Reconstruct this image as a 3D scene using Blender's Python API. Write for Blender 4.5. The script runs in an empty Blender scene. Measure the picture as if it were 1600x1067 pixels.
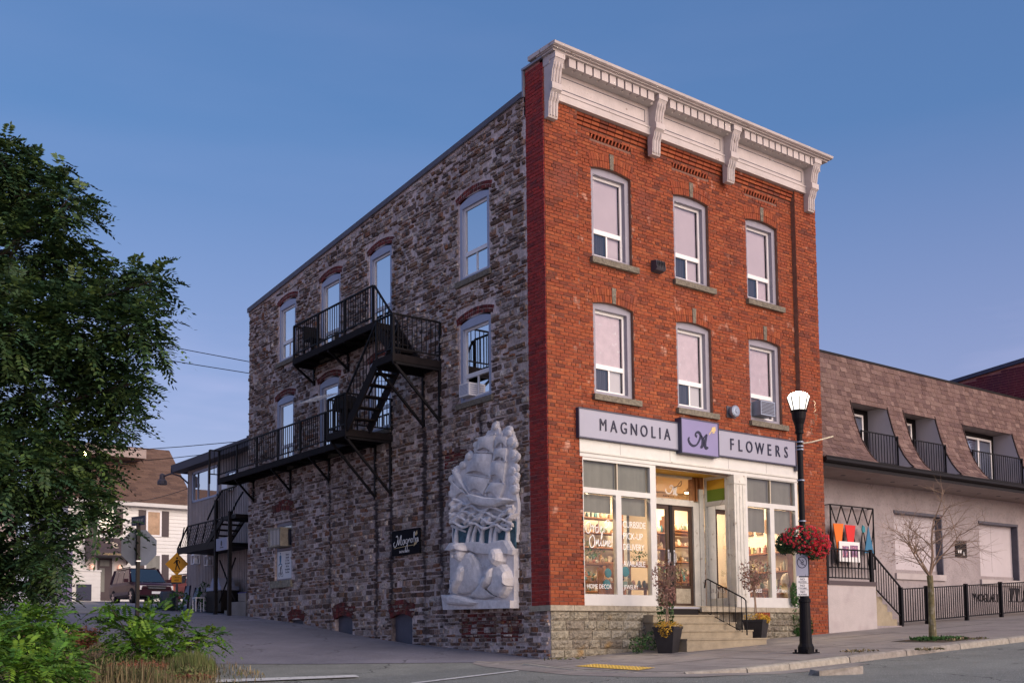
import bpy, math, random
import numpy as np
from mathutils import Vector, Matrix
SC = bpy.context.scene
COL = SC.collection
RS = np.random.RandomState(7)
RD = random.Random(11)

# ------------------------------------------------------------------ camera
YAW, PITCH, ROLL, FPX, PPX, PPY = 0.653930, 0.0732933, -0.0113625, 1705.17, 800.0, 871.35
CAM = Vector((-13.40597724, -16.29304289, 0.41184183))
F_ = Vector((math.sin(YAW)*math.cos(PITCH), math.cos(YAW)*math.cos(PITCH), math.sin(PITCH)))
R0 = Vector((math.cos(YAW), -math.sin(YAW), 0)); U0 = R0.cross(F_)
R_ = math.cos(ROLL)*R0 + math.sin(ROLL)*U0
U_ = -math.sin(ROLL)*R0 + math.cos(ROLL)*U0
cd = bpy.data.cameras.new('camera'); cam = bpy.data.objects.new('camera', cd); COL.objects.link(cam)
m4 = Matrix.Identity(4)
for i in range(3):
    m4[i][0] = R_[i]; m4[i][1] = U_[i]; m4[i][2] = -F_[i]; m4[i][3] = CAM[i]
cam.matrix_world = m4
cd.sensor_fit = 'HORIZONTAL'; cd.sensor_width = 36.0; cd.lens = FPX/1600*36
cd.shift_y = (PPY-533.5)/1600; cd.shift_x = 0.0
cd.clip_start = 0.1; cd.clip_end = 2000
SC.camera = cam

# ------------------------------------------------------------------ sky, sun, exposure
SUN_AZ = math.radians(168)          # clockwise from +Y: behind the camera, to its right
SUN_EL = math.radians(4.0)
w = bpy.data.worlds.new('World'); SC.world = w; w.use_nodes = True
nt = w.node_tree; nt.nodes.clear()
N = nt.nodes.new; L = nt.links.new
out = N('ShaderNodeOutputWorld'); bg = N('ShaderNodeBackground'); sky = N('ShaderNodeTexSky')
sky.sky_type = 'NISHITA'; sky.sun_disc = False
sky.sun_elevation = SUN_EL; sky.sun_rotation = SUN_AZ
sky.altitude = 100; sky.air_density = 1.0; sky.dust_density = 1.2; sky.ozone_density = 3.0
# dusk tint: pink-lavender towards the horizon, plus faint high cloud
tc = N('ShaderNodeTexCoord'); sep = N('ShaderNodeSeparateXYZ'); L(tc.outputs['Generated'], sep.inputs[0])
rmp = N('ShaderNodeValToRGB'); L(sep.outputs['Z'], rmp.inputs[0])
e = rmp.color_ramp.elements
e[0].position = 0.0; e[0].color = (3.5, 2.6, 3.5, 1)
e[1].position = 1.0; e[1].color = (0.24, 0.46, 1.2, 1)
x = e.new(0.07); x.color = (2.1, 1.75, 2.75, 1)
x = e.new(0.2); x.color = (1.22, 1.20, 2.2, 1)
x = e.new(0.42); x.color = (0.37, .72, 1.66, 1)
mixc = N('ShaderNodeMix'); mixc.data_type = 'RGBA'; mixc.inputs[0].default_value = 0.60
L(sky.outputs[0], mixc.inputs[6]); L(rmp.outputs[0], mixc.inputs[7])
mp = N('ShaderNodeMapping'); mp.inputs['Scale'].default_value = (1.2, 1.2, 6.0); L(tc.outputs['Generated'], mp.inputs[0])
ns = N('ShaderNodeTexNoise'); ns.inputs['Scale'].default_value = 1.6; ns.inputs['Detail'].default_value = 5
L(mp.outputs[0], ns.inputs['Vector'])
cr = N('ShaderNodeValToRGB'); cr.color_ramp.elements[0].position = 0.5; cr.color_ramp.elements[1].position = 0.75
L(ns.outputs['Fac'], cr.inputs[0])
lo = N('ShaderNodeMapRange'); lo.inputs[1].default_value = 0.02; lo.inputs[2].default_value = 0.30
lo.inputs[3].default_value = 0.7; lo.inputs[4].default_value = 0.02; L(sep.outputs['Z'], lo.inputs[0])
mu = N('ShaderNodeMath'); mu.operation = 'MULTIPLY'; L(cr.outputs[0], mu.inputs[0]); L(lo.outputs[0], mu.inputs[1])
mc2 = N('ShaderNodeMix'); mc2.data_type = 'RGBA'; mc2.inputs[7].default_value = (4.6, 3.8, 5.0, 1)
L(mu.outputs[0], mc2.inputs[0]); L(mixc.outputs[2], mc2.inputs[6])
L(mc2.outputs[2], bg.inputs[0]); bg.inputs[1].default_value = 0.10
L(bg.outputs[0], out.inputs[0])

sd_ = bpy.data.lights.new('sun', 'SUN'); so = bpy.data.objects.new('sun', sd_); COL.objects.link(so)
sd_.energy = 1.15; sd_.angle = math.radians(55); sd_.color = (1.0, 0.80, 0.66)
sdir = Vector((math.sin(SUN_AZ), math.cos(SUN_AZ), math.tan(math.radians(24))))
so.rotation_euler = sdir.to_track_quat('Z', 'Y').to_euler()
vs = SC.view_settings; vs.view_transform = 'Standard'; vs.look = 'None'; vs.exposure = 1.70; vs.gamma = 1.0
vs.use_curve_mapping = False
SC.cycles.use_denoising = True
SC.cycles.max_bounces = 8; SC.cycles.transparent_max_bounces = 24; SC.cycles.caustics_reflective = False; SC.cycles.caustics_refractive = False
SC.cycles.sample_clamp_indirect = 6.0

# ------------------------------------------------------------------ terrain
SYs = [-60, 0, 2, 5.1, 7.8, 10.2, 14, 22, 34, 45, 90]; SZs = [-1.2, 0, .14, .32, .56, .84, 1.15, 1.62, 2.2, 2.65, 4.2]
def g(x, y):
    w_ = 1-.85*min(max(y/18, 0), 1)
    xx = x if x < 30 else 30
    return (.0505 if x > 0 else .055)*max(xx, -40)*w_ + float(np.interp(y, SYs, SZs))
def pl(x, z, v):                       # a point measured on the front plane y=0, seen on the parallel plane y=v
    k = 1+v/16.29304
    return CAM.x+(x-CAM.x)*k, CAM.z+(z-CAM.z)*k

# ------------------------------------------------------------------ materials
MATS = {}
def nmat(name):
    m = bpy.data.materials.new(name); m.use_nodes = True; m.node_tree.nodes.clear(); MATS[name] = m
    return m, m.node_tree.nodes.new, m.node_tree.links.new
def mat(name, col, rough=0.7, metal=0.0, n=None, bump=None, ramp=None, spec=0.4, stain=None, emit=None, coat=0, streak=None):
    """col: base; n=(scale,amount) value noise; bump=(scale,strength); ramp: piece colours picked per piece;
    stain=(scale,lo,hi,colour) blotches; streak: vertical rain streaks (scale, amount)."""
    if name in MATS: return MATS[name]
    m, N, L = nmat(name)
    o = N('ShaderNodeOutputMaterial'); b = N('ShaderNodeBsdfPrincipled'); L(b.outputs[0], o.inputs[0])
    b.inputs['Roughness'].default_value = rough; b.inputs['Metallic'].default_value = metal
    b.inputs['Specular IOR Level'].default_value = spec; b.inputs['Coat Weight'].default_value = coat
    geo = N('ShaderNodeNewGeometry'); cur = None
    if ramp:
        at = N('ShaderNodeAttribute'); at.attribute_name = 'rnd'; oi = N('ShaderNodeObjectInfo')
        ad = N('ShaderNodeMath'); ad.operation = 'ADD'; L(at.outputs['Fac'], ad.inputs[0]); L(oi.outputs['Random'], ad.inputs[1])
        fr = N('ShaderNodeMath'); fr.operation = 'FRACT'; L(ad.outputs[0], fr.inputs[0])
        rp = N('ShaderNodeValToRGB'); L(fr.outputs[0], rp.inputs[0]); els = rp.color_ramp.elements
        k = len(ramp)
        els[0].position = 0; els[0].color = (*ramp[0], 1); els[1].position = 1; els[1].color = (*ramp[-1], 1)
        for i in range(1, k-1): q = els.new(i/(k-1)); q.color = (*ramp[i], 1)
        cur = rp.outputs[0]
    else:
        rgb = N('ShaderNodeRGB'); rgb.outputs[0].default_value = (*col, 1); cur = rgb.outputs[0]
    if stain:
        for st in (stain if isinstance(stain[0], (tuple, list)) else [stain]):
            t = N('ShaderNodeTexNoise'); t.inputs['Scale'].default_value = st[0]; t.inputs['Detail'].default_value = 6; L(geo.outputs['Position'], t.inputs['Vector'])
            mr = N('ShaderNodeMapRange'); mr.inputs[1].default_value = st[1]; mr.inputs[2].default_value = st[2]; L(t.outputs['Fac'], mr.inputs[0])
            mx = N('ShaderNodeMix'); mx.data_type = 'RGBA'; L(mr.outputs[0], mx.inputs[0]); L(cur, mx.inputs[6]); mx.inputs[7].default_value = (*st[3], 1); cur = mx.outputs[2]
    if streak:
        mp = N('ShaderNodeMapping'); mp.inputs['Scale'].default_value = (streak[0], streak[0], streak[0]*.07); L(geo.outputs['Position'], mp.inputs[0])
        t = N('ShaderNodeTexNoise'); t.inputs['Scale'].default_value = 1; t.inputs['Detail'].default_value = 4; L(mp.outputs[0], t.inputs['Vector'])
        mr = N('ShaderNodeMapRange'); mr.inputs[1].default_value = .35; mr.inputs[2].default_value = .7; mr.inputs[3].default_value = 1; mr.inputs[4].default_value = 1-streak[1]; L(t.outputs['Fac'], mr.inputs[0])
        vm = N('ShaderNodeVectorMath'); vm.operation = 'SCALE'; L(cur, vm.inputs[0]); L(mr.outputs[0], vm.inputs['Scale']); cur = vm.outputs[0]
    if n:
        t = N('ShaderNodeTexNoise'); t.inputs['Scale'].default_value = n[0]; t.inputs['Detail'].default_value = 7; t.inputs['Roughness'].default_value = .65
        L(geo.outputs['Position'], t.inputs['Vector'])
        mr = N('ShaderNodeMapRange'); mr.inputs[1].default_value = .3; mr.inputs[2].default_value = .7; mr.inputs[3].default_value = 1-n[1]; mr.inputs[4].default_value = 1+n[1]; L(t.outputs['Fac'], mr.inputs[0])
        vm = N('ShaderNodeVectorMath'); vm.operation = 'SCALE'; L(cur, vm.inputs[0]); L(mr.outputs[0], vm.inputs['Scale']); cur = vm.outputs[0]
    L(cur, b.inputs['Base Color'])
    if bump:
        t = N('ShaderNodeTexNoise'); t.inputs['Scale'].default_value = bump[0]; t.inputs['Detail'].default_value = 5; L(geo.outputs['Position'], t.inputs['Vector'])
        bp = N('ShaderNodeBump'); bp.inputs['Strength'].default_value = bump[1]; bp.inputs['Distance'].default_value = .02 if len(bump) < 3 else bump[2]
        L(t.outputs['Fac'], bp.inputs['Height']); L(bp.outputs[0], b.inputs['Normal'])
    if emit:
        b.inputs['Emission Color'].default_value = (*emit[0], 1); b.inputs['Emission Strength'].default_value = emit[1]
    return m
def glass(name, tint=(.9, .95, 1), refl=.12, rough=.02):
    m, N, L = nmat(name)
    o = N('ShaderNodeOutputMaterial'); mx = N('ShaderNodeMixShader'); t = N('ShaderNodeBsdfTransparent'); t.inputs[0].default_value = (*tint, 1)
    gl = N('ShaderNodeBsdfGlossy'); gl.inputs['Roughness'].default_value = rough
    fz = N('ShaderNodeFresnel'); fz.inputs[0].default_value = 1.5
    ad = N('ShaderNodeMath'); ad.operation = 'ADD'; ad.inputs[1].default_value = refl; L(fz.outputs[0], ad.inputs[0])
    L(ad.outputs[0], mx.inputs[0]); L(t.outputs[0], mx.inputs[1]); L(gl.outputs[0], mx.inputs[2]); L(mx.outputs[0], o.inputs[0])
    return m
mat('mortar_red', (.19, .10, .075), .9, n=(9, .25), bump=(60, .4))
mat('brick', (0, 0, 0), .82, ramp=[(.22, .046, .016), (.28, .062, .020), (.19, .038, .016), (.31, .080, .028), (.25, .050, .016), (.12, .028, .016), (.28, .066, .021), (.22, .042, .016)], n=(14, .22), bump=(90, .5), stain=[(.9, .55, .75, (.20, .05, .03)), (3.0, .64, .72, (.42, .2, .14))])
mat('brick_side', (0, 0, 0), .7, ramp=[(0.275, 0.019, 0.016), (0.348, 0.027, 0.019), (0.217, 0.019, 0.019), (0.319, 0.03, 0.022), (0.16, 0.019, 0.019)], n=(14, .25), bump=(90, .5), stain=(1.6, .6, .75, (.10, .02, .02)))
mat('mortar_side', (.42, .17, .15), .9, n=(9, .25))
mat('stone_rubble', (0, 0, 0), .88, ramp=[(.20, .14, .125), (.50, .42, .39), (.10, .065, .055), (.25, .155, .10), (.58, .50, .46), (.07, .045, .045), (.42, .31, .26), (.27, .12, .065), (.18, .13, .12), (.70, .62, .56), (.09, .055, .045), (.30, .21, .16), (.50, .43, .41)], n=(22, .6), bump=(40, 1.0, .05), streak=(2.2, .25))
mat('mortar_stone', (.68, .565, .53), .95, n=(13, .4), bump=(30, .8), streak=(1.5, .35), stain=(.5, .48, .7, (.50, .40, .38)))
mat('stone_base', (0, 0, 0), .88, ramp=[(.26, .23, .17), (.34, .31, .24), (.22, .19, .15), (.30, .27, .21), (.40, .37, .30)], n=(16, .5), bump=(28, 1.0, .05), stain=(2.2, .6, .74, (.30, .20, .09)))
mat('mortar_base', (.33, .30, .25), .95, n=(12, .3), bump=(40, .6))
mat('ledge_stone', (.36, .32, .25), .9, n=(10, .3), bump=(40, .6))
mat('sill_stone', (.17, .15, .12), .92, n=(16, .45), bump=(50, .9))
mat('white_paint', (.60, .595, .58), .55, n=(3, .06), stain=(3.5, .64, .74, (.55, .52, .47)), bump=(30, .12))
mat('old_white_paint', (.58, .57, .53), .6, n=(5, .12), stain=(7, .64, .70, (.38, .34, .29)), bump=(30, .25))
mat('cornice_paint', (.50, .45, .44), .65, n=(3, .12), stain=(6, .67, .72, (.24, .19, .17)), bump=(25, .2))
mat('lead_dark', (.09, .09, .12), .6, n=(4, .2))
mat('flashing', (.30, .30, .34), .45, .3, n=(4, .1))
mat('casing_grey', (.26, .25, .31), .55, n=(3, .06))
mat('casing_blue', (.34, .38, .50), .55, n=(3, .06))
mat('vinyl_white', (.78, .77, .78), .4)
mat('black_iron', (.006, .0055, .008), .6, 0, n=(5, .3), spec=.18)
mat('dark_wood', (.014, .011, .012), .8, n=(6, .35), spec=.15)
mat('sign_grey', (.31, .31, .40), .5, n=(2, .04))
mat('sign_mauve', (.21, .19, .36), .5, n=(2, .04))
mat('sign_edge', (.05, .05, .09), .5)
mat('letter_navy', (.012, .012, .04), .4)
mat('gold_paint', (.55, .42, .2), .5)
mat('letter_white', (.85, .85, .85), .5)
mat('blind_white', (.80, .72, .76), .8, n=(.9, .06))
mat('blind_frost', (.84, .72, .76), .7, n=(5, .10), stain=(8, .62, .7, (.95, .9, .92)))
mat('curtain_dark', (.07, .06, .07), .9, streak=(14, .5))
mat('curtain_blue', (.30, .36, .40), .9, streak=(12, .6))
mat('room_dark', (.012, .012, .016), .9)
mat('asphalt_main', (.175, .185, .168), .85, n=(1.2, .15), bump=(120, .5), stain=[(.35, .45, .7, (.22, .23, .205)), (60, .54, .66, (.42, .42, .40))])
mat('asphalt_side', (.17, .165, .20), .88, n=(1.0, .16), bump=(120, .5), stain=[(.4, .5, .7, (.22, .21, .25)), (60, .56, .68, (.36, .36, .38))])
mat('concrete', (.30, .27, .25), .88, ramp=[(.27, .245, .225), (.32, .29, .265), (.29, .262, .245)], n=(2.5, .16), bump=(70, .35), stain=[(1.4, .55, .75, (.22, .19, .18)), (30, .6, .7, (.24, .21, .2))])
mat('concrete_kerb', (.34, .31, .27), .9, ramp=[(.36, .33, .28), (.30, .27, .24), (.40, .37, .31)], n=(9, .3), bump=(50, .7))
mat('concrete_step', (.33, .28, .20), .88, n=(6, .18), bump=(60, .4), stain=(3, .55, .7, (.25, .21, .15)))
mat('joint_dark', (.07, .065, .06), .95)
mat('road_paint', (.62, .62, .60), .7, n=(8, .15), stain=(14, .6, .68, (.2, .2, .2)))
mat('tactile_yellow', (.72, .48, .09), .6, n=(10, .12))
mat('dirt', (.11, .08, .055), .95, n=(6, .4), bump=(30, .8), stain=(2.5, .5, .66, (.16, .13, .07)))
mat('stucco', (.34, .30, .31), .92, n=(2.2, .16), bump=(45, .9), stain=[(1.1, .5, .75, (.27, .23, .24)), (14, .55, .7, (.27, .235, .245))])
mat('stucco_smooth', (.44, .40, .40), .92, n=(3, .08), bump=(40, .4), stain=(1.3, .55, .75, (.36, .31, .32)))
mat('infill_panel', (.50, .46, .49), .8, n=(2, .05))
mat('soffit', (.33, .27, .25), .8, n=(2, .12))
mat('gutter_dark', (.009, .007, .008), .55, spec=.2)
mat('shingle', (0, 0, 0), .92, ramp=[(.135, .082, .074), (.19, .120, .105), (.105, .062, .058), (.16, .098, .09), (.225, .15, .13), (.12,.07,.06)], n=(30, .25), bump=(70, .6))
mat('shingle_under', (.05, .03, .028), .95)
mat('shingle_brown', (0, 0, 0), .9, ramp=[(.115, .070, .052), (.16, .10, .075), (.09, .055, .044)], n=(20, .25))
mat('clapboard', (.74, .73, .70), .6, n=(3, .05))
mat('shutter_brown', (.075, .055, .06), .6)
mat('metal_siding', (.44, .375, .355), .55, .1, n=(3, .12), streak=(3, .2))
mat('trim_dark', (.07, .065, .085), .6, spec=.2)
mat('brick_far', (.16, .022, .035), .85, n=(20, .3), stain=(.8, .45, .65, (.11, .02, .04)))
mat('relief_stone', (.76, .74, .75), .75, n=(9, .16), bump=(50, .6), stain=(4, .6, .75, (.6, .58, .58)), streak=(3, .12))
mat('relief_shadow', (.36, .35, .38), .75, n=(6, .07), bump=(30, .3))
mat('relief_teal', (.055, .12, .16), .7, n=(14, .5), bump=(30, .5))
mat('leaf_dark', (0, 0, 0), .55, ramp=[(0.022, 0.056, 0.018), (0.041, 0.087, 0.028), (0.026, 0.067, 0.035), (0.077, 0.133, 0.03), (0.017, 0.039, 0.017), (0.051, 0.108, 0.046), (0.072, 0.113, 0.03), (0.03, 0.072, 0.02), (0.022, 0.056, 0.03), (0.03, 0.077, 0.036)], spec=.3)
mat('leaf_bright', (0, 0, 0), .55, ramp=[(.035, .10, .015), (.10, .24, .025), (.022, .06, .012), (.17, .30, .03), (.05, .14, .02)], spec=.3)
mat('leaf_ivy', (0, 0, 0), .55, ramp=[(.03, .085, .02), (.05, .13, .03), (.02, .06, .015)], spec=.3)
mat('leaf_red', (0, 0, 0), .7, ramp=[(.20, .06, .035), (.26, .10, .05), (.14, .04, .03), (.30, .15, .08)])
mat('leaf_brown', (0, 0, 0), .7, ramp=[(.22, .11, .09), (.28, .15, .12), (.16, .075, .06)])
mat('flower_red', (0, 0, 0), .6, ramp=[(.55, .012, .022), (.42, .008, .014), (.62, .03, .05), (.48, .015, .05)])
mat('flower_pink', (.6, .08, .22), .6)
mat('flower_yellow', (0, 0, 0), .7, ramp=[(.55, .33, .03), (.42, .24, .02), (.65, .42, .05)])
mat('grass_dry', (0, 0, 0), .8, ramp=[(.13, .10, .05), (.24, .19, .10), (.07, .075, .03), (.05, .07, .02), (.32, .26, .15), (.10, .055, .035), (.09, .10, .035)])
mat('grass_green', (0, 0, 0), .8, ramp=[(.07, .11, .03), (.11, .14, .04), (.16, .15, .06)])
mat('bark', (.065, .05, .04), .9, n=(14, .4), bump=(30, .8))
mat('bark_green', (.14, .12, .06), .9, n=(14, .45), bump=(30, .8), stain=(9, .5, .62, (.20, .18, .13)))
mat('twig', (.24, .165, .12), .85, n=(9, .2))
mat('planter_black', (.022, .020, .022), .5, n=(6, .3))
mat('interior_wall', (.70, .60, .47), .8, n=(2, .06))
mat('interior_ceiling', (.62, .50, .34), .8)
mat('interior_wood', (.26, .11, .04), .6, n=(5, .3))
mat('interior_floor', (.20, .11, .05), .5, n=(3, .2))
mat('steel', (.45, .46, .5), .35, .8)
mat('galv', (.27, .31, .40), .45, .5, n=(4, .1))
mat('sign_orange', (.62, .28, .01), .5)
mat('navy_sign', (.012, .02, .07), .4)
mat('print_grey', (.30, .32, .42), .6)
mat('car_maroon', (.032, .006, .016), .3, .1, coat=.0, spec=.35)
mat('car_red', (.45, .05, .04), .3, .1, coat=.6)
mat('car_cladding', (.12, .09, .10), .5)
mat('tyre', (.012, .012, .014), .85)
mat('chrome', (.6, .6, .63), .2, .9)
mat('door_wood_dark', (.050, .026, .016), .45, n=(6, .3))
mat('mail_black', (.02, .018, .02), .5)
mat('plain_white', (.75, .75, .76), .6)
mat('teal_paint', (.02, .22, .28), .6)
mat('orange_paint', (.78, .16, .01), .6); mat('red_paint', (.62, .02, .02), .6); mat('blue_paint', (.03, .16, .30), .6)
mat('green_panel', (.15, .24, .02), .6); mat('amber_panel', (.6, .35, .03), .6)
mat('sheer_grey', (.24, .24, .22), .8, n=(4, .08), streak=(7, .2))
mat('pot_cream', (.6, .52, .4), .6); mat('pot_terra', (.35, .12, .05), .7); mat('box_red', (.3, .03, .02), .6); mat('book_mix', (0, 0, 0), .7, ramp=[(.5, .3, .12), (.55, .5, .4), (.3, .08, .04), (.1, .14, .06), (.6, .55, .45), (.35, .2, .08), (.06, .2, .22), (.45, .35, .1)])
mat('bulb', (1, 1, 1), .5, emit=((1, .97, .86), 14)); mat('lantern_glass', (.9, .9, .85), .5, emit=((1, .96, .84), .55))
mat('warm_bulb', (1, 1, 1), .5, emit=((1, .72, .35), 7)); mat('amber_bulb', (1, 1, 1), .5, emit=((1, .62, .18), 25))
mat('porch_glow', (1, 1, 1), .5, emit=((.8, .25, .08), .35))
mat('window_glow', (1, 1, 1), .5, emit=((.85, .42, .16), .35))
glass('glass_front', (.97, .95, .98), .14); glass('glass_shop', (.97, .97, .95), .03); glass('glass_side', (.6, .7, .85), .42); glass('glass_dark', (.25, .28, .35), .25)

# ------------------------------------------------------------------ mesh building
class MB:
    def __init__(s): s.v = []; s.f = []; s.r = []
    def add(s, vs, fs, r=None):
        b = len(s.v); s.v += [tuple(p) for p in vs]; s.f += [tuple(b+i for i in q) for q in fs]
        r = RD.random() if r is None else r
        s.r += [r]*len(fs); return s
    def box(s, x0, x1, y0, y1, z0, z1, r=None):
        if x0 > x1: x0, x1 = x1, x0
        if y0 > y1: y0, y1 = y1, y0
        if z0 > z1: z0, z1 = z1, z0
        return s.add([(x0,y0,z0),(x1,y0,z0),(x1,y1,z0),(x0,y1,z0),(x0,y0,z1),(x1,y0,z1),(x1,y1,z1),(x0,y1,z1)],
              [(0,3,2,1),(4,5,6,7),(0,1,5,4),(1,2,6,5),(2,3,7,6),(3,0,4,7)], r)
    def quad(s, a, b, c, d, r=None): return s.add([a,b,c,d], [(0,1,2,3)], r)
    def bar(s, p, q, w=.03, h=None, up=(0,0,1), r=None):
        p, q = Vector(p), Vector(q); h = w if h is None else h
        d = (q-p).normalized(); u = Vector(up)
        if abs(d.dot(u)) > .99: u = Vector((0,1,0))
        a = d.cross(u).normalized()*w/2; b = a.cross(d).normalized()*h/2
        vs = [p-a-b,p+a-b,p+a+b,p-a+b,q-a-b,q+a-b,q+a+b,q-a+b]
        return s.add(vs, [(0,1,2,3),(7,6,5,4),(0,4,5,1),(1,5,6,2),(2,6,7,3),(3,7,4,0)], r)
    def tube(s, pts, rad, n=8, r=None, caps=True):
        pts = [Vector(p) for p in pts]; k = len(pts)
        rr = rad if isinstance(rad, (list, tuple)) else [rad]*k
        vs = []; ref = None
        for i, p in enumerate(pts):
            d = (pts[min(i+1,k-1)]-pts[max(i-1,0)]).normalized()
            if ref is None: ref = Vector((0,0,1)) if abs(d.z) < .9 else Vector((1,0,0))
            a = d.cross(ref)
            if a.length < 1e-4: a = d.orthogonal()
            a.normalize(); b = d.cross(a).normalized(); ref = a.cross(d) if True else ref
            for j in range(n):
                t = 2*math.pi*j/n; vs.append(p+(a*math.cos(t)+b*math.sin(t))*rr[i])
        fs = [(i*n+j, i*n+(j+1)%n, (i+1)*n+(j+1)%n, (i+1)*n+j) for i in range(k-1) for j in range(n)]
        if caps: fs += [tuple(range(n-1,-1,-1)), tuple((k-1)*n+j for j in range(n))]
        return s.add(vs, fs, r)
    def lathe(s, c, prof, n=16, r=None, sx=1, sy=1, ph=0):
        vs = []; k = len(prof)
        for (rad, z) in prof:
            for j in range(n):
                t = 2*math.pi*j/n+ph; vs.append((c[0]+rad*math.cos(t)*sx, c[1]+rad*math.sin(t)*sy, c[2]+z))
        fs = [(i*n+j, i*n+(j+1)%n, (i+1)*n+(j+1)%n, (i+1)*n+j) for i in range(k-1) for j in range(n)]
        fs += [tuple(range(n-1,-1,-1)), tuple((k-1)*n+j for j in range(n))]
        return s.add(vs, fs, r)
    def ball(s, c, rx, ry=None, rz=None, n=10, m=6, r=None):
        ry = rx if ry is None else ry; rz = rx if rz is None else rz
        vs = [(c[0],c[1],c[2]-rz)]
        for i in range(1, m):
            a = -math.pi/2+math.pi*i/m
            for j in range(n):
                t = 2*math.pi*j/n; vs.append((c[0]+rx*math.cos(a)*math.cos(t), c[1]+ry*math.cos(a)*math.sin(t), c[2]+rz*math.sin(a)))
        vs.append((c[0],c[1],c[2]+rz)); T = len(vs)-1
        fs = [(0, 1+(j+1)%n, 1+j) for j in range(n)]
        fs += [(1+i*n+j, 1+i*n+(j+1)%n, 1+(i+1)*n+(j+1)%n, 1+(i+1)*n+j) for i in range(m-2) for j in range(n)]
        fs += [(T, 1+(m-2)*n+j, 1+(m-2)*n+(j+1)%n) for j in range(n)]
        return s.add(vs, fs, r)
    def prism(s, pts, fn, d0, d1, r=None):
        """pts 2D outline, fn(u,v,d) -> world point"""
        n = len(pts)
        vs = [fn(u, v, d0) for u, v in pts]+[fn(u, v, d1) for u, v in pts]
        fs = [tuple(range(n-1,-1,-1)), tuple(range(n, 2*n))]+[(i, (i+1)%n, n+(i+1)%n, n+i) for i in range(n)]
        return s.add(vs, fs, r)
    def dome(s, pts, fn, d0, d1, rings=((1,0),(.86,.55),(.6,.85),(.3,1)), cen=None, r=None):
        """swollen relief over a 2D outline"""
        n = len(pts); cu = sum(p[0] for p in pts)/n; cv = sum(p[1] for p in pts)/n
        if cen: cu, cv = cen
        vs = [fn(u, v, d0) for u, v in pts]
        for k, h in rings: vs += [fn(cu+(u-cu)*k, cv+(v-cv)*k, d0+(d1-d0)*(.25+.75*h)) for u, v in pts]
        vs.append(fn(cu, cv, d1)); m = len(rings)+1
        fs = [(i*n+j, i*n+(j+1)%n, (i+1)*n+(j+1)%n, (i+1)*n+j) for i in range(m-1) for j in range(n)]
        fs += [((m-1)*n+j, (m-1)*n+(j+1)%n, m*n) for j in range(n)]
        return s.add(vs, fs, r)
    def text(s, body, fn, size, depth=.01, align='LEFT', sx=1.0, space=1.0, r=None):
        cu = bpy.data.curves.new('t', 'FONT'); cu.body = body; cu.size = size; cu.align_x = align; cu.space_character = space
        cu.resolution_u = 3
        ob = bpy.data.objects.new('t', cu); COL.objects.link(ob)
        bpy.context.view_layer.update()
        me = ob.evaluated_get(bpy.context.evaluated_depsgraph_get()).to_mesh()
        base = [(v.co.x*sx, v.co.y) for v in me.vertices]; fs = [tuple(p.vertices) for p in me.polygons]
        ek = {}
        for f in fs:
            for i in range(len(f)):
                a, b = f[i], f[(i+1)%len(f)]; ek[(a, b)] = 1
        bd = [e for e in ek if (e[1], e[0]) not in ek]
        n = len(base)
        vs = [fn(u, v, 0) for u, v in base]+[fn(u, v, depth) for u, v in base]
        F = [tuple(i+n for i in f) for f in fs]+[(a, b, b+n, a+n) for a, b in bd]
        ob.to_mesh_clear(); bpy.data.objects.remove(ob); bpy.data.curves.remove(cu)
        if n: s.add(vs, F, r)
        return s
    def stroke(s, pts, fn, wid, depth=.008, r=None, sub=6):
        """brush stroke through 2D points, width list"""
        P = [np.array(p, float) for p in pts]; k = len(P)
        W = wid if isinstance(wid, (list, tuple)) else [wid]*k
        cp = []; cw = []
        for i in range(k-1):
            p0 = P[max(i-1,0)]; p1 = P[i]; p2 = P[i+1]; p3 = P[min(i+2,k-1)]
            for j in range(sub):
                t = j/sub
                cp.append(.5*((2*p1)+(-p0+p2)*t+(2*p0-5*p1+4*p2-p3)*t*t+(-p0+3*p1-3*p2+p3)*t**3)); cw.append(W[i]*(1-t)+W[i+1]*t)
        cp.append(P[-1]); cw.append(W[-1]); n = len(cp); Lf = []; Rt = []
        for i in range(n):
            d = cp[min(i+1,n-1)]-cp[max(i-1,0)]; d = d/(np.linalg.norm(d)+1e-9); nn = np.array([-d[1], d[0]])*cw[i]/2
            Lf.append(cp[i]+nn); Rt.append(cp[i]-nn)
        vs = [fn(*q, depth) for q in Lf]+[fn(*q, depth) for q in Rt]+[fn(*q, 0) for q in Lf]+[fn(*q, 0) for q in Rt]
        fs = []
        for i in range(n-1):
            fs += [(i, i+1, n+i+1, n+i), (i, 2*n+i, 2*n+i+1, i+1), (n+i, n+i+1, 3*n+i+1, 3*n+i)]
        return s.add(vs, fs, r)
    def build(s, name, m, parent=None, smooth=False, label=None, cat=None, group=None, kind=None, origin=None):
        o0 = Vector(ORI.get(parent.name, (0,0,0))) if parent else Vector((0,0,0))
        if parent is None and s.v:
            a = np.array(s.v); o0 = Vector(((a[:,0].min()+a[:,0].max())/2, (a[:,1].min()+a[:,1].max())/2, a[:,2].min())) if origin is None else Vector(origin)
        me = bpy.data.meshes.new(name)
        me.from_pydata([(p[0]-o0[0], p[1]-o0[1], p[2]-o0[2]) for p in s.v], [], s.f)
        at = me.attributes.new('rnd', 'FLOAT', 'FACE'); at.data.foreach_set('value', s.r)
        me.materials.append(MATS[m] if isinstance(m, str) else m)
        if smooth: me.polygons.foreach_set('use_smooth', [True]*len(me.polygons))
        o = bpy.data.objects.new(name, me); COL.objects.link(o)
        if parent: o.parent = parent
        else: o.location = o0
        ORI[o.name] = tuple(o0)
        tag(o, label, cat, group, kind)
        return o
ORI = {}
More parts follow.
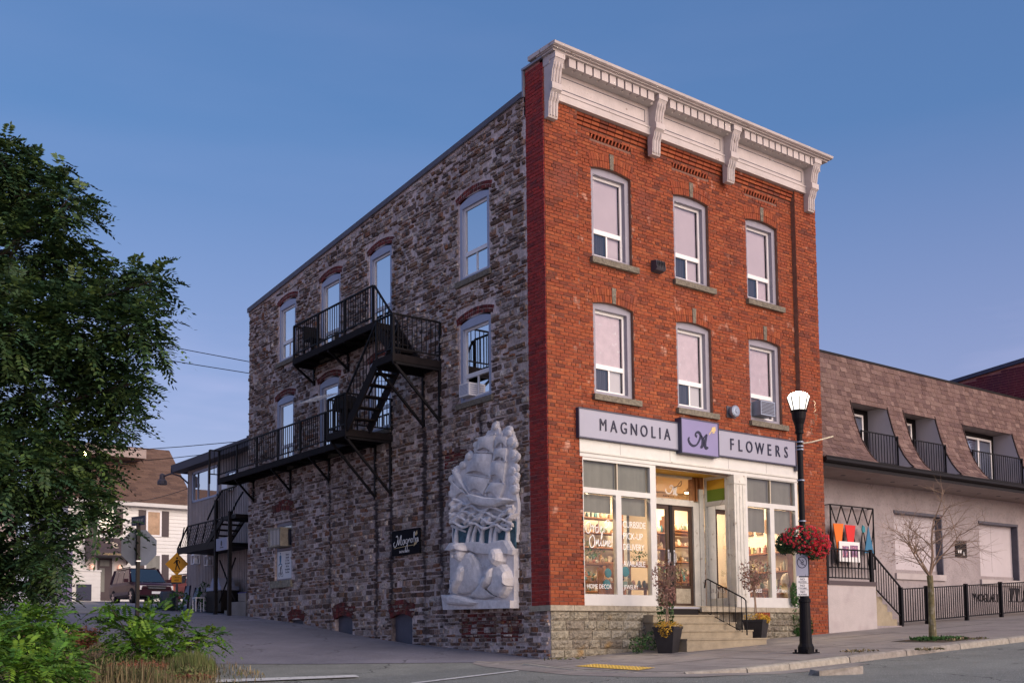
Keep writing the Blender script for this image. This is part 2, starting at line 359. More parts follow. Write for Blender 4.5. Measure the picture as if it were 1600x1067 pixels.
def tag(o, label=None, cat=None, group=None, kind=None):
    if label: o['label'] = label
    if cat: o['category'] = cat
    if group: o['group'] = group
    if kind: o['kind'] = kind
    return o
def thing(name, loc, label, cat, group=None):
    o = bpy.data.objects.new(name, None); o.empty_display_size = .2; o.location = loc; COL.objects.link(o)
    ORI[o.name] = tuple(loc); return tag(o, label, cat, group)
def FR(y):  return lambda u, v, d: (u, y-d, v)          # on a wall facing -Y, d = out of the wall
def SD(x):  return lambda u, v, d: (x-d, u, v)          # on a wall facing -X (u along +Y: mirrored in view)
def SDT(x, y0): return lambda u, v, d: (x-d, y0-u, v)   # writing on a wall facing -X: reads left to right
def at(fn, du, dv): return lambda u, v, d: fn(u+du, v+dv, d)

# ------------------------------------------------------------------ ground sheets
def clip_poly(poly, ax, val, keep_gt):
    out = []
    for i in range(len(poly)):
        a, b = poly[i], poly[(i+1)%len(poly)]
        ia = (a[ax] >= val) if keep_gt else (a[ax] <= val); ib = (b[ax] >= val) if keep_gt else (b[ax] <= val)
        if ia: out.append(a)
        if ia != ib:
            t = (val-a[ax])/(b[ax]-a[ax]); out.append((a[0]+(b[0]-a[0])*t, a[1]+(b[1]-a[1])*t))
    return out
def sheet(poly, off, step=.5, zf=None, gap=0, mb=None):
    mb = mb or MB(); zf = zf or (lambda x, y: g(x, y))
    xs = [p[0] for p in poly]; ys = [p[1] for p in poly]
    x0, x1, y0, y1 = min(xs), max(xs), min(ys), max(ys)
    sx, sy = (step, step) if not isinstance(step, tuple) else step
    gx = sorted(set([x0+i*sx for i in range(int((x1-x0)/sx)+1)]+[x1, 0.0 if x0 < 0 < x1 else x0])); gy = sorted(set([y0+i*sy for i in range(int((y1-y0)/sy)+1)]+[y1]+[q for q in SYs if y0 < q < y1]))
    for i in range(len(gx)-1):
        col = clip_poly(clip_poly(poly, 0, gx[i], True), 0, gx[i+1], False)
        if len(col) < 3: continue
        for j in range(len(gy)-1):
            c = clip_poly(clip_poly(col, 1, gy[j], True), 1, gy[j+1], False)
            cc = []
            for p in c:
                if not cc or abs(p[0]-cc[-1][0])+abs(p[1]-cc[-1][1]) > 1e-6: cc.append(p)
            if len(cc) > 2 and abs(cc[0][0]-cc[-1][0])+abs(cc[0][1]-cc[-1][1]) < 1e-6: cc.pop()
            if len(cc) < 3: continue
            ar = sum(cc[k][0]*cc[(k+1)%len(cc)][1]-cc[(k+1)%len(cc)][0]*cc[k][1] for k in range(len(cc)))
            if abs(ar) < 1e-6: continue
            if ar < 0: cc = cc[::-1]
            mb.add([(p[0], p[1], zf(*p)+off) for p in cc], [tuple(range(len(cc)))])
    return mb

mat('brick_arch', (0, 0, 0), .85, ramp=[(.16, .022, .020), (.10, .016, .016), (.20, .035, .025), (.07, .018, .016), (.13, .05, .035)], n=(14, .35), bump=(60, .6))
mat('dark_board', (.006, .006, .010), .85, spec=.15)
def rust_streaks(name):
    """dark run-off stains below the fire escape fixings: (y, top z, half width, strength)"""
    nt = MATS[name].node_tree; N = nt.nodes.new; L = nt.links.new
    b = [n for n in nt.nodes if n.type == 'BSDF_PRINCIPLED'][0]; src = b.inputs['Base Color'].links[0].from_socket
    geo = N('ShaderNodeNewGeometry'); sp = N('ShaderNodeSeparateXYZ'); L(geo.outputs['Position'], sp.inputs[0])
    nz = N('ShaderNodeTexNoise'); nz.inputs['Scale'].default_value = 2.2; nz.inputs['Detail'].default_value = 5; L(geo.outputs['Position'], nz.inputs['Vector'])
    def M(op, a, b_=None, c=None):
        m = N('ShaderNodeMath'); m.operation = op
        for i, q in enumerate((a, b_, c)):
            if q is None: continue
            if isinstance(q, (int, float)): m.inputs[i].default_value = q
            else: L(q, m.inputs[i])
        return m.outputs[0]
    tot = None
    wob = M('MULTIPLY', M('SUBTRACT', nz.outputs['Fac'], .5), .35)
    for (y0, zt, hw, st) in ((3.74,5.3,.13,1.0),(4.42,5.3,.12,.9),(5.86,3.9,.12,1.0),(6.58,3.9,.10,.8),(8.94,4.55,.09,.6),(11.2,4.55,.08,.4),(2.25,5.4,.10,.5),(7.92,7.3,.08,.5)):
        d = M('ABSOLUTE', M('SUBTRACT', M('ADD', sp.outputs['Y'], wob), y0)); f = M('SUBTRACT', 1.0, M('DIVIDE', d, hw)); f = M('MAXIMUM', f, 0.0)
        tz = M('SUBTRACT', zt, sp.outputs['Z']); gate = M('MINIMUM', M('MAXIMUM', M('MULTIPLY', tz, 3.0), 0.0), 1.0); fade = M('SUBTRACT', 1.0, M('MINIMUM', M('MULTIPLY', M('MAXIMUM', tz, 0.0), .17), .85))
        v = M('MULTIPLY', M('MULTIPLY', M('MULTIPLY', f, gate), fade), st*2.6)
        tot = v if tot is None else M('ADD', tot, v)
    tot = M('MINIMUM', M('MULTIPLY', tot, M('ADD', nz.outputs['Fac'], .35)), .88)
    mx = N('ShaderNodeMix'); mx.data_type = 'RGBA'; L(tot, mx.inputs[0]); L(src, mx.inputs[6]); mx.inputs[7].default_value = (.030, .022, .028, 1); L(mx.outputs[2], b.inputs['Base Color'])
rust_streaks('stone_rubble'); rust_streaks('mortar_stone')

def cracks(name, scale, w, col, patch=None):
    nt = MATS[name].node_tree; N = nt.nodes.new; L = nt.links.new
    b = [n for n in nt.nodes if n.type == 'BSDF_PRINCIPLED'][0]; src = b.inputs['Base Color'].links[0].from_socket
    geo = N('ShaderNodeNewGeometry'); nz = N('ShaderNodeTexNoise'); nz.inputs['Scale'].default_value = 1.3; nz.inputs['Detail'].default_value = 6; L(geo.outputs['Position'], nz.inputs['Vector'])
    ad = N('ShaderNodeVectorMath'); ad.operation = 'MULTIPLY_ADD'; L(nz.outputs['Color'], ad.inputs[0]); ad.inputs[1].default_value = (1.2,1.2,1.2); L(geo.outputs['Position'], ad.inputs[2])
    vo = N('ShaderNodeTexVoronoi'); vo.feature = 'DISTANCE_TO_EDGE'; vo.inputs['Scale'].default_value = scale; L(ad.outputs[0], vo.inputs['Vector'])
    mr = N('ShaderNodeMapRange'); mr.inputs[1].default_value = 0; mr.inputs[2].default_value = w; mr.inputs[3].default_value = 1; mr.inputs[4].default_value = 0; L(vo.outputs['Distance'], mr.inputs[0])
    n2 = N('ShaderNodeTexNoise'); n2.inputs['Scale'].default_value = .5; L(geo.outputs['Position'], n2.inputs['Vector'])
    m2 = N('ShaderNodeMapRange'); m2.inputs[1].default_value = .45; m2.inputs[2].default_value = .6; L(n2.outputs['Fac'], m2.inputs[0])
    mu = N('ShaderNodeMath'); mu.operation = 'MULTIPLY'; L(mr.outputs[0], mu.inputs[0]); L(m2.outputs[0], mu.inputs[1])
    mx = N('ShaderNodeMix'); mx.data_type = 'RGBA'; L(mu.outputs[0], mx.inputs[0]); L(src, mx.inputs[6]); mx.inputs[7].default_value = (*col, 1); L(mx.outputs[2], b.inputs['Base Color'])
cracks('asphalt_main', .45, .012, (.03,.03,.03)); cracks('asphalt_side', .5, .012, (.03,.03,.035)); cracks('concrete', .6, .006, (.08,.07,.06)); cracks('stucco', .35, .004, (.16,.14,.14))
# ================================================================== GROUND
def drop(x, y):                       # how far the carriageway lies below the pavement
    return .015+.095*min(max((x+1.2)/1.8, 0), 1)
KERB = [(-1.32,.70),(-.98,-.35),(-1.30,-1.5),(-1.47,-2.4),(-1.40,-3.6),(-1.0,-4.45),(.0,-4.83),(1.0,-4.86),(2.6,-4.86),(4.3,-4.86),(6.1,-4.86),(7.9,-4.86),(9.7,-4.86),(11.5,-4.86),(13.3,-4.86),(15.1,-4.86),(17,-4.86),(19,-4.86),(21,-4.86),(24,-4.86),(30,-4.86)]
sheet([(-60,-60),(80,-60),(80,90),(-60,90)], -.30, 4).build('ground', 'dirt', kind='structure', label='earth lying under the streets and lots')
VERGE = [(-6.34,.97),(-5.70,2.86),(-5.54,4.06),(-5.6,5.86),(-6.1,7.64),(-6.3,9.95),(-6.35,12.5),(-6.6,15),(-7.4,20),(-9,26),(-30,30),(-30,-1.2),(-8.2,-1.2)]
main_poly = [(-60,-40),(60,-40),(60,-4.8),(.0,-4.8),(-1.0,-4.4),(-1.35,-3.6),(-1.4,-2.4),(-1.0,-.3),(-1.3,.62),(-3.72,2.34),(-5.2,3.66),(-5.9,4.1),(-9,4.1),(-60,4.1)]
mroad = sheet(main_poly, 0, .8, lambda x, y: g(x, y)-drop(x, y)).build('road', 'asphalt_main', kind='structure', label='grey main street across the front of the shop')
side_poly = [(-1.36,.64),(-3.74,2.36),(-5.22,3.68),(-7,5),(-7,20),(-9,26),(-9,44.8),(24,44.8),(24,14),(0,14),(0,.1),(-1.1,.05)]
sroad = sheet(side_poly, -.008, .8).build('side_street', 'asphalt_side', kind='structure', label='dark asphalt lane climbing beside the stone wall')
mb = sheet([(-6.17,1.28),(-4.07,.36),(-4.15,.08),(-6.35,.98)], .012, .5); mb.build('road_marking', 'road_paint', mroad)
mb = sheet([(-4.21,-1.61),(-1.88,-1.37),(-1.95,-1.52),(-4.2,-1.80)], .012, .5, lambda x, y: g(x, y)-drop(x, y)); mb.build('road_marking', 'road_paint', mroad)
# verge with bumps
def vz(x, y): return g(x, y)+.05+.05*math.sin(x*2.1+y)*math.sin(y*1.7)
verge = sheet(VERGE, 0, .6, vz).build('verge', 'dirt', kind='structure', label='weedy strip of bare earth at the corner of the lane')
# far concrete apron before the white house
sheet([(-5.1,17.1),(-3.0,16.9),(3.2,40),(9.9,44.9),(-3,44.9),(-8,30)], .004, 2).build('pavement', 'concrete', kind='structure', label='pale concrete apron before the white house')
# pavement of slabs
walk = [(-.02,.02),(-1.1,.55)]+[(p[0]+.02*(1 if i < 5 else 0), p[1]+.02) for i, p in enumerate(KERB) if i > 0]+[(30,1.3),(8.72,1.3),(8.72,0)]
walk = [(-.02,.02),(-1.18,.5),(-.83,-.35),(-1.13,-1.5),(-1.30,-2.4),(-1.24,-3.5),(-.9,-4.28),(.0,-4.68),(30,-4.68),(30,1.28),(8.68,1.28),(8.68,.02)]
pv = sheet(walk, -.012, 1.0).build('sidewalk', 'joint_dark', kind='structure', label='concrete pavement in front of the flower shop')
gx = [-1.4]+[round(i*1.52, 3) for i in range(0, 20)]
PIT = (6.25, 7.85, -4.45, -3.25)
for i in range(len(gx)-1):
    for (ya, yb) in ((-4.7,-3.0),(-3.0,-1.4),(-1.4,.6),(.6,1.3)):
        if ya >= .6 and gx[i] < 8: continue
        q = [(gx[i]+.008, ya+.008),(gx[i+1]-.008, ya+.008),(gx[i+1]-.008, yb-.008),(gx[i]+.008, yb-.008)]
        c = walk
        for ax, val, kg in ((0, q[0][0], True),(0, q[1][0], False),(1, q[0][1], True),(1, q[2][1], False)):
            c = clip_poly(c, ax, val, kg)
            if len(c) < 3: break
        if len(c) < 3: continue
        pieces = [c]
        if gx[i] < PIT[1] and gx[i+1] > PIT[0] and ya < PIT[3] and yb > PIT[2]:
            pieces = [clip_poly(c,0,PIT[0],False), clip_poly(c,0,PIT[1],True), clip_poly(clip_poly(clip_poly(c,0,PIT[0],True),0,PIT[1],False),1,PIT[3],True), clip_poly(clip_poly(clip_poly(c,0,PIT[0],True),0,PIT[1],False),1,PIT[2],False)]
        m = MB(); r = RD.random(); dz = RD.uniform(-.003,.003)
        for c in pieces:
            if len(c) < 3: continue
            n0 = len(m.f); sheet(c, .003+dz, 1.2, mb=m)
        if m.f:
            m.r = [r]*len(m.f); m.build('slab', 'concrete', pv)
sheet([(PIT[0],PIT[2]),(PIT[1],PIT[2]),(PIT[1],PIT[3]),(PIT[0],PIT[3])], -.004, .4, lambda x, y: g(x, y)+.02*math.sin(x*5)*math.sin(y*4)).build('tree_pit', 'dirt', pv)
# corner gutter apron, lighter concrete round the curb ramp
GUT = [(-1.50,.50),(-1.78,-1.05),(-2.05,-2.98),(-1.85,-4.15),(-1.35,-5.1),(-.2,-5.35),(2.6,-5.30),(2.6,-4.85),(.0,-4.85),(-1.0,-4.45),(-1.4,-3.6),(-1.47,-2.4),(-.98,-.35),(-1.32,.7)]
sheet(GUT, .006, .6, lambda x, y: g(x, y)-drop(x, y)).build('gutter', 'concrete', kind='structure', label='pale concrete gutter sweeping round the corner kerb')
kb = thing('kerb', (0,-4.86,0), 'worn stone kerb along the edge of the pavement', 'kerb'); kb['kind'] = 'structure'
del kb['category']
for i in range(len(KERB)-1):
    a, b = Vector((*KERB[i],0)), Vector((*KERB[i+1],0)); d = (b-a); ln = d.length; d.normalize(); nrm = Vector((d.y,-d.x,0)) # outward
    m = MB(); k = max(2, int(ln/.35)); vs = []
    inn = .17
    a2 = a+d*.012; b2 = b-d*.012; lo_ = 0
    for j in range(k+1):
        p = a2+(b2-a2)*(j/k); jit = RD.uniform(-.008,.008)
        dp = drop(p.x, p.y); q = p+nrm*(.02+jit); t = p-nrm*inn; zt = g(p.x,p.y)+.008
        vs += [(t.x,t.y,zt-.02),(t.x,t.y,zt),(p.x-nrm.x*.02,p.y-nrm.y*.02,zt+jit*.4),(q.x,q.y,zt-.02-abs(jit)),(q.x+nrm.x*.02,q.y+nrm.y*.02,zt-dp-.06)]
    fs = []
    for j in range(k):
        for q in range(4): fs.append((j*5+q,(j+1)*5+q,(j+1)*5+q+1,j*5+q+1))
    fs += [(0,1,2,3,4),(k*5+4,k*5+3,k*5+2,k*5+1,k*5)]
    m.add(vs, fs); m.build('kerb_stone', 'concrete_kerb', kb)
# tactile plate
m = sheet([(-1.0,-1.86),(-.50,-1.82),(-.66,-3.45),(-1.12,-3.55)], .012, .4)
for i in range(7):
    for j in range(18):
        cx = -1.0+.07*i-.11*(j/18)+.02; cy = -1.93-.089*j
        m.lathe((cx, cy, g(cx,cy)+.012), [(.018,0),(.012,.006)], 6)
m.build('tactile_plate', 'tactile_yellow', label='yellow tactile warning plate set in the corner pavement', cat='tactile plate')
# broken kerb stone lying in the road
m = MB(); P = lambda x, y, z: (x, y, g(x,y)-.11+z)
m.add([P(.15,-6.1,0),P(.95,-6.3,.0),P(1.0,-6.05,.02),P(.2,-5.85,0),P(.12,-6.12,.10),P(.98,-6.28,.12),P(1.02,-6.08,.13),P(.22,-5.88,.11)],[(0,3,2,1),(4,5,6,7),(0,1,5,4),(1,2,6,5),(2,3,7,6),(3,0,4,7)])
m.build('kerb_fragment', 'concrete_kerb', label='loose broken piece of kerb lying in the road', cat='stone')
m = MB(); m.ball((-6.2,1.75,g(-6.2,1.75)+.03), .17,.13,.11, 8,5); m.build('rock', 'concrete_kerb', label='pale rock at the edge of the weeds', cat='rock')

# ================================================================== WALL TOOLS
def wall_panel(fn, u0, u1, v0, v1, holes, mb=None, top=None, d=0.0):
    mb = mb or MB()
    us = sorted(set([u0,u1]+[h[0] for h in holes if u0<h[0]<u1]+[h[1] for h in holes if u0<h[1]<u1]))
    vs = sorted(set([v0,v1]+[h[2] for h in holes if v0<h[2]<v1]+[h[3] for h in holes if v0<h[3]<v1]))
    for i in range(len(us)-1):
        for j in range(len(vs)-1):
            a, b, c, e = us[i], us[i+1], vs[j], vs[j+1]; mu, mv = (a+b)/2, (c+e)/2
            if any(h[0]<mu<h[1] and h[2]<mv<h[3] for h in holes): continue
            if top:
                ta, tb = top(a), top(b)
                if c >= max(ta,tb): continue
                q = [(a,c),(b,c),(b,min(e,tb)),(a,min(e,ta))]
            else: q = [(a,c),(b,c),(b,e),(a,e)]
            mb.add([fn(x, y, d) for x, y in q], [(0,1,2,3)])
    return mb
def reveals(fn, holes, depth, mb=None, d=0.0):
    mb = mb or MB()
    for h in holes:
        a, b, c, e = h[:4]
        for p, q in (((a,c),(b,c)),((b,c),(b,e)),((b,e),(a,e)),((a,e),(a,c))):
            mb.add([fn(*p,d), fn(*q,d), fn(*q,d-depth), fn(*p,d-depth)], [(0,1,2,3)])
    return mb
def brick_geo(mb, fn, a, b, c, e, d0, d1, r=None, ch=.004):
    vs = [fn(a,c,d0),fn(b,c,d0),fn(b,e,d0),fn(a,e,d0),fn(a,c,d1-ch),fn(b,c,d1-ch),fn(b,e,d1-ch),fn(a,e,d1-ch),fn(a+ch,c+ch,d1),fn(b-ch,c+ch,d1),fn(b-ch,e-ch,d1),fn(a+ch,e-ch,d1)]
    fs = []
    for i in range(4):
        j = (i+1)%4; fs += [(i,j,4+j,4+i),(4+i,4+j,8+j,8+i)]
    fs.append((8,9,10,11)); mb.add(vs, fs, r)
def lay_bricks(fn, u0, u1, v0, v1, holes, Lb=.215, H=.0735, jt=.010, top=None, full=None, mb=None, d0=-.002, d1=.012, off=0):
    mb = mb or MB(); k = 0; v = v0
    while v+H-jt <= v1+.002:
        st = (0 if k%2 == 0 else -(Lb+jt)/2)+off
        if k%6 == 5: bl = .102
        else: bl = Lb
        u = u0+(st if k%6 != 5 else -.05)
        while u < u1-.02:
            a, b = max(u, u0), min(u+bl, u1); u += bl+jt
            if b-a < .03: continue
            c, e = v, v+H-jt
            if top and e > top((a+b)/2)-.01: continue
            segs = [(a,b)]
            for h in holes:
                if h[2] < e-.012 and h[3] > c+.012:
                    ns = []
                    for (p, q) in segs:
                        if q <= h[0] or p >= h[1]: ns.append((p,q)); continue
                        if p < h[0]-.03: ns.append((p,h[0]-.004))
                        if q > h[1]+.03: ns.append((h[1]+.004,q))
                    segs = ns
            for (p, q) in segs:
                j1, j2 = RD.uniform(-.003,.003), RD.uniform(-.003,.003); dd = d1+RD.uniform(-.004,.005)
                if full is not None and q-p > Lb-.002: full.append((p,q,c+j1,e+j1,dd))
                else: brick_geo(mb, fn, p, q, c+j1, e+j1, d0, dd)
        v += H; k += 1
    return mb
def stone_variant(rs):
    j = lambda k: rs.uniform(-k, k)
    pts = []
    for (u, v) in ((-.5,-.5),(0,-.5),(.5,-.5),(.5,0),(.5,.5),(0,.5),(-.5,.5),(-.5,0)):
        k = rs.uniform(.0,.13) if u and v else rs.uniform(-.02,.05)
        pts.append((u*(1-k)+j(.015), v*(1-k*1.3)+j(.03)))
    n = 8; tu, tv = j(.35), j(.35)
    inner = [(u*rs.uniform(.84,.94), v*rs.uniform(.74,.88), .85+u*tu+v*tv+j(.12)) for u, v in pts]
    vs = [(u, v, -.3) for u, v in pts]+[(u*.99, v*.98, .4+j(.08)) for u, v in pts]+inner
    vs.append((j(.2), j(.15), 1.0+j(.12)))
    fs = []
    for i in range(n):
        q = (i+1)%n; fs += [(i,q,n+q,n+i),(n+i,n+q,2*n+q,2*n+i),(2*n+i,2*n+q,3*n)]
    return vs, fs
SV = [stone_variant(RD) for _ in range(14)]
def put_stone(mb, fn, k, cu, cv, su, sv, dep, r=None):
    vs, fs = SV[k]; mb.add([fn(cu+u*su, cv+v*sv, d*dep) for u, v, d in vs], fs, r)
def cam_dist(p): return (Vector(p)-CAM).length
def pieces(name, fn, items, kind, parent, m, mbuf, limit=300, axis='F'):
    """the `limit` pieces nearest the camera become objects of their own, the rest join mbuf"""
    items = sorted(items, key=lambda q: cam_dist(fn(q[0], q[1], 0)))
    return items[:limit], items[limit:]

# ================================================================== CORNER BUILDING
BW, BD = 8.66, 14.05
bld = thing('corner_building', (4.3, 7, 0), 'three storey red brick front and rubble stone commercial building on the corner', 'building')
ZT = 11.97
roofz = lambda y: 11.44-(y-.63)*(11.44-10.27)/(14.05-.63)
# ---- front openings (x0,x1,z0,zspring) on the recessed field plane y=.12
FY = .12
FW = []
for (a, b) in ((1.345,2.475),(3.765,4.885),(6.175,7.305)):
    FW.append((a, b, 8.22, 10.14)); 
for (a, b) in ((1.345,2.475),(3.775,4.885),(6.175,7.305)):
    FW.append((a, b, 5.36, 7.27))
RISE = .065; VH = .30
fwall = MB(); ff = FR(FY); f0 = FR(0)
holes_f = [(a, b, z0, zs+RISE) for a, b, z0, zs in FW]
DOG = [(a-.02, b+.02, 10.755, 10.87) for a, b, z0, zs in FW[:3]]
PX0, PX1 = .88, 7.86            # recessed field between the corner piers
wall_panel(ff, PX0, PX1, 4.0, 11.3, holes_f+DOG, fwall); reveals(ff, holes_f, .22, fwall); reveals(ff, DOG, .10, fwall)
wall_panel(f0, 0, PX0, 1.02, ZT, [], fwall); wall_panel(f0, PX1, BW, .2, ZT, [], fwall); wall_panel(f0, PX0, PX1, 11.2, ZT, [], fwall)
fwall.quad((PX0,0,4.4),(PX0,FY,4.4),(PX0,FY,11.2),(PX0,0,11.2)); fwall.quad((PX1,0,4.0),(PX1,FY,4.0),(PX1,FY,11.2),(PX1,0,11.2))
fwall.quad((.80,0,1.02),(.80,.35,1.02),(.80,.35,4.4),(.80,0,4.4)); fwall.quad((7.64,0,.5),(7.64,.35,.5),(7.64,.35,4.4),(7.64,0,4.4))
front = fwall.build('front_wall', 'mortar_red', bld)
bh = [(a, b, z0, zs) for a, b, z0, zs in FW]+[(a-.03, b+.03, zs, zs+RISE+VH-.10) for a, b, z0, zs in FW]
full = []; bfield = MB()
lay_bricks(ff, PX0+.004, PX1-.004, 4.98, 10.93, bh+DOG, full=full, mb=bfield); fl2 = []
lay_bricks(f0, .004, PX0-.004, 1.045, ZT, [], full=fl2, mb=bfield, d0=-.002)
fl3 = []
lay_bricks(f0, PX1+.004, BW-.004, .25, ZT, [], full=fl3, mb=bfield)
full_f0 = [q for q in fl3]
# pier left of shopfront between .80 and .88 trimmed by the shopfront frame
near = sorted([(cam_dist((q[0],0,q[2])), q, 0) for q in fl2+full_f0]+[(cam_dist((q[0],FY,q[2])), q, 1) for q in full], key=lambda t: t[0])
um = MB(); brick_geo(um, lambda u, v, d: (u, -d, v), -.1075, .1075, -.03175, .03175, -.002, .012)
ume = bpy.data.meshes.new('brick'); ume.from_pydata(um.v, [], um.f); ume.materials.append(MATS['brick'])
for k, (dist, q, w_) in enumerate(near):
    if k < 300:
        o = bpy.data.objects.new('brick', ume); COL.objects.link(o); o.parent = front
        P0 = Vector(ORI[front.name]); o.location = Vector(((q[0]+q[1])/2, (FY if w_ else 0)-(q[4]-.012), (q[2]+q[3])/2))-P0
    else: brick_geo(bfield, ff if w_ else f0, *q[:4], -.002, q[4])
# voussoir arches, dogtooth strips, corbel bands
for (a, b, z0, zs) in FW:
    w2 = (b-a)/2; cx = (a+b)/2; R = (w2*w2+RISE*RISE)/(2*RISE); cz = zs+RISE-R; th = math.asin(w2/R)*1.04
    n = 17
    for i in range(n):
        if i == 8: continue
        t0 = -th+2*th*(i+.06)/n; t1 = -th+2*th*(i+.94)/n
        for rr0, rr1 in ((R+.004, R+.145),(R+.155, R+VH-.01)):
            q = [(cx+rr0*math.sin(t0), cz+rr0*math.cos(t0)),(cx+rr0*math.sin(t1), cz+rr0*math.cos(t1)),(cx+rr1*math.sin(t1), cz+rr1*math.cos(t1)),(cx+rr1*math.sin(t0), cz+rr1*math.cos(t0))]
            bfield.prism(q, ff, -.02, .018+RD.uniform(-.003,.004))
    # spandrel backing under the arch
    seg = 10; arc = [(cx+R*math.sin(-th/1.04+2*th/1.04*i/seg), cz+R*math.cos(-th/1.04+2*th/1.04*i/seg)) for i in range(seg+1)]
    m = MB(); m.prism(arc+[(b, zs+RISE+.002),(a, zs+RISE+.002)], ff, -.2, .0)
    m.build('arch_backing', 'mortar_red', front)
    m = MB(); m.prism([(cx-.045, zs+RISE+.0),(cx+.05, zs+RISE+.0),(cx+.065, zs+RISE+.33),(cx-.055, zs+RISE+.33)], ff, -.02, .035)
    m.build('keystone', 'sill_stone', front)
dt = MB()
for (a, b, c, e) in DOG:
    n = 12
    for i in range(n):
        u = a+(b-a)*(i+.5)/n; h = (b-a)/n
        dt.prism([(u-h*.42, c),(u-h*.05, c),(u+h*.42, e),(u+h*.05, e)], ff, -.09, .014)
bfield.add(dt.v, dt.f); 
for i, (zc, pr) in enumerate(((10.95,.03),(11.03,.06),(11.11,.09))):
    u = PX0+.004
    while u < PX1-.03:
        v2 = min(u+.215, PX1-.004); brick_geo(bfield, ff, u, v2, zc, zc+.066, -.002, pr+.012); u += .225
bf = bfield.build('brick_field', 'brick', bld, kind='stuff')
dk = MB()
for (a, b, c, e) in DOG: dk.quad(*(ff(*p, -.095) for p in ((a,c),(b,c),(b,e),(a,e))))
dk.build('dogtooth_recess', 'mortar_side', front)
# ---- side: brick return at the corner
sf = SD(0)
SP = .57
m = MB(); wall_panel(sf, 0, SP, 1.02, ZT, [], m); m.quad((0,SP,10.9),(.35,SP,10.9),(.35,SP,ZT),(0,SP,ZT)); m.build('side_pier', 'mortar_side', bld)
m = MB(); lay_bricks(sf, .0, SP, 1.045, ZT, [], mb=m, off=-.1); m.build('pier_brickwork', 'brick_side', bld, kind='stuff')
# ---- side rubble wall
SW3 = [(1.86,2.98,8.19,9.92,0),(5.83,6.90,7.85,9.9,1),(8.39,9.47,7.85,9.9,1),(10.95,12.02,8.27,9.9,0)]
SW2 = [(1.84,2.99,5.49,7.22,0),(5.90,6.95,5.45,7.16,0),(8.46,9.55,5.25,7.18,1),(11.05,12.15,5.25,7.18,1)]
SMALL = (11.18,12.22,2.09,3.72)
SH = [(a, b, c, e) for a, b, c, e, k in SW3+SW2]+[SMALL]
BAS = [(4.98,5.88,.10,1.0),(7.76,8.66,.30,1.03),(10.45,11.26,.70,.98)]
holes_s = [(a, b, c, e+.10) for a, b, c, e in SH[:-1]]+[SMALL]+BAS
swm = MB(); wall_panel(sf, SP, BD, -.4, 11.6, holes_s, swm, top=roofz); wall_panel(sf, 0, SP, -.4, 1.02, [], swm); reveals(sf, holes_s, .3, swm)
side = swm.build('side_wall', 'mortar_stone', bld)
keep = []
def blocked(a, b, c, e):
    for h in holes_s:
        if a < h[1]+.025 and b > h[0]-.025 and c < h[3]+.01 and e > h[2]-.10: return h
    for h in SH[:-1]:
        if a < h[1]+.08 and b > h[0]-.08 and c < h[3]+.30 and e > h[3]: return h
    return None
stones = []; v = -.15
while v < 11.5:
    H = RD.choice((.04,.05,.055,.065,.075,.09,.12)); u = RD.uniform(-.2,0)
    while u < BD:
        Wd = min(max(RD.gauss(.135,.07),.05),.36)*(1.0 if H < .11 else 1.15); a, b = u, u+Wd; u += Wd+RD.uniform(.012,.035)
        if a < .02 and v < 1: a = .02
        if v+H > 1.0 and a < SP+.02:
            if b < SP+.1: continue
            a = SP+.02
        if b > BD-.01: b = BD-.01
        if b-a < .07: continue
        cu, cv = (a+b)/2, v+H/2+RD.uniform(-.012,.012)
        if cv+H/2 > roofz(cu)-.02 or cv+H < g(0,cu)-.05: continue
        hb = blocked(a, b, cv-H/2, cv+H/2)
        if hb:
            if a < hb[0]-.10: b = hb[0]-.03
            elif b > hb[1]+.10: a = hb[1]+.03
            else: continue
            if b-a < .07 or blocked(a+.002, b-.002, cv-H/2, cv+H/2): continue
            cu = (a+b)/2
        if RD.random() < .09: continue
        stones.append((cu, cv, (b-a)*1.03, H*RD.uniform(.86,1.08), RD.uniform(.012,.055), RD.randrange(14)))
    v += H+RD.uniform(.010,.022)
stones.sort(key=lambda q: cam_dist((0,q[0],q[1])))
VM = []
for vs_, fs_ in SV:
    me = bpy.data.meshes.new('stone'); me.from_pydata([(-d, u, v_) for u, v_, d in vs_], [], fs_); me.materials.append(MATS['stone_rubble']); VM.append(me)
sfield = MB(); SO = Vector(ORI[side.name])
for k, (cu, cv, su, sv, dp, kk) in enumerate(stones):
    if k < 300:
        o = bpy.data.objects.new('stone', VM[kk]); COL.objects.link(o); o.parent = side
        o.location = Vector((0,cu,cv))-SO; o.scale = (dp, su, sv)
    else: put_stone(sfield, sf, kk, cu, cv, su, sv, dp)
# ragged quoins at the far end
sfield.build('stone_field', 'stone_rubble', bld, kind='stuff')
# brick relieving arches over the side windows (stained dark red) and the basement arches
def seg_arch(mb, a, b, zs, rise, vh, n, fn, d1=.03, rows=2):
    w2 = (b-a)/2; cx = (a+b)/2; R = (w2*w2+rise*rise)/(2*rise); cz = zs+rise-R; th = math.asin(min(1,w2/R))
    for i in range(n):
        t0 = -th+2*th*(i+.07)/n; t1 = -th+2*th*(i+.93)/n
        for k in range(rows):
            r0 = R+vh*k/rows+.004; r1 = R+vh*(k+1)/rows-.006
            mb.prism([(cx+r0*math.sin(t0), cz+r0*math.cos(t0)),(cx+r0*math.sin(t1), cz+r0*math.cos(t1)),(cx+r1*math.sin(t1), cz+r1*math.cos(t1)),(cx+r1*math.sin(t0), cz+r1*math.cos(t0))], fn, -.05, d1+RD.uniform(-.004,.004))
ar = MB()
for a, b, c, e, k in SW3+SW2: seg_arch(ar, a-.08, b+.08, e+.01, .11, .17, 18, sf, d1=.006)
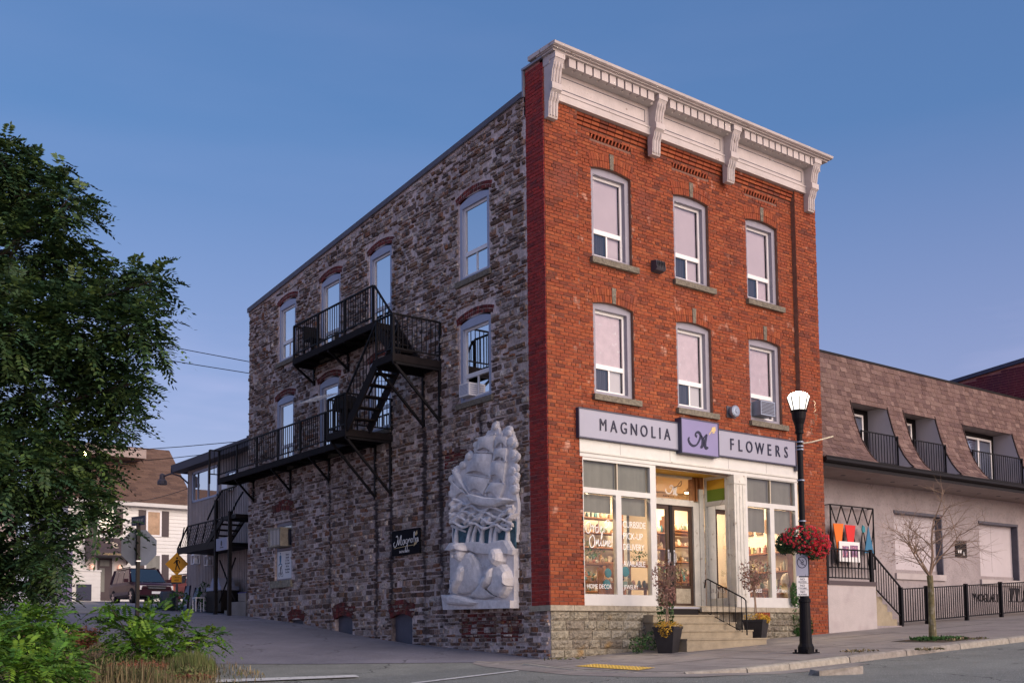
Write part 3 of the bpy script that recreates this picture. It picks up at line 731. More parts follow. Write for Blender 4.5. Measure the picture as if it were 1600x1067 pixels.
for a, b, c, e in BAS: seg_arch(ar, a-.02, b+.02, e-.10 if e > .99 else e-.05, .10, .34 if e > .99 else .25, 13, sf, rows=3)
seg_arch(ar, 11.15, 12.3, 3.95, .10, .30, 16, sf)
ar.build('relieving_arch', 'brick_arch', bld, kind='stuff')
# scattered bricks and rust stones patch by the relief
m = MB(); lay_bricks(sf, 2.75, 3.6, 4.15, 4.55, [], mb=m); lay_bricks(sf, .9, 3.0, .35, .98, [(1.6,1.75,0,2)], mb=m, Lb=.24); m.build('brick_patch', 'brick_arch', bld, kind='stuff')
for (a, b, c, e) in BAS:
    m = MB(); m.box(.10,.14,a,b,c,e); m.build('basement_panel', 'lead_dark', bld)
# ---- back, right and top of the shell
m = MB(); m.box(BW-.02, BW, .35, BD, 0, 10.4); m.box(0.3, BW, BD-.3, BD-.01, .3, 10.2); m.box(.3,BW-.02,.5,BD-.3,10.0,10.15); m.box(BW-.35,BW,.01,.57,.2,ZT)
m.build('rear_wall', 'mortar_red', bld)
m = MB(); m.box(.02,.35,.02,.5,1.0,ZT-.01); m.box(.35,BW-.36,.3,.5,10.2,ZT-.01); m.box(.3,BW-.3,.42,.5,4.25,10.2); m.box(.3,.36,.5,BD-.3,.5,10.1); m.box(.36,BW-.3,.51,BD-.31,4.26,4.4)
m.build('inner_shell', 'room_dark', bld)
# parapet cap and roof-edge flashing
m = MB(); m.box(-.06,.45,-.02,SP+.06,ZT,ZT+.045); m.box(-.05,-.003,SP+.01,SP+.06,11.42,ZT); m.box(.0,.40,SP+.005,SP+.055,11.0,ZT-.001)
q = [(.63,roofz(.63)),(BD+.05,roofz(BD+.05)),(BD+.05,roofz(BD+.05)+.11),(.63,roofz(.63)+.09)]
m.prism(q, sf, -.35, .05); m.box(.4,BW,.2,.5,ZT,ZT+.04)
m.build('flashing', 'flashing', bld)
m = MB(); m.prism([(u, z+(.03 if i>1 else .0)-.012) for i, (u, z) in enumerate(q)], sf, .052, .062); m.build('drip_edge', 'lead_dark', bld)
# ================================================================== WINDOWS
def front_window(i, a, b, z0, zs, blind, low_l, low_r, gl='glass_front'):
    w = MB(); cs = .115; y1 = FY+.07; y2 = FY+.21
    w2 = (b-a)/2; cx = (a+b)/2; R = (w2*w2+RISE*RISE)/(2*RISE); cz = zs+RISE-R; th = math.asin(w2/R)
    w.box(a+.002, a+cs, y1, y2, z0+.01, zs-.09); w.box(b-cs, b-.002, y1, y2, z0+.01, zs-.09); w.box(a+cs, b-cs, y1, y2, z0+.01, z0+.10)
    arc = [(min(max(cx+R*math.sin(t),a+.002),b-.002), cz+R*math.cos(t)-.002) for t in [th-2*th*k/12 for k in range(13)]]
    w.prism([(a+.002, zs-.09),(b-.002, zs-.09)]+arc, FR(y1), -(y2-y1), 0)
    wo = w.build('window', 'casing_grey', bld)
    sa, sb, s0, s1 = a+cs, b-cs, z0+.10, zs-.09; ys = FY+.165; ye = FY+.20
    f = .055; zr = s0+(s1-s0)*.29; mx = (sa+sb)/2
    s = MB(); s.box(sa, sa+f, ys, ye, s0, s1); s.box(sb-f, sb, ys, ye, s0, s1); s.box(sa+f, sb-f, ys, ye, s0, s0+f); s.box(sa+f, sb-f, ys, ye, s1-f, s1)
    s.box(sa+f, sb-f, ys-.012, ye, zr, zr+.095); s.box(mx-.02, mx+.02, ys+.004, ye, s0+f, zr)
    s.build('sash', 'vinyl_white', wo)
    for n_, (p, q, c, e) in enumerate(((sa+f, sb-f, zr+.095, s1-f), (sa+f, mx-.02, s0+f, zr), (mx+.02, sb-f, s0+f, zr))):
        m = MB(); m.quad((p,ys+.02,c),(q,ys+.02,c),(q,ys+.02,e),(p,ys+.02,e)); m.build('pane', gl, wo)
        m = MB(); mt = (blind, low_l, low_r)[n_]
        k = 14 if mt == 'curtain_dark' else 1; yy = ye+.03
        for j in range(k):
            u0, u1 = p+(q-p)*j/k, p+(q-p)*(j+1)/k; o0, o1 = (.012 if j%2 else 0), (.012 if (j+1)%2 else 0)
            m.quad((u0,yy+o0,c-.02),(u1,yy+o1,c-.02),(u1,yy+o1,e+.02),(u0,yy+o0,e+.02))
        m.build('curtain', mt, wo)
    m = MB(); x0, x1 = a-.07, b+.13
    m.box(x0, x1, FY-.10, FY+.07, z0-.125, z0-.002); m.build('sill', 'sill_stone', wo)
    return wo
kinds = [('blind_white','curtain_dark','blind_white'),('blind_white','curtain_dark','blind_white'),('blind_white','curtain_dark','blind_frost'),
         ('blind_frost','curtain_dark','plain_white'),('blind_frost','curtain_dark','plain_white'),('blind_frost','interior_wood','plain_white')]
for i, (W, K) in enumerate(zip(FW, kinds)): front_window(i, *W, *K)
def side_window(a, b, z0, z1, door, curtain):
    # a = end nearer the street
    w = MB(); X1 = .015; X2 = .15; c = .10
    w.box(X1,X2,a+.002,a+c,z0,z1-.10); w.box(X1,X2,b-c,b-.002,z0,z1-.10); w.box(X1,X2,a+c,b-c,z0+.01,z0+.08)
    n = 8; arc = [(a+.002+(b-a-.004)*k/n, z1+.10*math.sin(math.pi*k/n)*.98) for k in range(n+1)]
    w.prism([(a+.002,z1-.10)]+arc+[(b-.002,z1-.10)], SD(X1), -(X2-X1), 0)
    wo = w.build('window', 'casing_blue', bld)
    sa, sb, s0, s1 = a+c, b-c, z0+.08, z1-.10; f = .055; xs, xe = .07, .13
    s = MB(); s.box(xs,xe,sa,sa+f,s0,s1); s.box(xs,xe,sb-f,sb,s0,s1); s.box(xs,xe,sa+f,sb-f,s0,s0+f); s.box(xs,xe,sa+f,sb-f,s1-f,s1)
    zr = s0+(s1-s0)*(.30 if not door else .28); s.box(xs-.01,xe,sa+f,sb-f,zr,zr+.09); mx = (sa+sb)/2; s.box(xs+.004,xe,mx-.02,mx+.02,s0+f,zr)
    s.build('sash', 'vinyl_white', wo)
    for (p, q, c_, e) in ((sa+f, sb-f, zr+.09, s1-f),(sa+f, mx-.02, s0+f, zr),(mx+.02, sb-f, s0+f, zr)):
        m = MB(); m.quad((xs+.02,p,c_),(xs+.02,q,c_),(xs+.02,q,e),(xs+.02,p,e)); m.build('pane', 'glass_side', wo)
    m = MB(); k = 16
    for j in range(k):
        u0, u1 = sa+(sb-sa)*j/k, sa+(sb-sa)*(j+1)/k
        m.quad((.19+.02*(j%2),u0,s0),(.19+.02*((j+1)%2),u1,s0),(.19+.02*((j+1)%2),u1,s1),(.19+.02*(j%2),u0,s1))
    m.build('curtain', curtain, wo)
    m = MB(); m.box(-.07,.09,a-.09,b+.09,z0-.12,z0-.002); m.build('sill', 'sill_stone', wo)
for (a, b, c, e, k), cu in zip(SW3+SW2, ('blind_white','curtain_dark','curtain_dark','curtain_dark','curtain_blue','curtain_dark','curtain_dark','curtain_dark')):
    side_window(a, b, c, e, k, cu)
# small ground-floor window, boarded below
a, b, c, e = SMALL
w = MB(); w.box(.06,.2,a+.002,a+.09,c,e-.002); w.box(.06,.2,b-.09,b-.002,c,e-.002); w.box(.06,.2,a+.09,b-.09,e-.10,e-.002); w.box(.06,.2,a+.09,b-.09,c+.002,c+.06); w.box(.06,.2,a+.09,b-.09,2.93,3.0)
wo = w.build('window', 'casing_grey', bld)
m = MB(); m.box(.10,.12,a+.09,b-.09,3.0,e-.10); m.build('pane', 'glass_dark', wo)
m = MB(); m.box(.14,.16,a+.09,b-.09,c,e-.1); m.build('backing', 'lead_dark', wo)
m = MB(); m.box(-.09,.06,a-.12,b+.15,c-.20,c-.003); m.build('sill', 'stone_base', wo)

# ================================================================== CORNICE
co = MB(); xL, xR = -.02, BW+.02
co.box(.30,BW-.26,-.05,.12,11.18,11.82)                       # frieze board
co.box(.30,BW-.26,-.085,-.05,11.18,11.33); co.box(.30,BW-.26,-.10,-.085,11.33,11.36)
co.box(.0,BW,-.20,.10,11.80,12.0)                              # bed block carrying the dentils
co.box(xL-.03,xR+.03,-.38,.12,11.985,12.02); co.box(xL-.06,xR+.06,-.44,.12,12.02,12.04)
cor = co.build('cornice', 'cornice_paint', bld)
m = MB(); m.prism([(-.47,12.04),(-.505,12.055),(-.52,12.10),(-.50,12.115),(.35,12.13),(.35,12.04)], lambda u, v, d: (d, u, v), xL-.09, xR+.09); m.build('crown_moulding', 'cornice_paint', cor)
m = MB(); m.box(xL-.095,xR+.095,-.45,-.30,12.0405,12.0455); m.build('soffit_shade_strip', 'lead_dark', cor)  # solid dark strip, colours in the shade under the crown moulding
x = .50; BX = (.135,3.02,5.41,8.34)
while x < BW-.3:
    if not any(abs(x-q) < .20 for q in BX[1:3]):
        m = MB(); m.box(x-.088,x+.088,-.33,-.20,11.80,11.984); m.build('dentil', 'cornice_paint', cor)
    x += .2205
for j, q in enumerate(BX):
    # scrolled bracket: side outline (y, z), three flutes on the face
    pr = [(0,11.98),(-.37,11.98),(-.37,11.86),(-.33,11.80),(-.32,11.74),(-.28,11.66),(-.255,11.52),(-.24,11.42),(-.265,11.40),(-.265,11.26),(-.22,11.22),(-.20,11.14),(-.155,11.05),(-.14,10.78),(-.12,10.74),(0,10.74)]
    m = MB(); m.prism(pr, lambda u, v, d: (d, u, v), q-.12, q+.12)
    bo = m.build('bracket', 'cornice_paint', cor)
    face = [(u, v) for u, v in pr[1:-2]]
    for t in (-.075,0,.075):
        m = MB()
        for (p0, p1) in ((3,7),(10,13)):
            pts = [(q+t, pr[k][0]-.005, pr[k][1]) for k in range(p0, p1+1)]
            m.tube(pts, .022, 6)
        m.build('flute', 'cornice_paint', bo)
    m = MB(); m.box(q-.13,q+.13,-.28,-.2,11.27,11.40); m.box(q-.13,q+.13,-.385,-.2,11.87,11.975); m.build('block', 'cornice_paint', bo)
for p, q in zip(BX[:-1], BX[1:]):
    m = MB(); a, b, c, e = p+.28, q-.24, 11.45, 11.70
    for r_ in ((a,b,e,e+.012),(a,b,c-.012,c),(a,a+.012,c,e),(b-.012,b,c,e)): m.box(r_[0],r_[1],-.058,-.05,r_[2],r_[3])
    m.build('panel_groove', 'lead_dark', cor)

# ================================================================== SHOPFRONT
sh = MB()
# fascia and corner posts
sh.box(.80,7.64,-.02,.30,4.02,4.42); 
shop = sh.build('shopfront', 'white_paint', bld)
m = MB(); m.box(.78,7.66,-.045,-.02,4.10,4.135); m.box(.78,7.66,-.05,-.02,4.39,4.42); m.build('fascia_moulding', 'old_white_paint', shop)
for xj in (1.9,3.35,5.2,6.5):
    m = MB(); m.box(xj,xj+.006,-.0215,-.02,4.14,4.39); m.build('fascia_joint', 'lead_dark', shop)
def unit(x0, x1, zt0, zt1, zb, xm, side):
    fw = MB(); y0, y1 = .0, .11; p = .10
    fw.box(x0,x0+p,y0,y1,1.045,4.02); fw.box(x1-(.17 if side == 'L' else p),x1,y0,y1,1.045,4.02)
    xr = x1-(.17 if side == 'L' else p)
    fw.box(x0+p,xr,y0,y1,zt1,4.02); fw.box(x0+p,xr,y0,y1,zt0-.11,zt0); fw.box(x0+p,xr,y0,y1,1.045,zb)
    fw.box(xm-.075,xm+.075,y0,y1,zb,zt0-.11)
    fr = fw.build('display_window', 'white_paint', shop)
    m = MB(); m.box(xm-.012,xm+.012,y0+.03,y1-.02,zt0,zt1); m.build('muntin', 'pot_cream', fr)
    for (a, b, c, e) in ((x0+p,xm-.075,zb,zt0-.11),(xm+.075,xr,zb,zt0-.11),(x0+p,xm-.012,zt0,zt1),(xm+.012,xr,zt0,zt1)):
        m = MB(); m.quad((a,.06,c),(b,.06,c),(b,.06,e),(a,.06,e)); m.build('pane', 'glass_shop', fr)
    m = MB(); m.quad((x0+p,.13,zt0-.02),(xr,.13,zt0-.02),(xr,.13,zt1+.02),(x0+p,.13,zt1+.02)); m.build('transom_blind', 'sheer_grey', fr)
    for (a, b) in ((x0+p, xm-.075),(xm+.075, xr)):
        zl_ = 2.93 if side == 'L' else 2.78; m = MB(); m.quad((a,.17,zl_),(b,.17,zl_),(b,.17,zt0-.11),(a,.17,zt0-.11)); m.build('roller_blind', 'sheer_grey', fr)
    return fr
unit(.80, 2.93, 3.41, 3.96, 1.27, 1.85, 'L')
unit(5.74, 7.64, 3.45, 4.0, 1.27, 6.69, 'R')
# weathered column right of the recess
m = MB(); m.box(5.36,5.74,-.03,.14,1.045,4.02); m.box(5.34,5.76,-.05,.14,1.045,1.30); m.box(5.34,5.76,-.05,.14,3.82,4.02)
for k in range(3): m.box(5.42+.11*k,5.46+.11*k,-.042,-.03,1.32,3.8)
m.build('column', 'old_white_paint', shop)
# entrance recess: floor, ceiling, left return, back
RYB = .92
m = MB(); m.box(2.93,5.36,.0,RYB+.3,.98,1.06); m.build('recess_floor', 'concrete_step', shop)
m = MB(); m.box(2.93,5.36,.11,RYB+.1,4.05,4.12); m.build('recess_ceiling', 'amber_panel', shop)
# back wall frame
m = MB(); m.box(2.95,3.26,RYB,RYB+.12,1.06,4.05); m.box(5.02,5.20,RYB-.02,RYB+.12,1.06,3.46); m.box(3.26,5.02,RYB-.03,RYB+.12,3.36,3.50); m.box(3.26,5.02,RYB,RYB+.12,4.0,4.05)
m.box(5.20,5.34,RYB-.05,RYB+.12,1.06,3.78)
m.build('entrance_frame', 'old_white_paint', shop)
m = MB(); m.box(5.02,5.10,RYB,RYB+.12,3.5,4.05); m.box(5.12,5.18,RYB-.02,RYB+.12,3.5,4.05); m.box(5.22,5.34,RYB-.05,RYB+.12,3.79,4.05); m.build('old_post', 'interior_wood', shop)
m = MB(); m.box(3.1,5.2,-.02,.0,1.0,1.04); m.build('threshold', 'steel', shop)
m = MB(); m.quad((3.26,RYB+.06,3.5),(5.02,RYB+.06,3.5),(5.02,RYB+.06,4.0),(3.26,RYB+.06,4.0)); tr = m.build('transom_pane', 'glass_shop', shop)
# logo on the transom
def logo(mb, fn, s, wd):
    k = s
    mb.stroke([(-.62*k,.10*k),(-.68*k,.0),(-.60*k,-.16*k),(-.40*k,-.24*k),(-.18*k,-.16*k),(.0,.08*k),(.05*k,.26*k),(-.06*k,.36*k),(-.2*k,.33*k),(-.26*k,.22*k),(-.17*k,.17*k)], fn, [.05*wd,.10*wd,.12*wd,.10*wd,.07*wd,.1*wd,.14*wd,.12*wd,.08*wd,.08*wd,.13*wd])
    mb.stroke([(.04*k,.26*k),(.15*k,.15*k),(.18*k,-.05*k),(.12*k,-.22*k),(.02*k,-.26*k)], fn, [.05*wd,.12*wd,.17*wd,.14*wd,.07*wd])
    mb.stroke([(.16*k,.06*k),(.28*k,.20*k),(.42*k,.32*k)], fn, [.04*wd,.05*wd,.05*wd])
    mb.stroke([(.44*k,.32*k),(.36*k,.12*k),(.30*k,-.10*k),(.36*k,-.26*k),(.50*k,-.22*k)], fn, [.08*wd,.14*wd,.18*wd,.14*wd,.07*wd])
m = MB(); logo(m, at(FR(RYB+.05), 4.42, 3.70), .32, .32); m.build('logo', 'letter_white', tr)
m = MB(); m.stroke([(4.45,3.77),(4.58,3.82),(4.66,3.9),(4.72,3.94),(4.70,3.84),(4.60,3.82)], FR(RYB+.05), .014); m.text('M A G N O L I A', at(FR(RYB+.05),4.12,3.55), .05, .004); m.build('logo_sprig', 'letter_navy', tr)
# doors
def door(x0, x1, handle_left):
    m = MB(); st = .085; y0, y1 = RYB+.02, RYB+.075; zb, zt = 1.07, 3.36
    m.box(x0,x0+st,y0,y1,zb,zt); m.box(x1-st,x1,y0,y1,zb,zt); m.box(x0+st,x1-st,y0,y1,zt-.10,zt); m.box(x0+st,x1-st,y0,y1,zb,zb+.08); m.box(x0+st,x1-st,y0,y1,zb+.42,zb+.48)
    d = m.build('entrance_door', 'door_wood_dark', shop)
    m = MB(); m.quad((x0+st,y0+.02,zb+.48),(x1-st,y0+.02,zb+.48),(x1-st,y0+.02,zt-.1),(x0+st,y0+.02,zt-.1)); m.build('door_pane', 'glass_shop', d)
    m = MB(); m.box(x0+st,x1-st,y0+.01,y1-.01,zb+.08,zb+.42); m.build('kick_panel', 'ledge_stone', d)
    hx = x0+st/2 if handle_left else x1-st/2
    m = MB(); m.box(hx-.025,hx+.025,y0-.012,y0-.001,2.0,2.35); m.tube([(hx,y0-.01,2.05),(hx,y0-.06,2.07),(hx,y0-.06,2.27),(hx,y0-.01,2.3)], .012, 6); m.build('door_handle', 'steel', d)
door(3.28, 4.26, False); door(4.36, 5.01, True)
m = MB(); m.box(4.262,4.358,RYB,RYB+.09,1.06,3.36); m.build('door_post', 'gutter_dark', shop)
# right return of the recess (faces the lane side): window to the planting display
RX = 5.35
m = MB(); m.box(RX,RX+.09,.14,.24,1.06,4.05); m.box(RX,RX+.09,RYB-.10,RYB-.055,1.06,4.05); m.box(RX,RX+.09,.24,RYB-.10,3.38,3.48); m.box(RX,RX+.09,.24,RYB-.10,1.06,1.26); m.box(RX,RX+.09,.24,RYB-.10,3.98,4.05)
rt = m.build('return_window', 'old_white_paint', shop)
m = MB(); m.quad((RX+.04,.24,1.26),(RX+.04,RYB-.1,1.26),(RX+.04,RYB-.1,3.38),(RX+.04,.24,3.38)); m.build('pane', 'glass_shop', rt)
m = MB(); m.box(RX+.05,RX+.06,.24,RYB-.1,3.48,3.76); m.build('transom_pane', 'green_panel', rt)
m = MB(); m.box(RX+.05,RX+.06,.24,RYB-.1,3.76,3.98); m.build('transom_pane', 'amber_panel', rt)
# left return
m = MB(); m.box(2.84,2.93,.11,.2,1.06,4.05); m.box(2.84,2.93,RYB-.1,RYB,1.06,4.05); m.box(2.84,2.93,.2,RYB-.1,3.38,3.48); m.box(2.84,2.93,.2,RYB-.1,1.06,1.26)
rl = m.build('return_window', 'old_white_paint', shop)
m = MB(); m.quad((2.88,.2,1.26),(2.88,RYB-.1,1.26),(2.88,RYB-.1,3.38),(2.88,.2,3.38)); m.build('pane', 'glass_shop', rl)
m = MB(); m.quad((2.88,.2,3.48),(2.88,RYB-.1,3.48),(2.88,RYB-.1,4.05),(2.88,.2,4.05)); m.build('transom_pane', 'sheer_grey', rl)
# window lettering
sf1 = FR(.055)
def lettering(txt, x, z, size, sx=.8, space=1.0, al='LEFT', m_='letter_white', name='lettering', par=None, dep=.003):
    mm = MB(); mm.text(txt, at(sf1, x, z), size, dep, sx=sx, space=space, align=al); return mm.build(name, m_, par or shop)
lettering('HOME DECOR', 1.00, 1.39, .125, .82); lettering('JEWELRY', 2.0, 1.39, .125, .82)
lettering('PICK-UP', 2.0, 2.42, .19, .82); lettering('DELIVERY', 2.0, 2.20, .18, .78); lettering('CURBSIDE', 2.0, 2.66, .19, .76); lettering('AVAILABLE', 2.0, 1.86, .16, .80)
lettering('CANDLES', 5.88, 1.39, .12, .85); lettering('GIFTWARE', 6.82, 1.39, .12, .8)
m = MB()
def script(mb, x, z, s, word):
    c = at(sf1, x, z)
    if word == 'order':
        mb.stroke([(.10*s,.42*s),(-.02*s,.30*s),(.0,.05*s),(.14*s,.0),(.24*s,.20*s),(.18*s,.42*s),(.08*s,.40*s)], c, .03*s)
        mb.stroke([(.28*s,.25*s),(.34*s,.28*s),(.36*s,.02*s)], c, .03*s); mb.stroke([(.36*s,.18*s),(.42*s,.28*s),(.48*s,.26*s)], c, .025*s)
        mb.stroke([(.60*s,.24*s),(.50*s,.22*s),(.50*s,.04*s),(.60*s,.08*s),(.66*s,.50*s),(.62*s,.04*s)], c, .028*s)
        mb.stroke([(.70*s,.14*s),(.80*s,.22*s),(.76*s,.28*s),(.70*s,.12*s),(.78*s,.02*s),(.88*s,.10*s)], c, .026*s)
        mb.stroke([(.92*s,.04*s),(.93*s,.27*s),(1.02*s,.24*s),(1.10*s,.30*s),(1.2*s,.5*s),(1.1*s,.55*s),(.95*s,.42*s)], c, .024*s)
    else:
        mb.stroke([(.14*s,.44*s),(.0,.28*s),(.06*s,.0),(.22*s,.04*s),(.27*s,.28*s),(.18*s,.46*s),(.12*s,.42*s)], c, .034*s)
        mb.stroke([(.32*s,.06*s),(.36*s,.28*s),(.38*s,.12*s),(.46*s,.30*s),(.48*s,.06*s),(.54*s,.10*s)], c, .028*s)
        mb.stroke([(.56*s,.12*s),(.68*s,.55*s),(.62*s,.5*s),(.60*s,.08*s),(.68*s,.10*s)], c, .026*s)
        mb.stroke([(.72*s,.28*s),(.72*s,.07*s),(.78*s,.1*s)], c, .028*s)
        mb.stroke([(.80*s,.06*s),(.83*s,.28*s),(.85*s,.12*s),(.92*s,.28*s),(.94*s,.06*s),(.98*s,.1*s)], c, .026*s)
        mb.stroke([(.98*s,.12*s),(1.08*s,.22*s),(1.03*s,.29*s),(.99*s,.12*s),(1.06*s,.04*s),(1.14*s,.1*s)], c, .026*s)
        mb.stroke([(1.20*s,.6*s),(1.17*s,.2*s)], c, .03*s); mb.stroke([(1.16*s,.07*s),(1.17*s,.1*s)], c, .035*s)
script(m, 1.0, 2.50, .52, 'order'); script(m, 1.08, 2.22, .52, 'online'); m.build('lettering', 'letter_white', shop)
m = MB(); m.text('PLANTS', lambda u, v, d: (RX-.003-d*0+.03, RYB-.14-u, 1.38+v), .15, .003, sx=.86); m.build('lettering', 'letter_white', rt)

# ---- stone base with squared blocks
base = MB()
base.box(.012,2.9,.012,.5,-.3,.94); base.box(5.6,7.62,.012,.5,-.1,.94); base.box(2.9,5.6,.3,.6,-.3,.94)
sb = base.build('stone_base', 'mortar_base', bld)
def blocks(u0, u1, rows, rng, mnm, fn=FR(0.0), lo_w=.28, hi_w=.62, dd=.035):
    for (c, e) in rows:
        u = u0
        while u < u1-.05:
            wd = rng.uniform(lo_w, hi_w); b = min(u+wd, u1)
            if u1-b < .12: b = u1
            if e > g(u,0)-.03:
                m = MB(); k = 7; JJ = 5; grid = []
                for j in range(JJ):
                    for i in range(k):
                        s_, t_ = i/(k-1), j/(JJ-1); ed = (i in (0,k-1)) or (j in (0,JJ-1))
                        grid.append(fn(u+.008+(b-u-.016)*s_+rng.uniform(-.004,.004), c+.007+(e-c-.014)*t_+rng.uniform(-.004,.004), dd*(.25 if ed else rng.uniform(.7,1.9))))
                nb = len(grid); bk = [fn(u+.008,c+.007,-.02),fn(b-.008,c+.007,-.02),fn(b-.008,e-.007,-.02),fn(u+.008,e-.007,-.02)]
                fs = [(j*k+i, j*k+i+1, (j+1)*k+i+1, (j+1)*k+i) for j in range(JJ-1) for i in range(k-1)]
                fs += [(nb, nb+1, *range(k-1,-1,-1)), (nb+1, nb+2, *[j*k+k-1 for j in range(JJ-1,-1,-1)]), (nb+2, nb+3, *[(JJ-1)*k+i for i in range(k)]), (nb+3, nb, *[j*k for j in range(JJ)])]
                m.add(grid+bk, fs); m.build(mnm, 'stone_base', sb)
            u = b
rg = random.Random(5)
blocks(.0, 2.9, [(.745,.93),(.55,.74),(.37,.545),(.18,.365),(.0,.175),(-.2,-.005)], rg, 'block')
blocks(5.62, 7.62, [(.76,.93),(.62,.755),(.49,.615),(.36,.485),(.23,.355)], rg, 'block', lo_w=.16, hi_w=.36)
m = MB()
for u0, u1 in ((-.05,.55),(.56,1.6),(1.61,2.35),(2.36,3.0),(4.18,5.1),(5.11,6.3),(6.31,7.66)):
    m = MB(); m.box(u0,u1,-.07,.3 if u1 < 3.1 or u0 > 5 else .0,.935,1.04); m.build('ledge_slab', 'ledge_stone', sb)
m = MB(); m.box(-.045,.0,.0,SP+.02,.93,1.035); m.build('ledge_slab', 'ledge_stone', sb)
m = MB()
for k in range(7): m.box(6.0+.065*k, 6.055+.065*k, -.06,.02, .75,.93)
m.build('soldier_course', 'brick', sb)
m = MB(); m.box(5.85,6.25,-.10,.0,.30,.745); m.build('granite_slab', 'sill_stone', sb)

# ================================================================== SHOP INTERIOR (seen through the glass)
ro = thing('shop_interior', (4.3,3.5,1.05), 'warm lit flower shop interior seen through the display windows', 'room')
m = MB(); m.box(.38,8.3,.5,6.9,.95,1.04); m.box(.38,2.9,.13,.5,.95,1.16); m.box(5.45,8.3,.13,.5,.95,1.16); m.build('floor', 'interior_floor', ro)
m = MB(); m.box(.37,.39,.14,7,1.04,4.1); m.box(8.29,8.31,.14,7,1.04,4.1); m.box(.38,8.3,6.9,6.95,1.04,4.1); m.build('wall', 'interior_wall', ro)
m = MB(); m.box(.38,8.3,RYB+.14,6.9,4.12,4.2); m.box(.38,2.84,.14,RYB+.14,4.12,4.2); m.box(5.45,8.3,.14,RYB+.14,4.12,4.2); m.build('ceiling', 'interior_ceiling', ro)
def clut(x0, x1, y, z, n, rng, hmax=.22):
    m = MB()
    for k in range(n):
        x = x0+(x1-x0)*(k+.5)/n+rng.uniform(-.02,.02); h = rng.uniform(.07,hmax); r = rng.uniform(.03,.06); yy = y+rng.uniform(-.06,.06)
        t = rng.random()
        if t < .4: m.lathe((x,yy,z), [(r*.7,0),(r,h*.3),(r*.9,h*.7),(r*.4,h*.85),(r*.45,h)], 8)
        elif t < .7: m.box(x-r,x+r,yy-r,yy+r,z,z+h*.8)
        else: m.ball((x,yy,z+h*.5), r*1.1, r*1.1, h*.5, 8, 5)
    return m
rg = random.Random(8)
def shelf_unit(x0, x1, y, zs, label, facing=1):
    s = MB()
    for z in zs: s.box(x0,x1,y-.16,y+.16,z-.03,z)
    s.box(x0-.03,x0,y-.16,y+.16,1.04,zs[-1]+.35); s.box(x1,x1+.03,y-.16,y+.16,1.04,zs[-1]+.35)
    t = s.build('shelf_unit', 'interior_wood', label=label, cat='shelf')
    for z in zs:
        c = clut(x0+.05, x1-.05, y, z, int((x1-x0)/.11), rg); c.build('goods', 'book_mix', t)
    return t
shelf_unit(3.3,4.75,3.1,(1.5,1.85,2.2,2.55,2.9,3.25), 'tall stock shelves seen through the left display window')
shelf_unit(4.85,6.3,3.1,(1.45,1.8,2.2,2.6,3.0), 'tall stock shelves seen through the left door pane')
shelf_unit(6.4,8.1,3.1,(1.5,1.9,2.3,2.7,3.1), 'tall stock shelves seen through the right door pane')
def side_shelf(y0, y1, z, label, seed, hm=.3):
    m = MB(); m.box(7.98,8.28,y0,y1,z-.035,z); t = m.build('wall_shelf', 'interior_wood', label=label, cat='shelf')
    r_ = random.Random(seed); c = MB(); y = y0+.06
    while y < y1-.04:
        h = r_.uniform(.10,hm); rr = r_.uniform(.035,.065); x = 8.12+r_.uniform(-.04,.04)
        if r_.random() < .5: c.lathe((x,y,z), [(rr*.7,0),(rr,h*.35),(rr*.85,h*.7),(rr*.4,h*.85),(rr*.45,h)], 8)
        else: c.box(x-rr,x+rr,y-rr,y+rr,z,z+h*.85)
        y += rr*2+r_.uniform(.01,.05)
    c.build('goods', 'book_mix', t, kind='stuff')
side_shelf(.5,2.9,2.45,'upper wall shelf of bottles behind the right display window',61,.34)
side_shelf(.5,2.9,1.98,'middle wall shelf of gifts behind the right display window',62,.26)
side_shelf(.5,2.9,1.55,'lower wall shelf of boxes behind the right display window',63,.3)
m = MB(); m.box(2.75,3.55,1.1,1.5,1.16,2.02); t = m.build('counter', 'interior_wood', label='orange brown wooden cabinet inside the left window', cat='cabinet')
m = MB(); m.box(2.8,3.5,1.08,1.1,1.62,1.68); m.box(2.8,3.5,1.08,1.1,1.25,1.3); m.build('drawer_gap', 'room_dark', t)
m = MB()
for x, y, z, r in ((1.98,.5,1.74,.10),(1.92,.48,1.50,.11)): m.ball((x,y,z), r, .03, r, 12, 6)
m.build('ornament', 'teal_paint', label='pair of round teal ornaments behind the left pane of the left window', cat='ornament')
m = MB()
for x, y, z, r in ((2.44,.46,1.78,.11),(2.52,.5,1.52,.08)): m.ball((x,y,z), r, .03, r, 12, 6)
m.build('ornament', 'teal_paint', label='pair of round teal ornaments behind the right pane of the left window', cat='ornament')
m = MB(); m.box(1.72,1.86,.5,.55,1.22,1.85); m.build('picture_frame', 'interior_wood', label='framed picture leaning inside the left window', cat='picture')
m = MB(); m.box(3.05,3.2,.7,.8,1.1,2.95); m.build('cream_panel', 'pot_cream', label='tall cream panel inside the left window', cat='panel')
def potted(x, y, z, r, h, label, pm='pot_cream', big=.25):
    t = MB(); t.lathe((x,y,z), [(r*.6,0),(r,h*.4),(r*.95,h),(r*.85,h)], 12); o = t.build('potted_plant', pm, label=label, cat='plant', smooth=True)
    return o, (x,y,z+h)
IP = []
IP.append(potted(6.0,1.02,2.45,.13,.22,'hanging height green plant in a cream bowl by the entrance'))
m = MB(); m.box(5.9,6.1,.92,1.12,1.16,2.44); m.build('plinth', 'pot_cream', label='tall cream plinth under the entrance plant', cat='plinth')
IP.append(potted(5.78,.80,1.62,.10,.16,'small plant in a white pot behind the lettering PLANTS'))
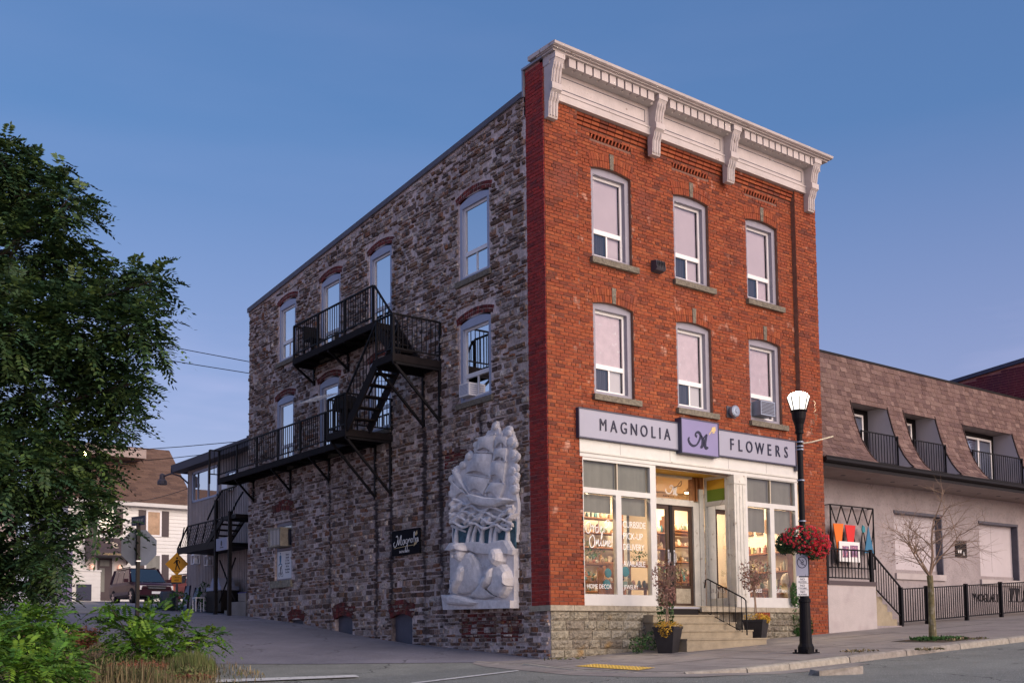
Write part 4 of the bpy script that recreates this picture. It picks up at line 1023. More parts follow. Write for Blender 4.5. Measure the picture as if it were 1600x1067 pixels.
m = MB(); m.box(5.66,5.92,.70,.88,1.16,1.62); m.build('crate', 'interior_wood', label='wooden crate under the small white pot', cat='crate')
m = MB()
m.box(7.55,7.85,.3,.6,1.16,1.55); m.ball((7.7,.42,1.72), .2,.12,.18, 10,6); m.build('cushion', 'pot_cream', label='cream cushion on a low chair in the right window', cat='cushion')
m = MB(); m.box(8.22,8.27,.15,.48,1.16,3.0); m.build('wooden_door_panel', 'interior_wall', label='pale wooden panel standing in the right window', cat='panel')
m = MB()
for k in range(6): m.box(8.24,8.28,.7+.3*k,.9+.3*k,2.95,3.2+.05*(k%3))
m.build('small_pictures', 'book_mix', label='row of small pictures on the wall shelf inside', cat='picture')
# more stock: window tables, wall shelves, foliage, hanging things
def table(x0, x1, y0, y1, z, label, n, seed, hm=.25, green=0):
    m = MB(); m.box(x0,x1,y0,y1,z-.04,z)
    t = m.build('display_table', 'interior_wood', label=label, cat='table')
    m = MB()
    for (x, y) in ((x0+.04,y0+.04),(x1-.04,y0+.04),(x0+.04,y1-.04),(x1-.04,y1-.04)): m.box(x-.025,x+.025,y-.025,y+.025,1.05,z-.04)
    m.build('legs', 'interior_wood', t, kind='stuff')
    c = clut(x0+.04, x1-.04, (y0+y1)/2, z, n, random.Random(seed), hm); c.build('goods', 'book_mix', t, kind='stuff')
    if green: leaf_small(green, [((x0+x1)/2,(y0+y1)/2,z+.22,(x1-x0)*.5,(y1-y0)*.4,.18)], seed).build('greenery', 'leaf_ivy', t, kind='stuff')
    return t
def leaf_small(n, cs, seed):
    r_ = np.random.RandomState(seed); mb = MB()
    for _ in range(n):
        c = cs[r_.randint(len(cs))]; d = r_.normal(size=3); d /= np.linalg.norm(d); p = np.array(c[:3])+d*r_.uniform(.3,1)*np.array(c[3:6]); a = r_.normal(size=3); a /= np.linalg.norm(a); b = np.cross(a, d+.1); b /= np.linalg.norm(b)+1e-6; s_ = .035*r_.uniform(.6,1.4)
        mb.add([tuple(p-a*s_),tuple(p+b*s_*.4),tuple(p+a*s_),tuple(p-b*s_*.4)],[(0,1,2,3)], r_.rand())
    return mb
table(1.35,2.35,.6,.95,1.58,'low table with trays of gifts just inside the left glass',9,31,.2)
table(1.7,2.6,1.1,1.4,2.0,'raised tray of small gifts behind the left glass',8,32,.16,90)
table(2.3,3.05,.35,.62,1.45,'narrow table with jewelry stands in the left window',8,33,.2)
table(6.2,7.0,.35,.65,1.50,'low table of lotions behind the dried bush on the right',8,34,.25,160)
table(6.9,7.8,1.3,1.6,1.75,'table of vases behind the right display window',9,35,.35,120)
table(7.1,7.9,.4,.65,1.42,'bench of gifts under the right window',7,36,.3)
table(4.6,6.6,2.3,2.6,1.75,'counter crowded with vases behind the glass doors',14,37,.4,220)
table(4.0,5.6,1.5,1.8,1.40,'low bench of baskets just inside the doors',10,38,.25)
table(6.15,6.95,1.4,1.7,2.0,'stand of pots by the return window',7,39,.3,160)
m = MB(); m.box(.4,8.29,3.5,3.55,1.05,4.1); m.build('partition', 'interior_wall', ro)
m = MB(); m.box(5.5,8.2,3.3,3.42,3.0,3.10); m.box(5.3,8.2,1.0,1.10,3.62,3.70); m.build('ceiling_beam', 'interior_wood', ro)
leaf_small(260, [(6.0,1.02,2.78,.19,.19,.15),(5.78,.80,1.86,.12,.12,.10)], 51).build('indoor_foliage', 'leaf_ivy', label='green foliage of the pots by the return window', cat='plant', kind='stuff')
# ceiling lamps
def spot(x, y, e_, z=4.0, c=(1,.80,.56), size=.5):
    ld = bpy.data.lights.new('ceiling_lamp_light', 'AREA'); ld.energy = e_; ld.color = c; ld.size = size
    lo_ = bpy.data.objects.new('ceiling_lamp_light', ld); lo_.location = (x,y,z); COL.objects.link(lo_); return lo_
for k, (x, y) in enumerate(((1.3,1.2),(2.2,2.6),(4.3,2.4),(6.4,1.3),(7.4,1.9),(5.2,2.6),(6.8,2.7))):
    m = MB(); m.lathe((x,y,4.02), [(.05,.1),(.11,.06),(.13,0)], 14); t = m.build('ceiling_lamp', 'vinyl_white', label='round ceiling lamp %s inside the shop' % ('over the left window','deep behind the left window','just behind the doors','by the right return window','over the right window','at the back behind the doors','at the back on the right')[k], cat='lamp', group='ceiling lamps in the shop')
    m = MB(); m.lathe((x,y,4.008), [(.11,0),(.10,.008)], 14); m.build('bulb', 'warm_bulb', t)
    l_ = spot(x, y, 19 if k in (0,3,4) else 17, 3.99, size=.3); l_.parent = t; l_.matrix_parent_inverse = Matrix.Translation(-Vector(t.location))
m = MB(); m.lathe((1.72,.75,3.28), [(.02,.35),(.04,.2),(.07,.15),(.13,.02),(.10,0)], 12); t = m.build('pendant_lamp', 'vinyl_white', label='white pendant lamp hanging inside the left display window', cat='lamp')
m = MB(); m.tube([(1.72,.75,3.6),(1.72,.75,4.1)], .008, 5); m.build('cord', 'vinyl_white', t)

# ---- entrance steps
st = thing('front_steps', (3.6,-.6,.2), 'four worn concrete steps up to the shop door', 'steps')
for (x1, y0, z1, z0) in ((4.42,-.32,.86,.70),(4.62,-.62,.70,.53),(4.80,-.92,.53,.36),(4.86,-1.24,.36,.05)):
    m = MB(); xl = 2.45; m.box(xl, x1, y0, .012 if z1 > .8 else y0+.35, z0+.001, z1-.03); m.box(xl-.005, x1+.01, y0-.02, .011 if z1 > .8 else y0+.34, z1-.03, z1)
    m.build('step', 'concrete_step', st)
m = MB(); m.box(2.5,4.3,-.3,0,.0,.7); m.box(2.5,4.5,-.6,-.3,.0,.53); m.box(2.5,4.7,-.9,-.6,-.05,.36); m.build('core', 'concrete_step', st)
m = MB(); m.box(3.05,4.12,-.02,.05,.87,.99); m.build('riser_mat', 'gutter_dark', st)
hr = thing('handrail', (4.3,-.6,.4), 'thin bent black iron handrail beside the shop steps', 'handrail')
m = MB(); m.tube([(4.32,-.03,1.45),(4.32,-.06,1.62),(4.32,-.12,1.64),(4.32,-1.12,1.19),(4.32,-1.17,1.14),(4.32,-1.18,.42)], .016, 6); m.tube([(4.32,-.12,.90),(4.32,-1.0,.52)], .010, 5); m.build('rail', 'black_iron', hr)
for k in range(6):
    y = -.2-.17*k; m = MB(); zt = 1.64-(-.12-y)*.45; zb = .88+(y+.12)*.43; m.tube([(4.32,y,zb),(4.32,y,zt)], .008, 5); m.build('baluster', 'black_iron', hr)
# ================================================================== SIGNS AND FITTINGS ON THE FRONT
sg = thing('shop_sign', (4.1,-.1,4.4), 'long grey sign board with raised letters MAGNOLIA FLOWERS over the shopfront', 'sign')
for (a, b) in ((.735,3.55),(4.72,7.50)):
    m = MB(); m.box(a,b,-.085,-.02,4.40,4.965); bo = m.build('board', 'sign_grey', sg)
    m = MB(); m.box(a-.02,b+.02,-.105,-.0,4.375,4.40); m.box(a-.02,b+.02,-.105,.0,4.965,4.985); m.box(a-.02,a,-.105,.0,4.40,4.965); m.box(b,b+.02,-.105,.0,4.40,4.965); m.build('edging', 'sign_edge', bo)
m = MB(); m.box(3.56,4.71,-.175,-.02,4.34,5.07); cb = m.build('centre_board', 'sign_mauve', sg)
m = MB(); m.box(3.54,4.73,-.19,-.0,4.32,4.34); m.box(3.54,4.73,-.19,.0,5.07,5.09); m.box(3.54,3.56,-.19,.0,4.34,5.07); m.box(4.71,4.73,-.19,.0,4.34,5.07); m.build('edging', 'sign_edge', cb)
m = MB(); logo(m, at(FR(-.175), 4.12, 4.63), .52, .52); m.build('logo', 'letter_navy', cb)
m = MB(); fn = FR(-.175)
m.stroke([(4.42,4.80),(4.47,4.86),(4.52,4.91)], fn, .02); m.prism([(4.48,4.88),(4.52,4.97),(4.62,5.0),(4.64,4.92),(4.58,4.86)], fn, 0, .006); m.prism([(4.50,4.84),(4.56,4.845),(4.62,4.86),(4.56,4.87)], fn, 0, .006); m.build('bud', 'gold_paint', cb)
def letters(word, x0, x1, z, h):
    n = len(word)
    # measured advance of each glyph
    wd = {'M':1.15,'W':1.3,'I':.35,'A':1,'G':1.05,'N':1.05,'O':1.1,'L':.8,'F':.8,'E':.85,'R':.95,'S':.9}
    tot = sum(wd[c] for c in word); gap = .52; sc = (x1-x0)/(tot+gap*(n-1)); x = x0
    for c in word:
        m = MB(); m.text(c, at(FR(-.086), x+wd[c]*sc/2, z), h/.70, .018, sx=.78, align='CENTER'); m.build('letter', 'letter_navy', sg)
        x += (wd[c]+gap)*sc
letters('MAGNOLIA', 1.27, 3.30, 4.575, .245); letters('FLOWERS', 5.17, 7.24, 4.555, .265)
m = MB(); m.box(7.50,7.60,-.12,-.02,4.28,4.42); m.build('junction_box', 'lead_dark', label='small grey junction box at the right end of the shop sign', cat='box')
# vent hood
t = thing('vent_hood', (3.15,FY,8.25), 'small brown metal vent hood on the brick between the upper windows', 'vent')
m = MB(); m.prism([(0,8.50),(.17,8.47),(.20,8.30),(.16,8.26),(0,8.24)], lambda u, v, d: (d, FY-u, v), 3.03,3.30); m.build('hood', 'trim_dark', t)
m = MB(); 
for k in range(5): m.box(3.05+.05*k,3.07+.05*k,FY-.205,FY-.195,8.30,8.46)
m.build('louvre', 'gutter_dark', t)
t = thing('alarm_bell', (5.45,FY,5.45), 'round alarm bell on a square back plate above the sign', 'bell')
m = MB(); m.box(5.33,5.62,FY-.03,FY-.001,5.34,5.60); m.build('back_plate', 'lead_dark', t)
def disc_y(mb, cx, cz, prof, n=20):   # lathe about an axis along -Y
    vs = []; k = len(prof)
    for (r_, y) in prof:
        for j in range(n):
            a_ = 2*math.pi*j/n; vs.append((cx+r_*math.cos(a_), y, cz+r_*math.sin(a_)))
    mb.add(vs, [(i*n+j, i*n+(j+1)%n, (i+1)*n+(j+1)%n, (i+1)*n+j) for i in range(k-1) for j in range(n)]+[tuple(range(n-1,-1,-1)), tuple((k-1)*n+j for j in range(n))])
m = MB(); disc_y(m, 5.47,5.47,[(.09,FY-.03),(.10,FY-.09),(.135,FY-.10),(.135,FY-.17),(.11,FY-.19),(.05,FY-.195),(.04,FY-.21)]); m.build('gong', 'galv', t, smooth=False)
# air conditioner in the right 2nd floor window
def ac_front(x0, x1, y1, y0, z0, z1, label):
    t = thing('air_conditioner', ((x0+x1)/2,y0,z0), label, 'air conditioner')
    m = MB(); m.box(x0,x1,y0,y1,z0,z1); c = m.build('case', 'galv', t)
    m = MB(); k = 9
    for i in range(k): z = z0+.04+(z1-z0-.08)*i/(k-1); m.box(x0+.03,x1-.03,y0-.006,y0,z-.008,z+.008)
    m.build('grille', 'trim_dark', t)
ac_front(6.35,6.86,FY+.24,FY-.16,5.50,5.84,'small window air conditioner in the second floor window nearest the lamp')
def ac_side(y0, y1, z0, z1, xo, label, m_='vinyl_white'):
    t = thing('air_conditioner', (xo,(y0+y1)/2,z0), label, 'air conditioner')
    m = MB(); m.box(xo,.17,y0,y1,z0,z1); m.build('case', m_, t)
    m = MB(); k = 8
    for i in range(k): z = z0+.04+(z1-z0-.08)*i/(k-1); m.box(xo-.006,xo,y0+.03,y1-.03,z-.007,z+.007)
    m.build('grille', 'casing_blue', t)
    m = MB()
    for i in range(5): z = z0+.05+(z1-z0-.1)*i/4; m.box(xo+.04,xo+.2,y0-.005,y0,z-.008,z+.008)
    m.build('side_vent', 'casing_blue', t)
ac_side(2.48,2.84,5.60,5.88,-.13,'white air conditioner in the second floor stone wall window nearest the street')
# AC in small ground window: open hood frame
t = thing('air_conditioner', (-.2,11.6,3.0), 'grilled window air conditioner over the bicycle notice', 'air conditioner')
m = MB(); m.box(-.26,.10,11.35,12.12,3.02,3.06); m.box(-.26,.10,11.35,12.12,3.50,3.54); m.box(-.26,-.02,11.35,11.39,3.06,3.5); m.box(-.26,.10,12.08,12.12,3.06,3.5); m.build('case', 'ledge_stone', t)
m = MB(); m.box(-.18,.1,11.42,12.05,3.08,3.48); m.build('coil', 'lead_dark', t)
m = MB()
for k in range(7): m.box(-.255,-.245,11.45+.09*k,11.47+.09*k,3.06,3.5)
m.build('grille', 'vinyl_white', t)
# notice under it
a, b, c, e = SMALL
t = thing('notice_board', (.05,11.7,2.1), 'white notice with a blue crest, a cyclist and lines of text in the blocked window', 'notice')
m = MB(); m.box(.045,.075,a+.06,b-.06,2.14,2.91); m.build('board', 'plain_white', t)
fnN = SDT(.044, b-.1)   # u to the right in view
m = MB(); m.prism([(.10,.62),(.16,.66),(.22,.62),(.20,.45),(.16,.40),(.12,.45)], at(fnN,0,2.16), 0,.003); m.prism([(.13,.70),(.16,.73),(.19,.70),(.16,.67)], at(fnN,0,2.16), 0,.003); m.stroke([(.04,.36),(.12,.40),(.2,.40),(.28,.36)], at(fnN,0,2.16), .03, .003); m.build('crest', 'blue_paint', t)
m = MB(); fb = at(fnN,.02,2.19)
for cx in (.08,.25): m.stroke([(cx+.06*math.cos(q), .07+.06*math.sin(q)) for q in [i*math.pi/5 for i in range(11)]], fb, .012, .003, sub=2)
m.stroke([(.12,.10),(.16,.17),(.14,.24),(.20,.30)], fb, [.03,.04,.05,.05], .003); m.prism([(.20,.31),(.235,.33),(.24,.29),(.21,.285)], fb, 0,.003); m.stroke([(.18,.27),(.25,.2),(.25,.1)], fb, .014, .003); m.stroke([(.08,.07),(.16,.1),(.25,.07)], fb, .012,.003); m.build('cyclist', 'letter_navy', t)
m = MB()
for k, s_ in enumerate(('Rent a','bicycle','& Tour','the town','Ask at','reception','for hire')): m.text(s_, at(fnN,.60,2.78-.082*k), .085, .003, sx=.9, align='CENTER')
m.build('lettering', 'letter_navy', t)
# black Magnolia sign on the stone wall
t = thing('wall_sign', (-.05,5.1,2.36), 'small black hanging board with the cursive word Magnolia on the stone wall', 'sign')
m = MB(); m.box(-.10,-.05,4.52,5.70,2.36,2.94); m.build('board', 'dark_board', t)
fm = SDT(-.101, 5.70)
m = MB(); c = at(fm, .06, 2.62)
m.stroke([(.08,.06),(.02,.02),(.06,-.06),(.15,-.02),(.21,.12),(.18,.2),(.13,.17)], c, .016,.003); m.stroke([(.21,.16),(.24,-.02),(.30,.1),(.36,.2),(.34,.0),(.38,-.02)], c, .02,.003)
m.stroke([(.50,.08),(.44,.08),(.42,.0),(.47,-.02),(.50,.09),(.51,-.01)], c, .014,.003)
m.stroke([(.62,.09),(.56,.08),(.55,.01),(.61,.0),(.62,.09),(.62,-.12),(.56,-.2),(.54,-.12),(.62,-.03)], c, .014,.003)
m.stroke([(.66,.0),(.67,.09),(.68,.04),(.74,.1),(.75,.0)], c, .014,.003); m.stroke([(.82,.1),(.78,.05),(.81,.0),(.86,.05),(.82,.1)], c, .014,.003)
m.stroke([(.90,.0),(.94,.22),(.90,.2),(.91,.0)], c, .014,.003); m.stroke([(.97,.1),(.97,.0)], c, .014,.003); m.stroke([(1.07,.09),(1.01,.08),(1.0,.0),(1.05,.0),(1.07,.1),(1.09,.0)], c, .014,.003)
m.build('lettering', 'letter_white', t)
m = MB(); c = at(fm, 0, 2.36); m.stroke([(.1,.17),(.55,.19),(.95,.20)], c, .012,.003); m.prism([(.95,.17),(1.08,.22),(1.1,.30),(.98,.24)], c, 0,.003); m.prism([(1.0,.45),(1.1,.52),(1.12,.44),(1.04,.40)], c, 0,.003); m.build('arrow', 'gold_paint', t)
m = MB(); m.text('SHOP & STUDIO', at(fm, .55, 2.41), .075, .003, align='CENTER', sx=.8); m.build('small_lettering', 'letter_white', t)

# ================================================================== FIRE ESCAPE
fe = thing('fire_escape', (-.6,7,3.8), 'black iron fire escape with two balconies and open stairs on the stone wall', 'fire escape')
def rail(pts, h, name_posts=True, gap=.115, post=1.25, parent=None, label=None):
    """pts: floor-level polyline; balustrade of height h"""
    parent = parent or fe
    m = MB(); hr_ = MB(); lr_ = MB()
    for p, q in zip(pts[:-1], pts[1:]):
        p, q = Vector(p), Vector(q); d = q-p; n = max(1, int(Vector((d.x,d.y,0)).length/gap))
        hr_.bar(p+Vector((0,0,h)), q+Vector((0,0,h)), .045,.035); lr_.bar(p+Vector((0,0,.12)), q+Vector((0,0,.12)), .03,.03)
        for i in range(1, n): 
            t = p+d*(i/n); m.box(t.x-.008,t.x+.008,t.y-.008,t.y+.008,t.z+.12,t.z+h)
        k = max(1, round(d.length/post))
        for i in range(k+1):
            t = p+d*(i/k)
            if i == 0 and p != Vector(pts[0]): continue
            mm = MB(); mm.box(t.x-.024,t.x+.024,t.y-.024,t.y+.024,t.z-.18,t.z+h); mm.build('post', 'black_iron', parent)
    hr_.build('handrail', 'black_iron', parent); lr_.build('bottom_rail', 'black_iron', parent); m.build('balustrade', 'black_iron', parent)
def platform(x0, x1, y0, y1, z, th=.16):
    m = MB(); m.box(x0,x0+.06,y0,y1,z-th,z); m.box(x1-.05,x1,y0,y1,z-th,z); m.box(x0+.06,x1-.05,y0,y0+.05,z-th,z); m.box(x0+.06,x1-.05,y1-.05,y1,z-th,z)
    y = y0+.06
    while y < y1-.14: m.box(x0+.06,x1-.05,y,y+.12,z-.05,z-.01); y += .135
    y = y0+.6
    while y < y1-.3: m.box(x0+.06,x1-.05,y,y+.06,z-th+.01,z-.055); y += .8
    m.build('platform', 'dark_wood', fe)
def bracket(x0, y, ztop, zbot, wz=None):
    m = MB(); m.box(-.06,-.005,y-.03,y+.03,zbot,ztop); m.bar((x0+.05,y,ztop-.03),(-.03,y,zbot+.05),.05,.05,up=(0,1,0)); m.box(x0+.03,-.06,y-.025,y+.025,ztop-.06,ztop); m.build('bracket', 'black_iron', fe)
W1 = -.64; W2 = -1.28
ZU, ZM, ZL = 7.86, 6.60, 5.28
platform(W1,-.01,5.62,9.85,ZU)
rail([(-.06,9.82,ZU),(W1+.03,9.82,ZU),(W1+.03,5.68,ZU)], .88)
platform(W2,-.01,3.70,4.46,ZM)
rail([(-.03,3.72,ZM),(W2+.03,3.72,ZM),(W2+.03,4.42,ZM)], .88, post=1.3)
platform(W1,-.01,6.75,14.85,ZL); platform(W2,-.01,5.80,6.75,ZL)
rail([(-.9,14.83,ZL),(W1+.03,14.83,ZL),(W1+.03,6.72,ZL)], .84)
rail([(-.03,5.82,ZL),(W2+.03,5.82,ZL)], .84); rail([(W2+.03,5.84,ZL),(W2+.03,6.70,ZL),(W1,6.72,ZL)], .84)
def stairs(x0, x1, ya, za, yb, zb, n, open_=True):
    """from top (ya,za) down to (yb,zb)"""
    for x in (x0, x1):
        m = MB(); m.bar((x,ya,za-.06),(x,yb,zb+.02),.045,.22); m.build('stringer', 'dark_wood', fe)
    for i in range(1, n+1):
        t = i/(n+1); y = ya+(yb-ya)*t; z = za+(zb-za)*t
        m = MB(); m.box(x0+.03,x1-.03,y-.10,y+.10,z-.035,z); m.build('tread', 'dark_wood', fe)
    for x in ((x0,) if open_ else (x0, x1)):
        m = MB(); m.bar((x,ya,za+.86),(x,yb,zb+.86),.045,.035); m.build('handrail', 'black_iron', fe)
        m = MB(); k = 9
        for i in range(k+1):
            t = i/k; y = ya+(yb-ya)*t; z = za+(zb-za)*t; m.box(x-.008,x+.008,y-.008,y+.008,z,z+.86)
        m.build('balustrade', 'black_iron', fe)
stairs(W1+.02, -.06, 5.60, ZU, 4.46, ZM, 5)
stairs(W2+.05, W1-.02, 4.46, ZM, 5.80, ZL, 5, open_=False)
for y in (9.80,7.92): bracket(W1, y, ZU-.16, 7.22)
for y in (4.42,3.74): bracket(W2, y, ZM-.16, 5.20)
for y in (6.58,5.86): bracket(W2, y, ZL-.16, 3.80)
for y in (8.94,11.2,13.62): bracket(W1, y, ZL-.16, 4.48)
# things left on the landings
t = thing('patio_chair', (-.35,9.2,ZU), 'dark patio chair behind the upper fire escape railing', 'chair')
m = MB(); m.box(-.55,-.12,8.95,9.4,ZU+.38,ZU+.42); m.build('seat', 'black_iron', t)
m = MB(); m.box(-.55,-.12,9.38,9.42,ZU+.42,ZU+.80); m.build('backrest', 'black_iron', t)
for dx in (-.53,-.14):
    for dy in (8.97,9.38): m = MB(); m.box(dx-.015,dx+.015,dy-.015,dy+.015,ZU,ZU+.38); m.build('leg', 'black_iron', t)
t = thing('barbecue', (-1.0,6.45,ZL), 'black barbecue standing on the lower fire escape landing', 'barbecue')
m = MB(); m.box(-1.18,-.75,6.1,6.62,ZL+.55,ZL+.72); m.tube([(-1.18,6.36,ZL+.72),(-.75,6.36,ZL+.72)], .2, 10); m.build('lid', 'black_iron', t, smooth=False)
for dx in (-1.15,-.78):
    for dy in (6.13,6.59): m = MB(); m.box(dx-.015,dx+.015,dy-.015,dy+.015,ZL,ZL+.55); m.build('leg', 'black_iron', t)
# white wire rack / awning lattice by the door
t = thing('wire_lattice', (-.4,9.0,6.5), 'white wire lattice shade by the second floor door', 'lattice')
m = MB()
for k in range(22): m.bar((-.05,8.3+.055*k,6.75),(-.62,8.5+.055*k,6.62),.004)
m.bar((-.05,8.3,6.75),(-.05,9.5,6.75),.01); m.bar((-.62,8.5,6.62),(-.62,9.7,6.62),.01); m.build('wires', 'galv', t)

# ================================================================== RELIEF SCULPTURE
rl_ = thing('relief_sculpture', (-.08,2.1,1.05), 'tall pale carved relief of a sailing ship above two kneeling figures on the stone wall', 'sculpture')
RX0 = -.005; rfn = SD(0)
plate=[(3.20,2.45),(3.18,3.86),(3.11,4.13),(2.90,4.12),(2.74,4.20),(2.62,4.36),(2.49,4.40),(2.40,4.30),(2.24,4.32),(2.17,4.51),(2.0,4.58),(1.83,4.74),(1.76,4.70),(1.68,4.86),(1.55,4.88),(1.49,4.73),(1.43,4.58),(1.30,4.68),(1.20,4.64),(1.10,4.70),(1.02,4.58),(.93,4.37),(.99,4.22),(.88,4.03),(.96,3.90),(.93,3.75),(.86,3.62),(.93,3.50),(.90,3.24),(.86,3.10),(.88,2.69),(.92,2.33)]
m = MB(); m.prism(plate, rfn, .02, .10); m.build('backing_plate', 'relief_stone', rl_)
m = MB(); m.prism([(3.11,2.89),(.915,2.75),(.925,2.20),(3.11,2.36)], rfn, .09, .125); m.build('forest_ground', 'relief_teal', rl_)
m = MB(); m.prism([(3.19,2.40),(.925,2.20),(.947,1.006),(3.205,1.059)], rfn, .02, .16); m.build('lower_slab', 'relief_stone', rl_)
m = MB(); m.prism([(3.40,1.37),(3.2,1.34),(2.78,1.25),(1.8,1.20),(.944,1.16),(.947,1.006),(3.33,1.041)], rfn, .12, .26); m.build('base_ledge', 'relief_stone', rl_)
m = MB(); m.dome([(3.31,2.33),(3.13,2.47),(2.9,2.46),(2.62,2.42),(2.4,2.44),(2.13,2.42),(1.8,2.36),(1.47,2.34),(1.25,2.39),(1.05,2.36),(.88,2.16),(.91,2.07),(1.2,2.11),(1.54,2.11),(2.1,2.17),(2.4,2.26),(2.7,2.28),(3.13,2.30)], rfn, .14, .27, rings=((1,.5),(.9,.9),(.6,.95)))
m.build('ground_band', 'relief_stone', rl_, smooth=False)
def sail(name, q, bulge=.10, base=.12):
    # q: tl, tr, br, bl in (y,z); billowing sheet with a curved foot
    m = MB(); n = 7; vs = []
    q = [np.array(t) for t in q]
    for j in range(n):
        for i in range(n):
            s_, t_ = i/(n-1), j/(n-1)
            p = (q[0]*(1-s_)+q[1]*s_)*(1-t_)+(q[3]*(1-s_)+q[2]*s_)*t_
            p = p+np.array([0, .09*math.sin(math.pi*s_)*t_])
            vs.append(rfn(p[0], p[1], base+.05+.55*bulge*math.sin(math.pi*s_)*(.35+.65*math.sin(math.pi*min(1,t_*.9+.1)))))
    fs = [(j*n+i, j*n+i+1, (j+1)*n+i+1, (j+1)*n+i) for j in range(n-1) for i in range(n-1)]
    ring = [i for i in range(n)]+[j*n+n-1 for j in range(1,n)]+[(n-1)*n+i for i in range(n-2,-1,-1)]+[j*n for j in range(n-2,0,-1)]
    b = len(vs); vs += [(-.06, vs[i][1], vs[i][2]) for i in ring]
    for k in range(len(ring)): fs.append((ring[k], b+k, b+(k+1)%len(ring), ring[(k+1)%len(ring)]))
    m.add(vs, fs); m.build(name, 'relief_stone', rl_, smooth=False)
sail('sail', [(2.102,4.584),(1.56,4.581),(1.599,4.227),(2.209,4.335)])
sail('sail', [(2.244,4.30),(1.633,4.20),(1.695,3.73),(2.602,3.92)], .14)
sail('sail', [(2.602,3.89),(1.695,3.69),(1.969,3.40),(2.466,3.52)], .12)
sail('sail', [(1.495,4.531),(1.136,4.496),(1.14,4.29),(1.532,4.32)], .06)
sail('sail', [(1.532,4.29),(1.14,4.26),(1.165,3.99),(1.602,4.05)], .08)
sail('sail', [(1.649,4.034),(1.178,3.971),(1.251,3.55),(1.694,3.761)], .10)
sail('sail', [(1.696,3.621),(1.219,3.524),(1.419,3.232),(1.881,3.422)], .10)
sail('sail', [(3.107,4.07),(2.9,3.98),(2.467,3.448),(2.9,3.60)], .05); sail('sail', [(3.16,3.86),(3.0,3.75),(2.5,3.44),(3.0,3.45)], .04)
m = MB(); m.dome([(2.50,3.43),(2.295,3.245),(1.919,3.146),(1.454,3.078),(1.13,3.12),(.906,3.16),(1.16,3.24),(1.451,3.26),(1.917,3.34),(2.327,3.45)], rfn, .12, .30, rings=((1,.5),(.8,.9),(.5,1)))
m.build('hull', 'relief_stone', rl_)
m = MB()
for (a, b) in (((1.9,3.35),(1.83,4.62)),((1.45,3.2),(1.32,4.6)),((2.6,3.45),(3.05,3.9))): m.tube([rfn(*a,.13), rfn(*b,.13)], .022, 6)
for (a, b) in (((2.2,4.33),(1.55,4.22)),((2.62,3.92),(1.67,3.71)),((1.62,4.05),(1.13,3.98)),((2.2,4.6),(1.5,4.6)),((1.9,3.64),(1.2,3.53))): m.tube([rfn(*a,.16), rfn(*b,.16)], .016, 6)
for k in range(5): m.bar(rfn(2.45-.3*k,3.36-.05*k,.27), rfn(2.35-.3*k,3.35-.05*k,.27), .02)
m.build('rigging', 'relief_stone', rl_)
m = MB(); rg = random.Random(4)
for (u, v) in [(1.624,4.78),(1.10,4.58),(.98,4.33),(.93,4.06),(.98,3.80),(.95,3.60),(.95,3.40),(2.489,4.33),(2.741,4.14),(2.997,4.05),(3.108,3.92),(3.13,3.69),(3.1,3.5),(2.172,4.45),(3.0,3.3)]:
    for k in range(2): 
        r_ = rg.uniform(.07,.12); uu, vv = u+rg.uniform(-.06,.06), v+rg.uniform(-.06,.06); n = 10
        m = MB(); m.dome([(uu+r_*1.15*math.cos(2*math.pi*i/n), vv+r_*.9*math.sin(2*math.pi*i/n)) for i in range(n)], rfn, .07, .135+.03*k, rings=((1,.5),(.85,.85),(.5,1))); m.build('cloud', 'relief_stone', rl_)
# waves: overlapping curling ribbons
m = MB()
for row in range(5):
    z0_ = 3.36-.12*row; pts = []
    for i in range(15):
        u = 3.12-.158*i; pts.append(rfn(u, z0_-.02*i+.055*math.sin(i*1.3+row*1.7)-.0, .17+.02*math.sin(i*2+row)+.012*row))
    m.tube(pts, [.018+.022*abs(math.sin(i*1.3+row)) for i in range(15)], 6)
for (u, v) in [(3.08,3.32),(3.04,3.20),(3.06,3.05),(2.8,3.24),(2.7,3.02),(2.35,3.0),(2.05,2.9),(1.7,2.86),(1.35,2.86),(1.05,2.95),(2.5,2.88),(1.9,2.83),(1.0,2.82),(2.9,2.95)]:
    m.dome([(u+rg.uniform(.10,.16)*math.cos(a_), v+rg.uniform(.06,.09)*math.sin(a_)-.05*math.cos(a_)) for a_ in [2*math.pi*i/9 for i in range(9)]], rfn, .08, .24)
m.build('wave', 'relief_stone', rl_)
TR = [((2.982,2.42),(2.868,2.90)),((2.518,2.41),(2.372,2.80)),((2.342,2.42),(2.164,2.82)),((2.033,2.38),(1.912,2.80)),((1.697,2.36),(1.624,2.78)),((1.565,2.36),(1.426,2.82)),((1.143,2.36),(1.042,2.76)),((3.123,2.85),(2.62,2.68)),((1.43,2.58),(.913,2.82)),((1.5,2.6),(1.1,2.86)),((2.0,2.55),(2.2,2.86)),((1.32,2.7),(.95,2.65))]
for i, (a, b) in enumerate(TR):
    m = MB(); r0 = .045 if i < 7 else .026; md = ((a[0]+b[0])/2+.03, (a[1]+b[1])/2)
    m.tube([rfn(*a,.15), rfn(*md,.155), rfn(*b,.15)], [r0*1.5,r0,r0*.9], 7); m.build('tree_stem', 'relief_stone', rl_)
def figure(parts, base=.15):
    for nm, poly, hgt in parts:
        m = MB(); m.dome(poly, rfn, base, base+hgt*1.5, rings=((1,.25),(.93,.62),(.75,.86),(.4,1))); m.build(nm, 'relief_stone', rl_)
ell = lambda u, v, a, b, n=12: [(u+a*math.cos(2*math.pi*i/n), v+b*math.sin(2*math.pi*i/n)) for i in range(n)]
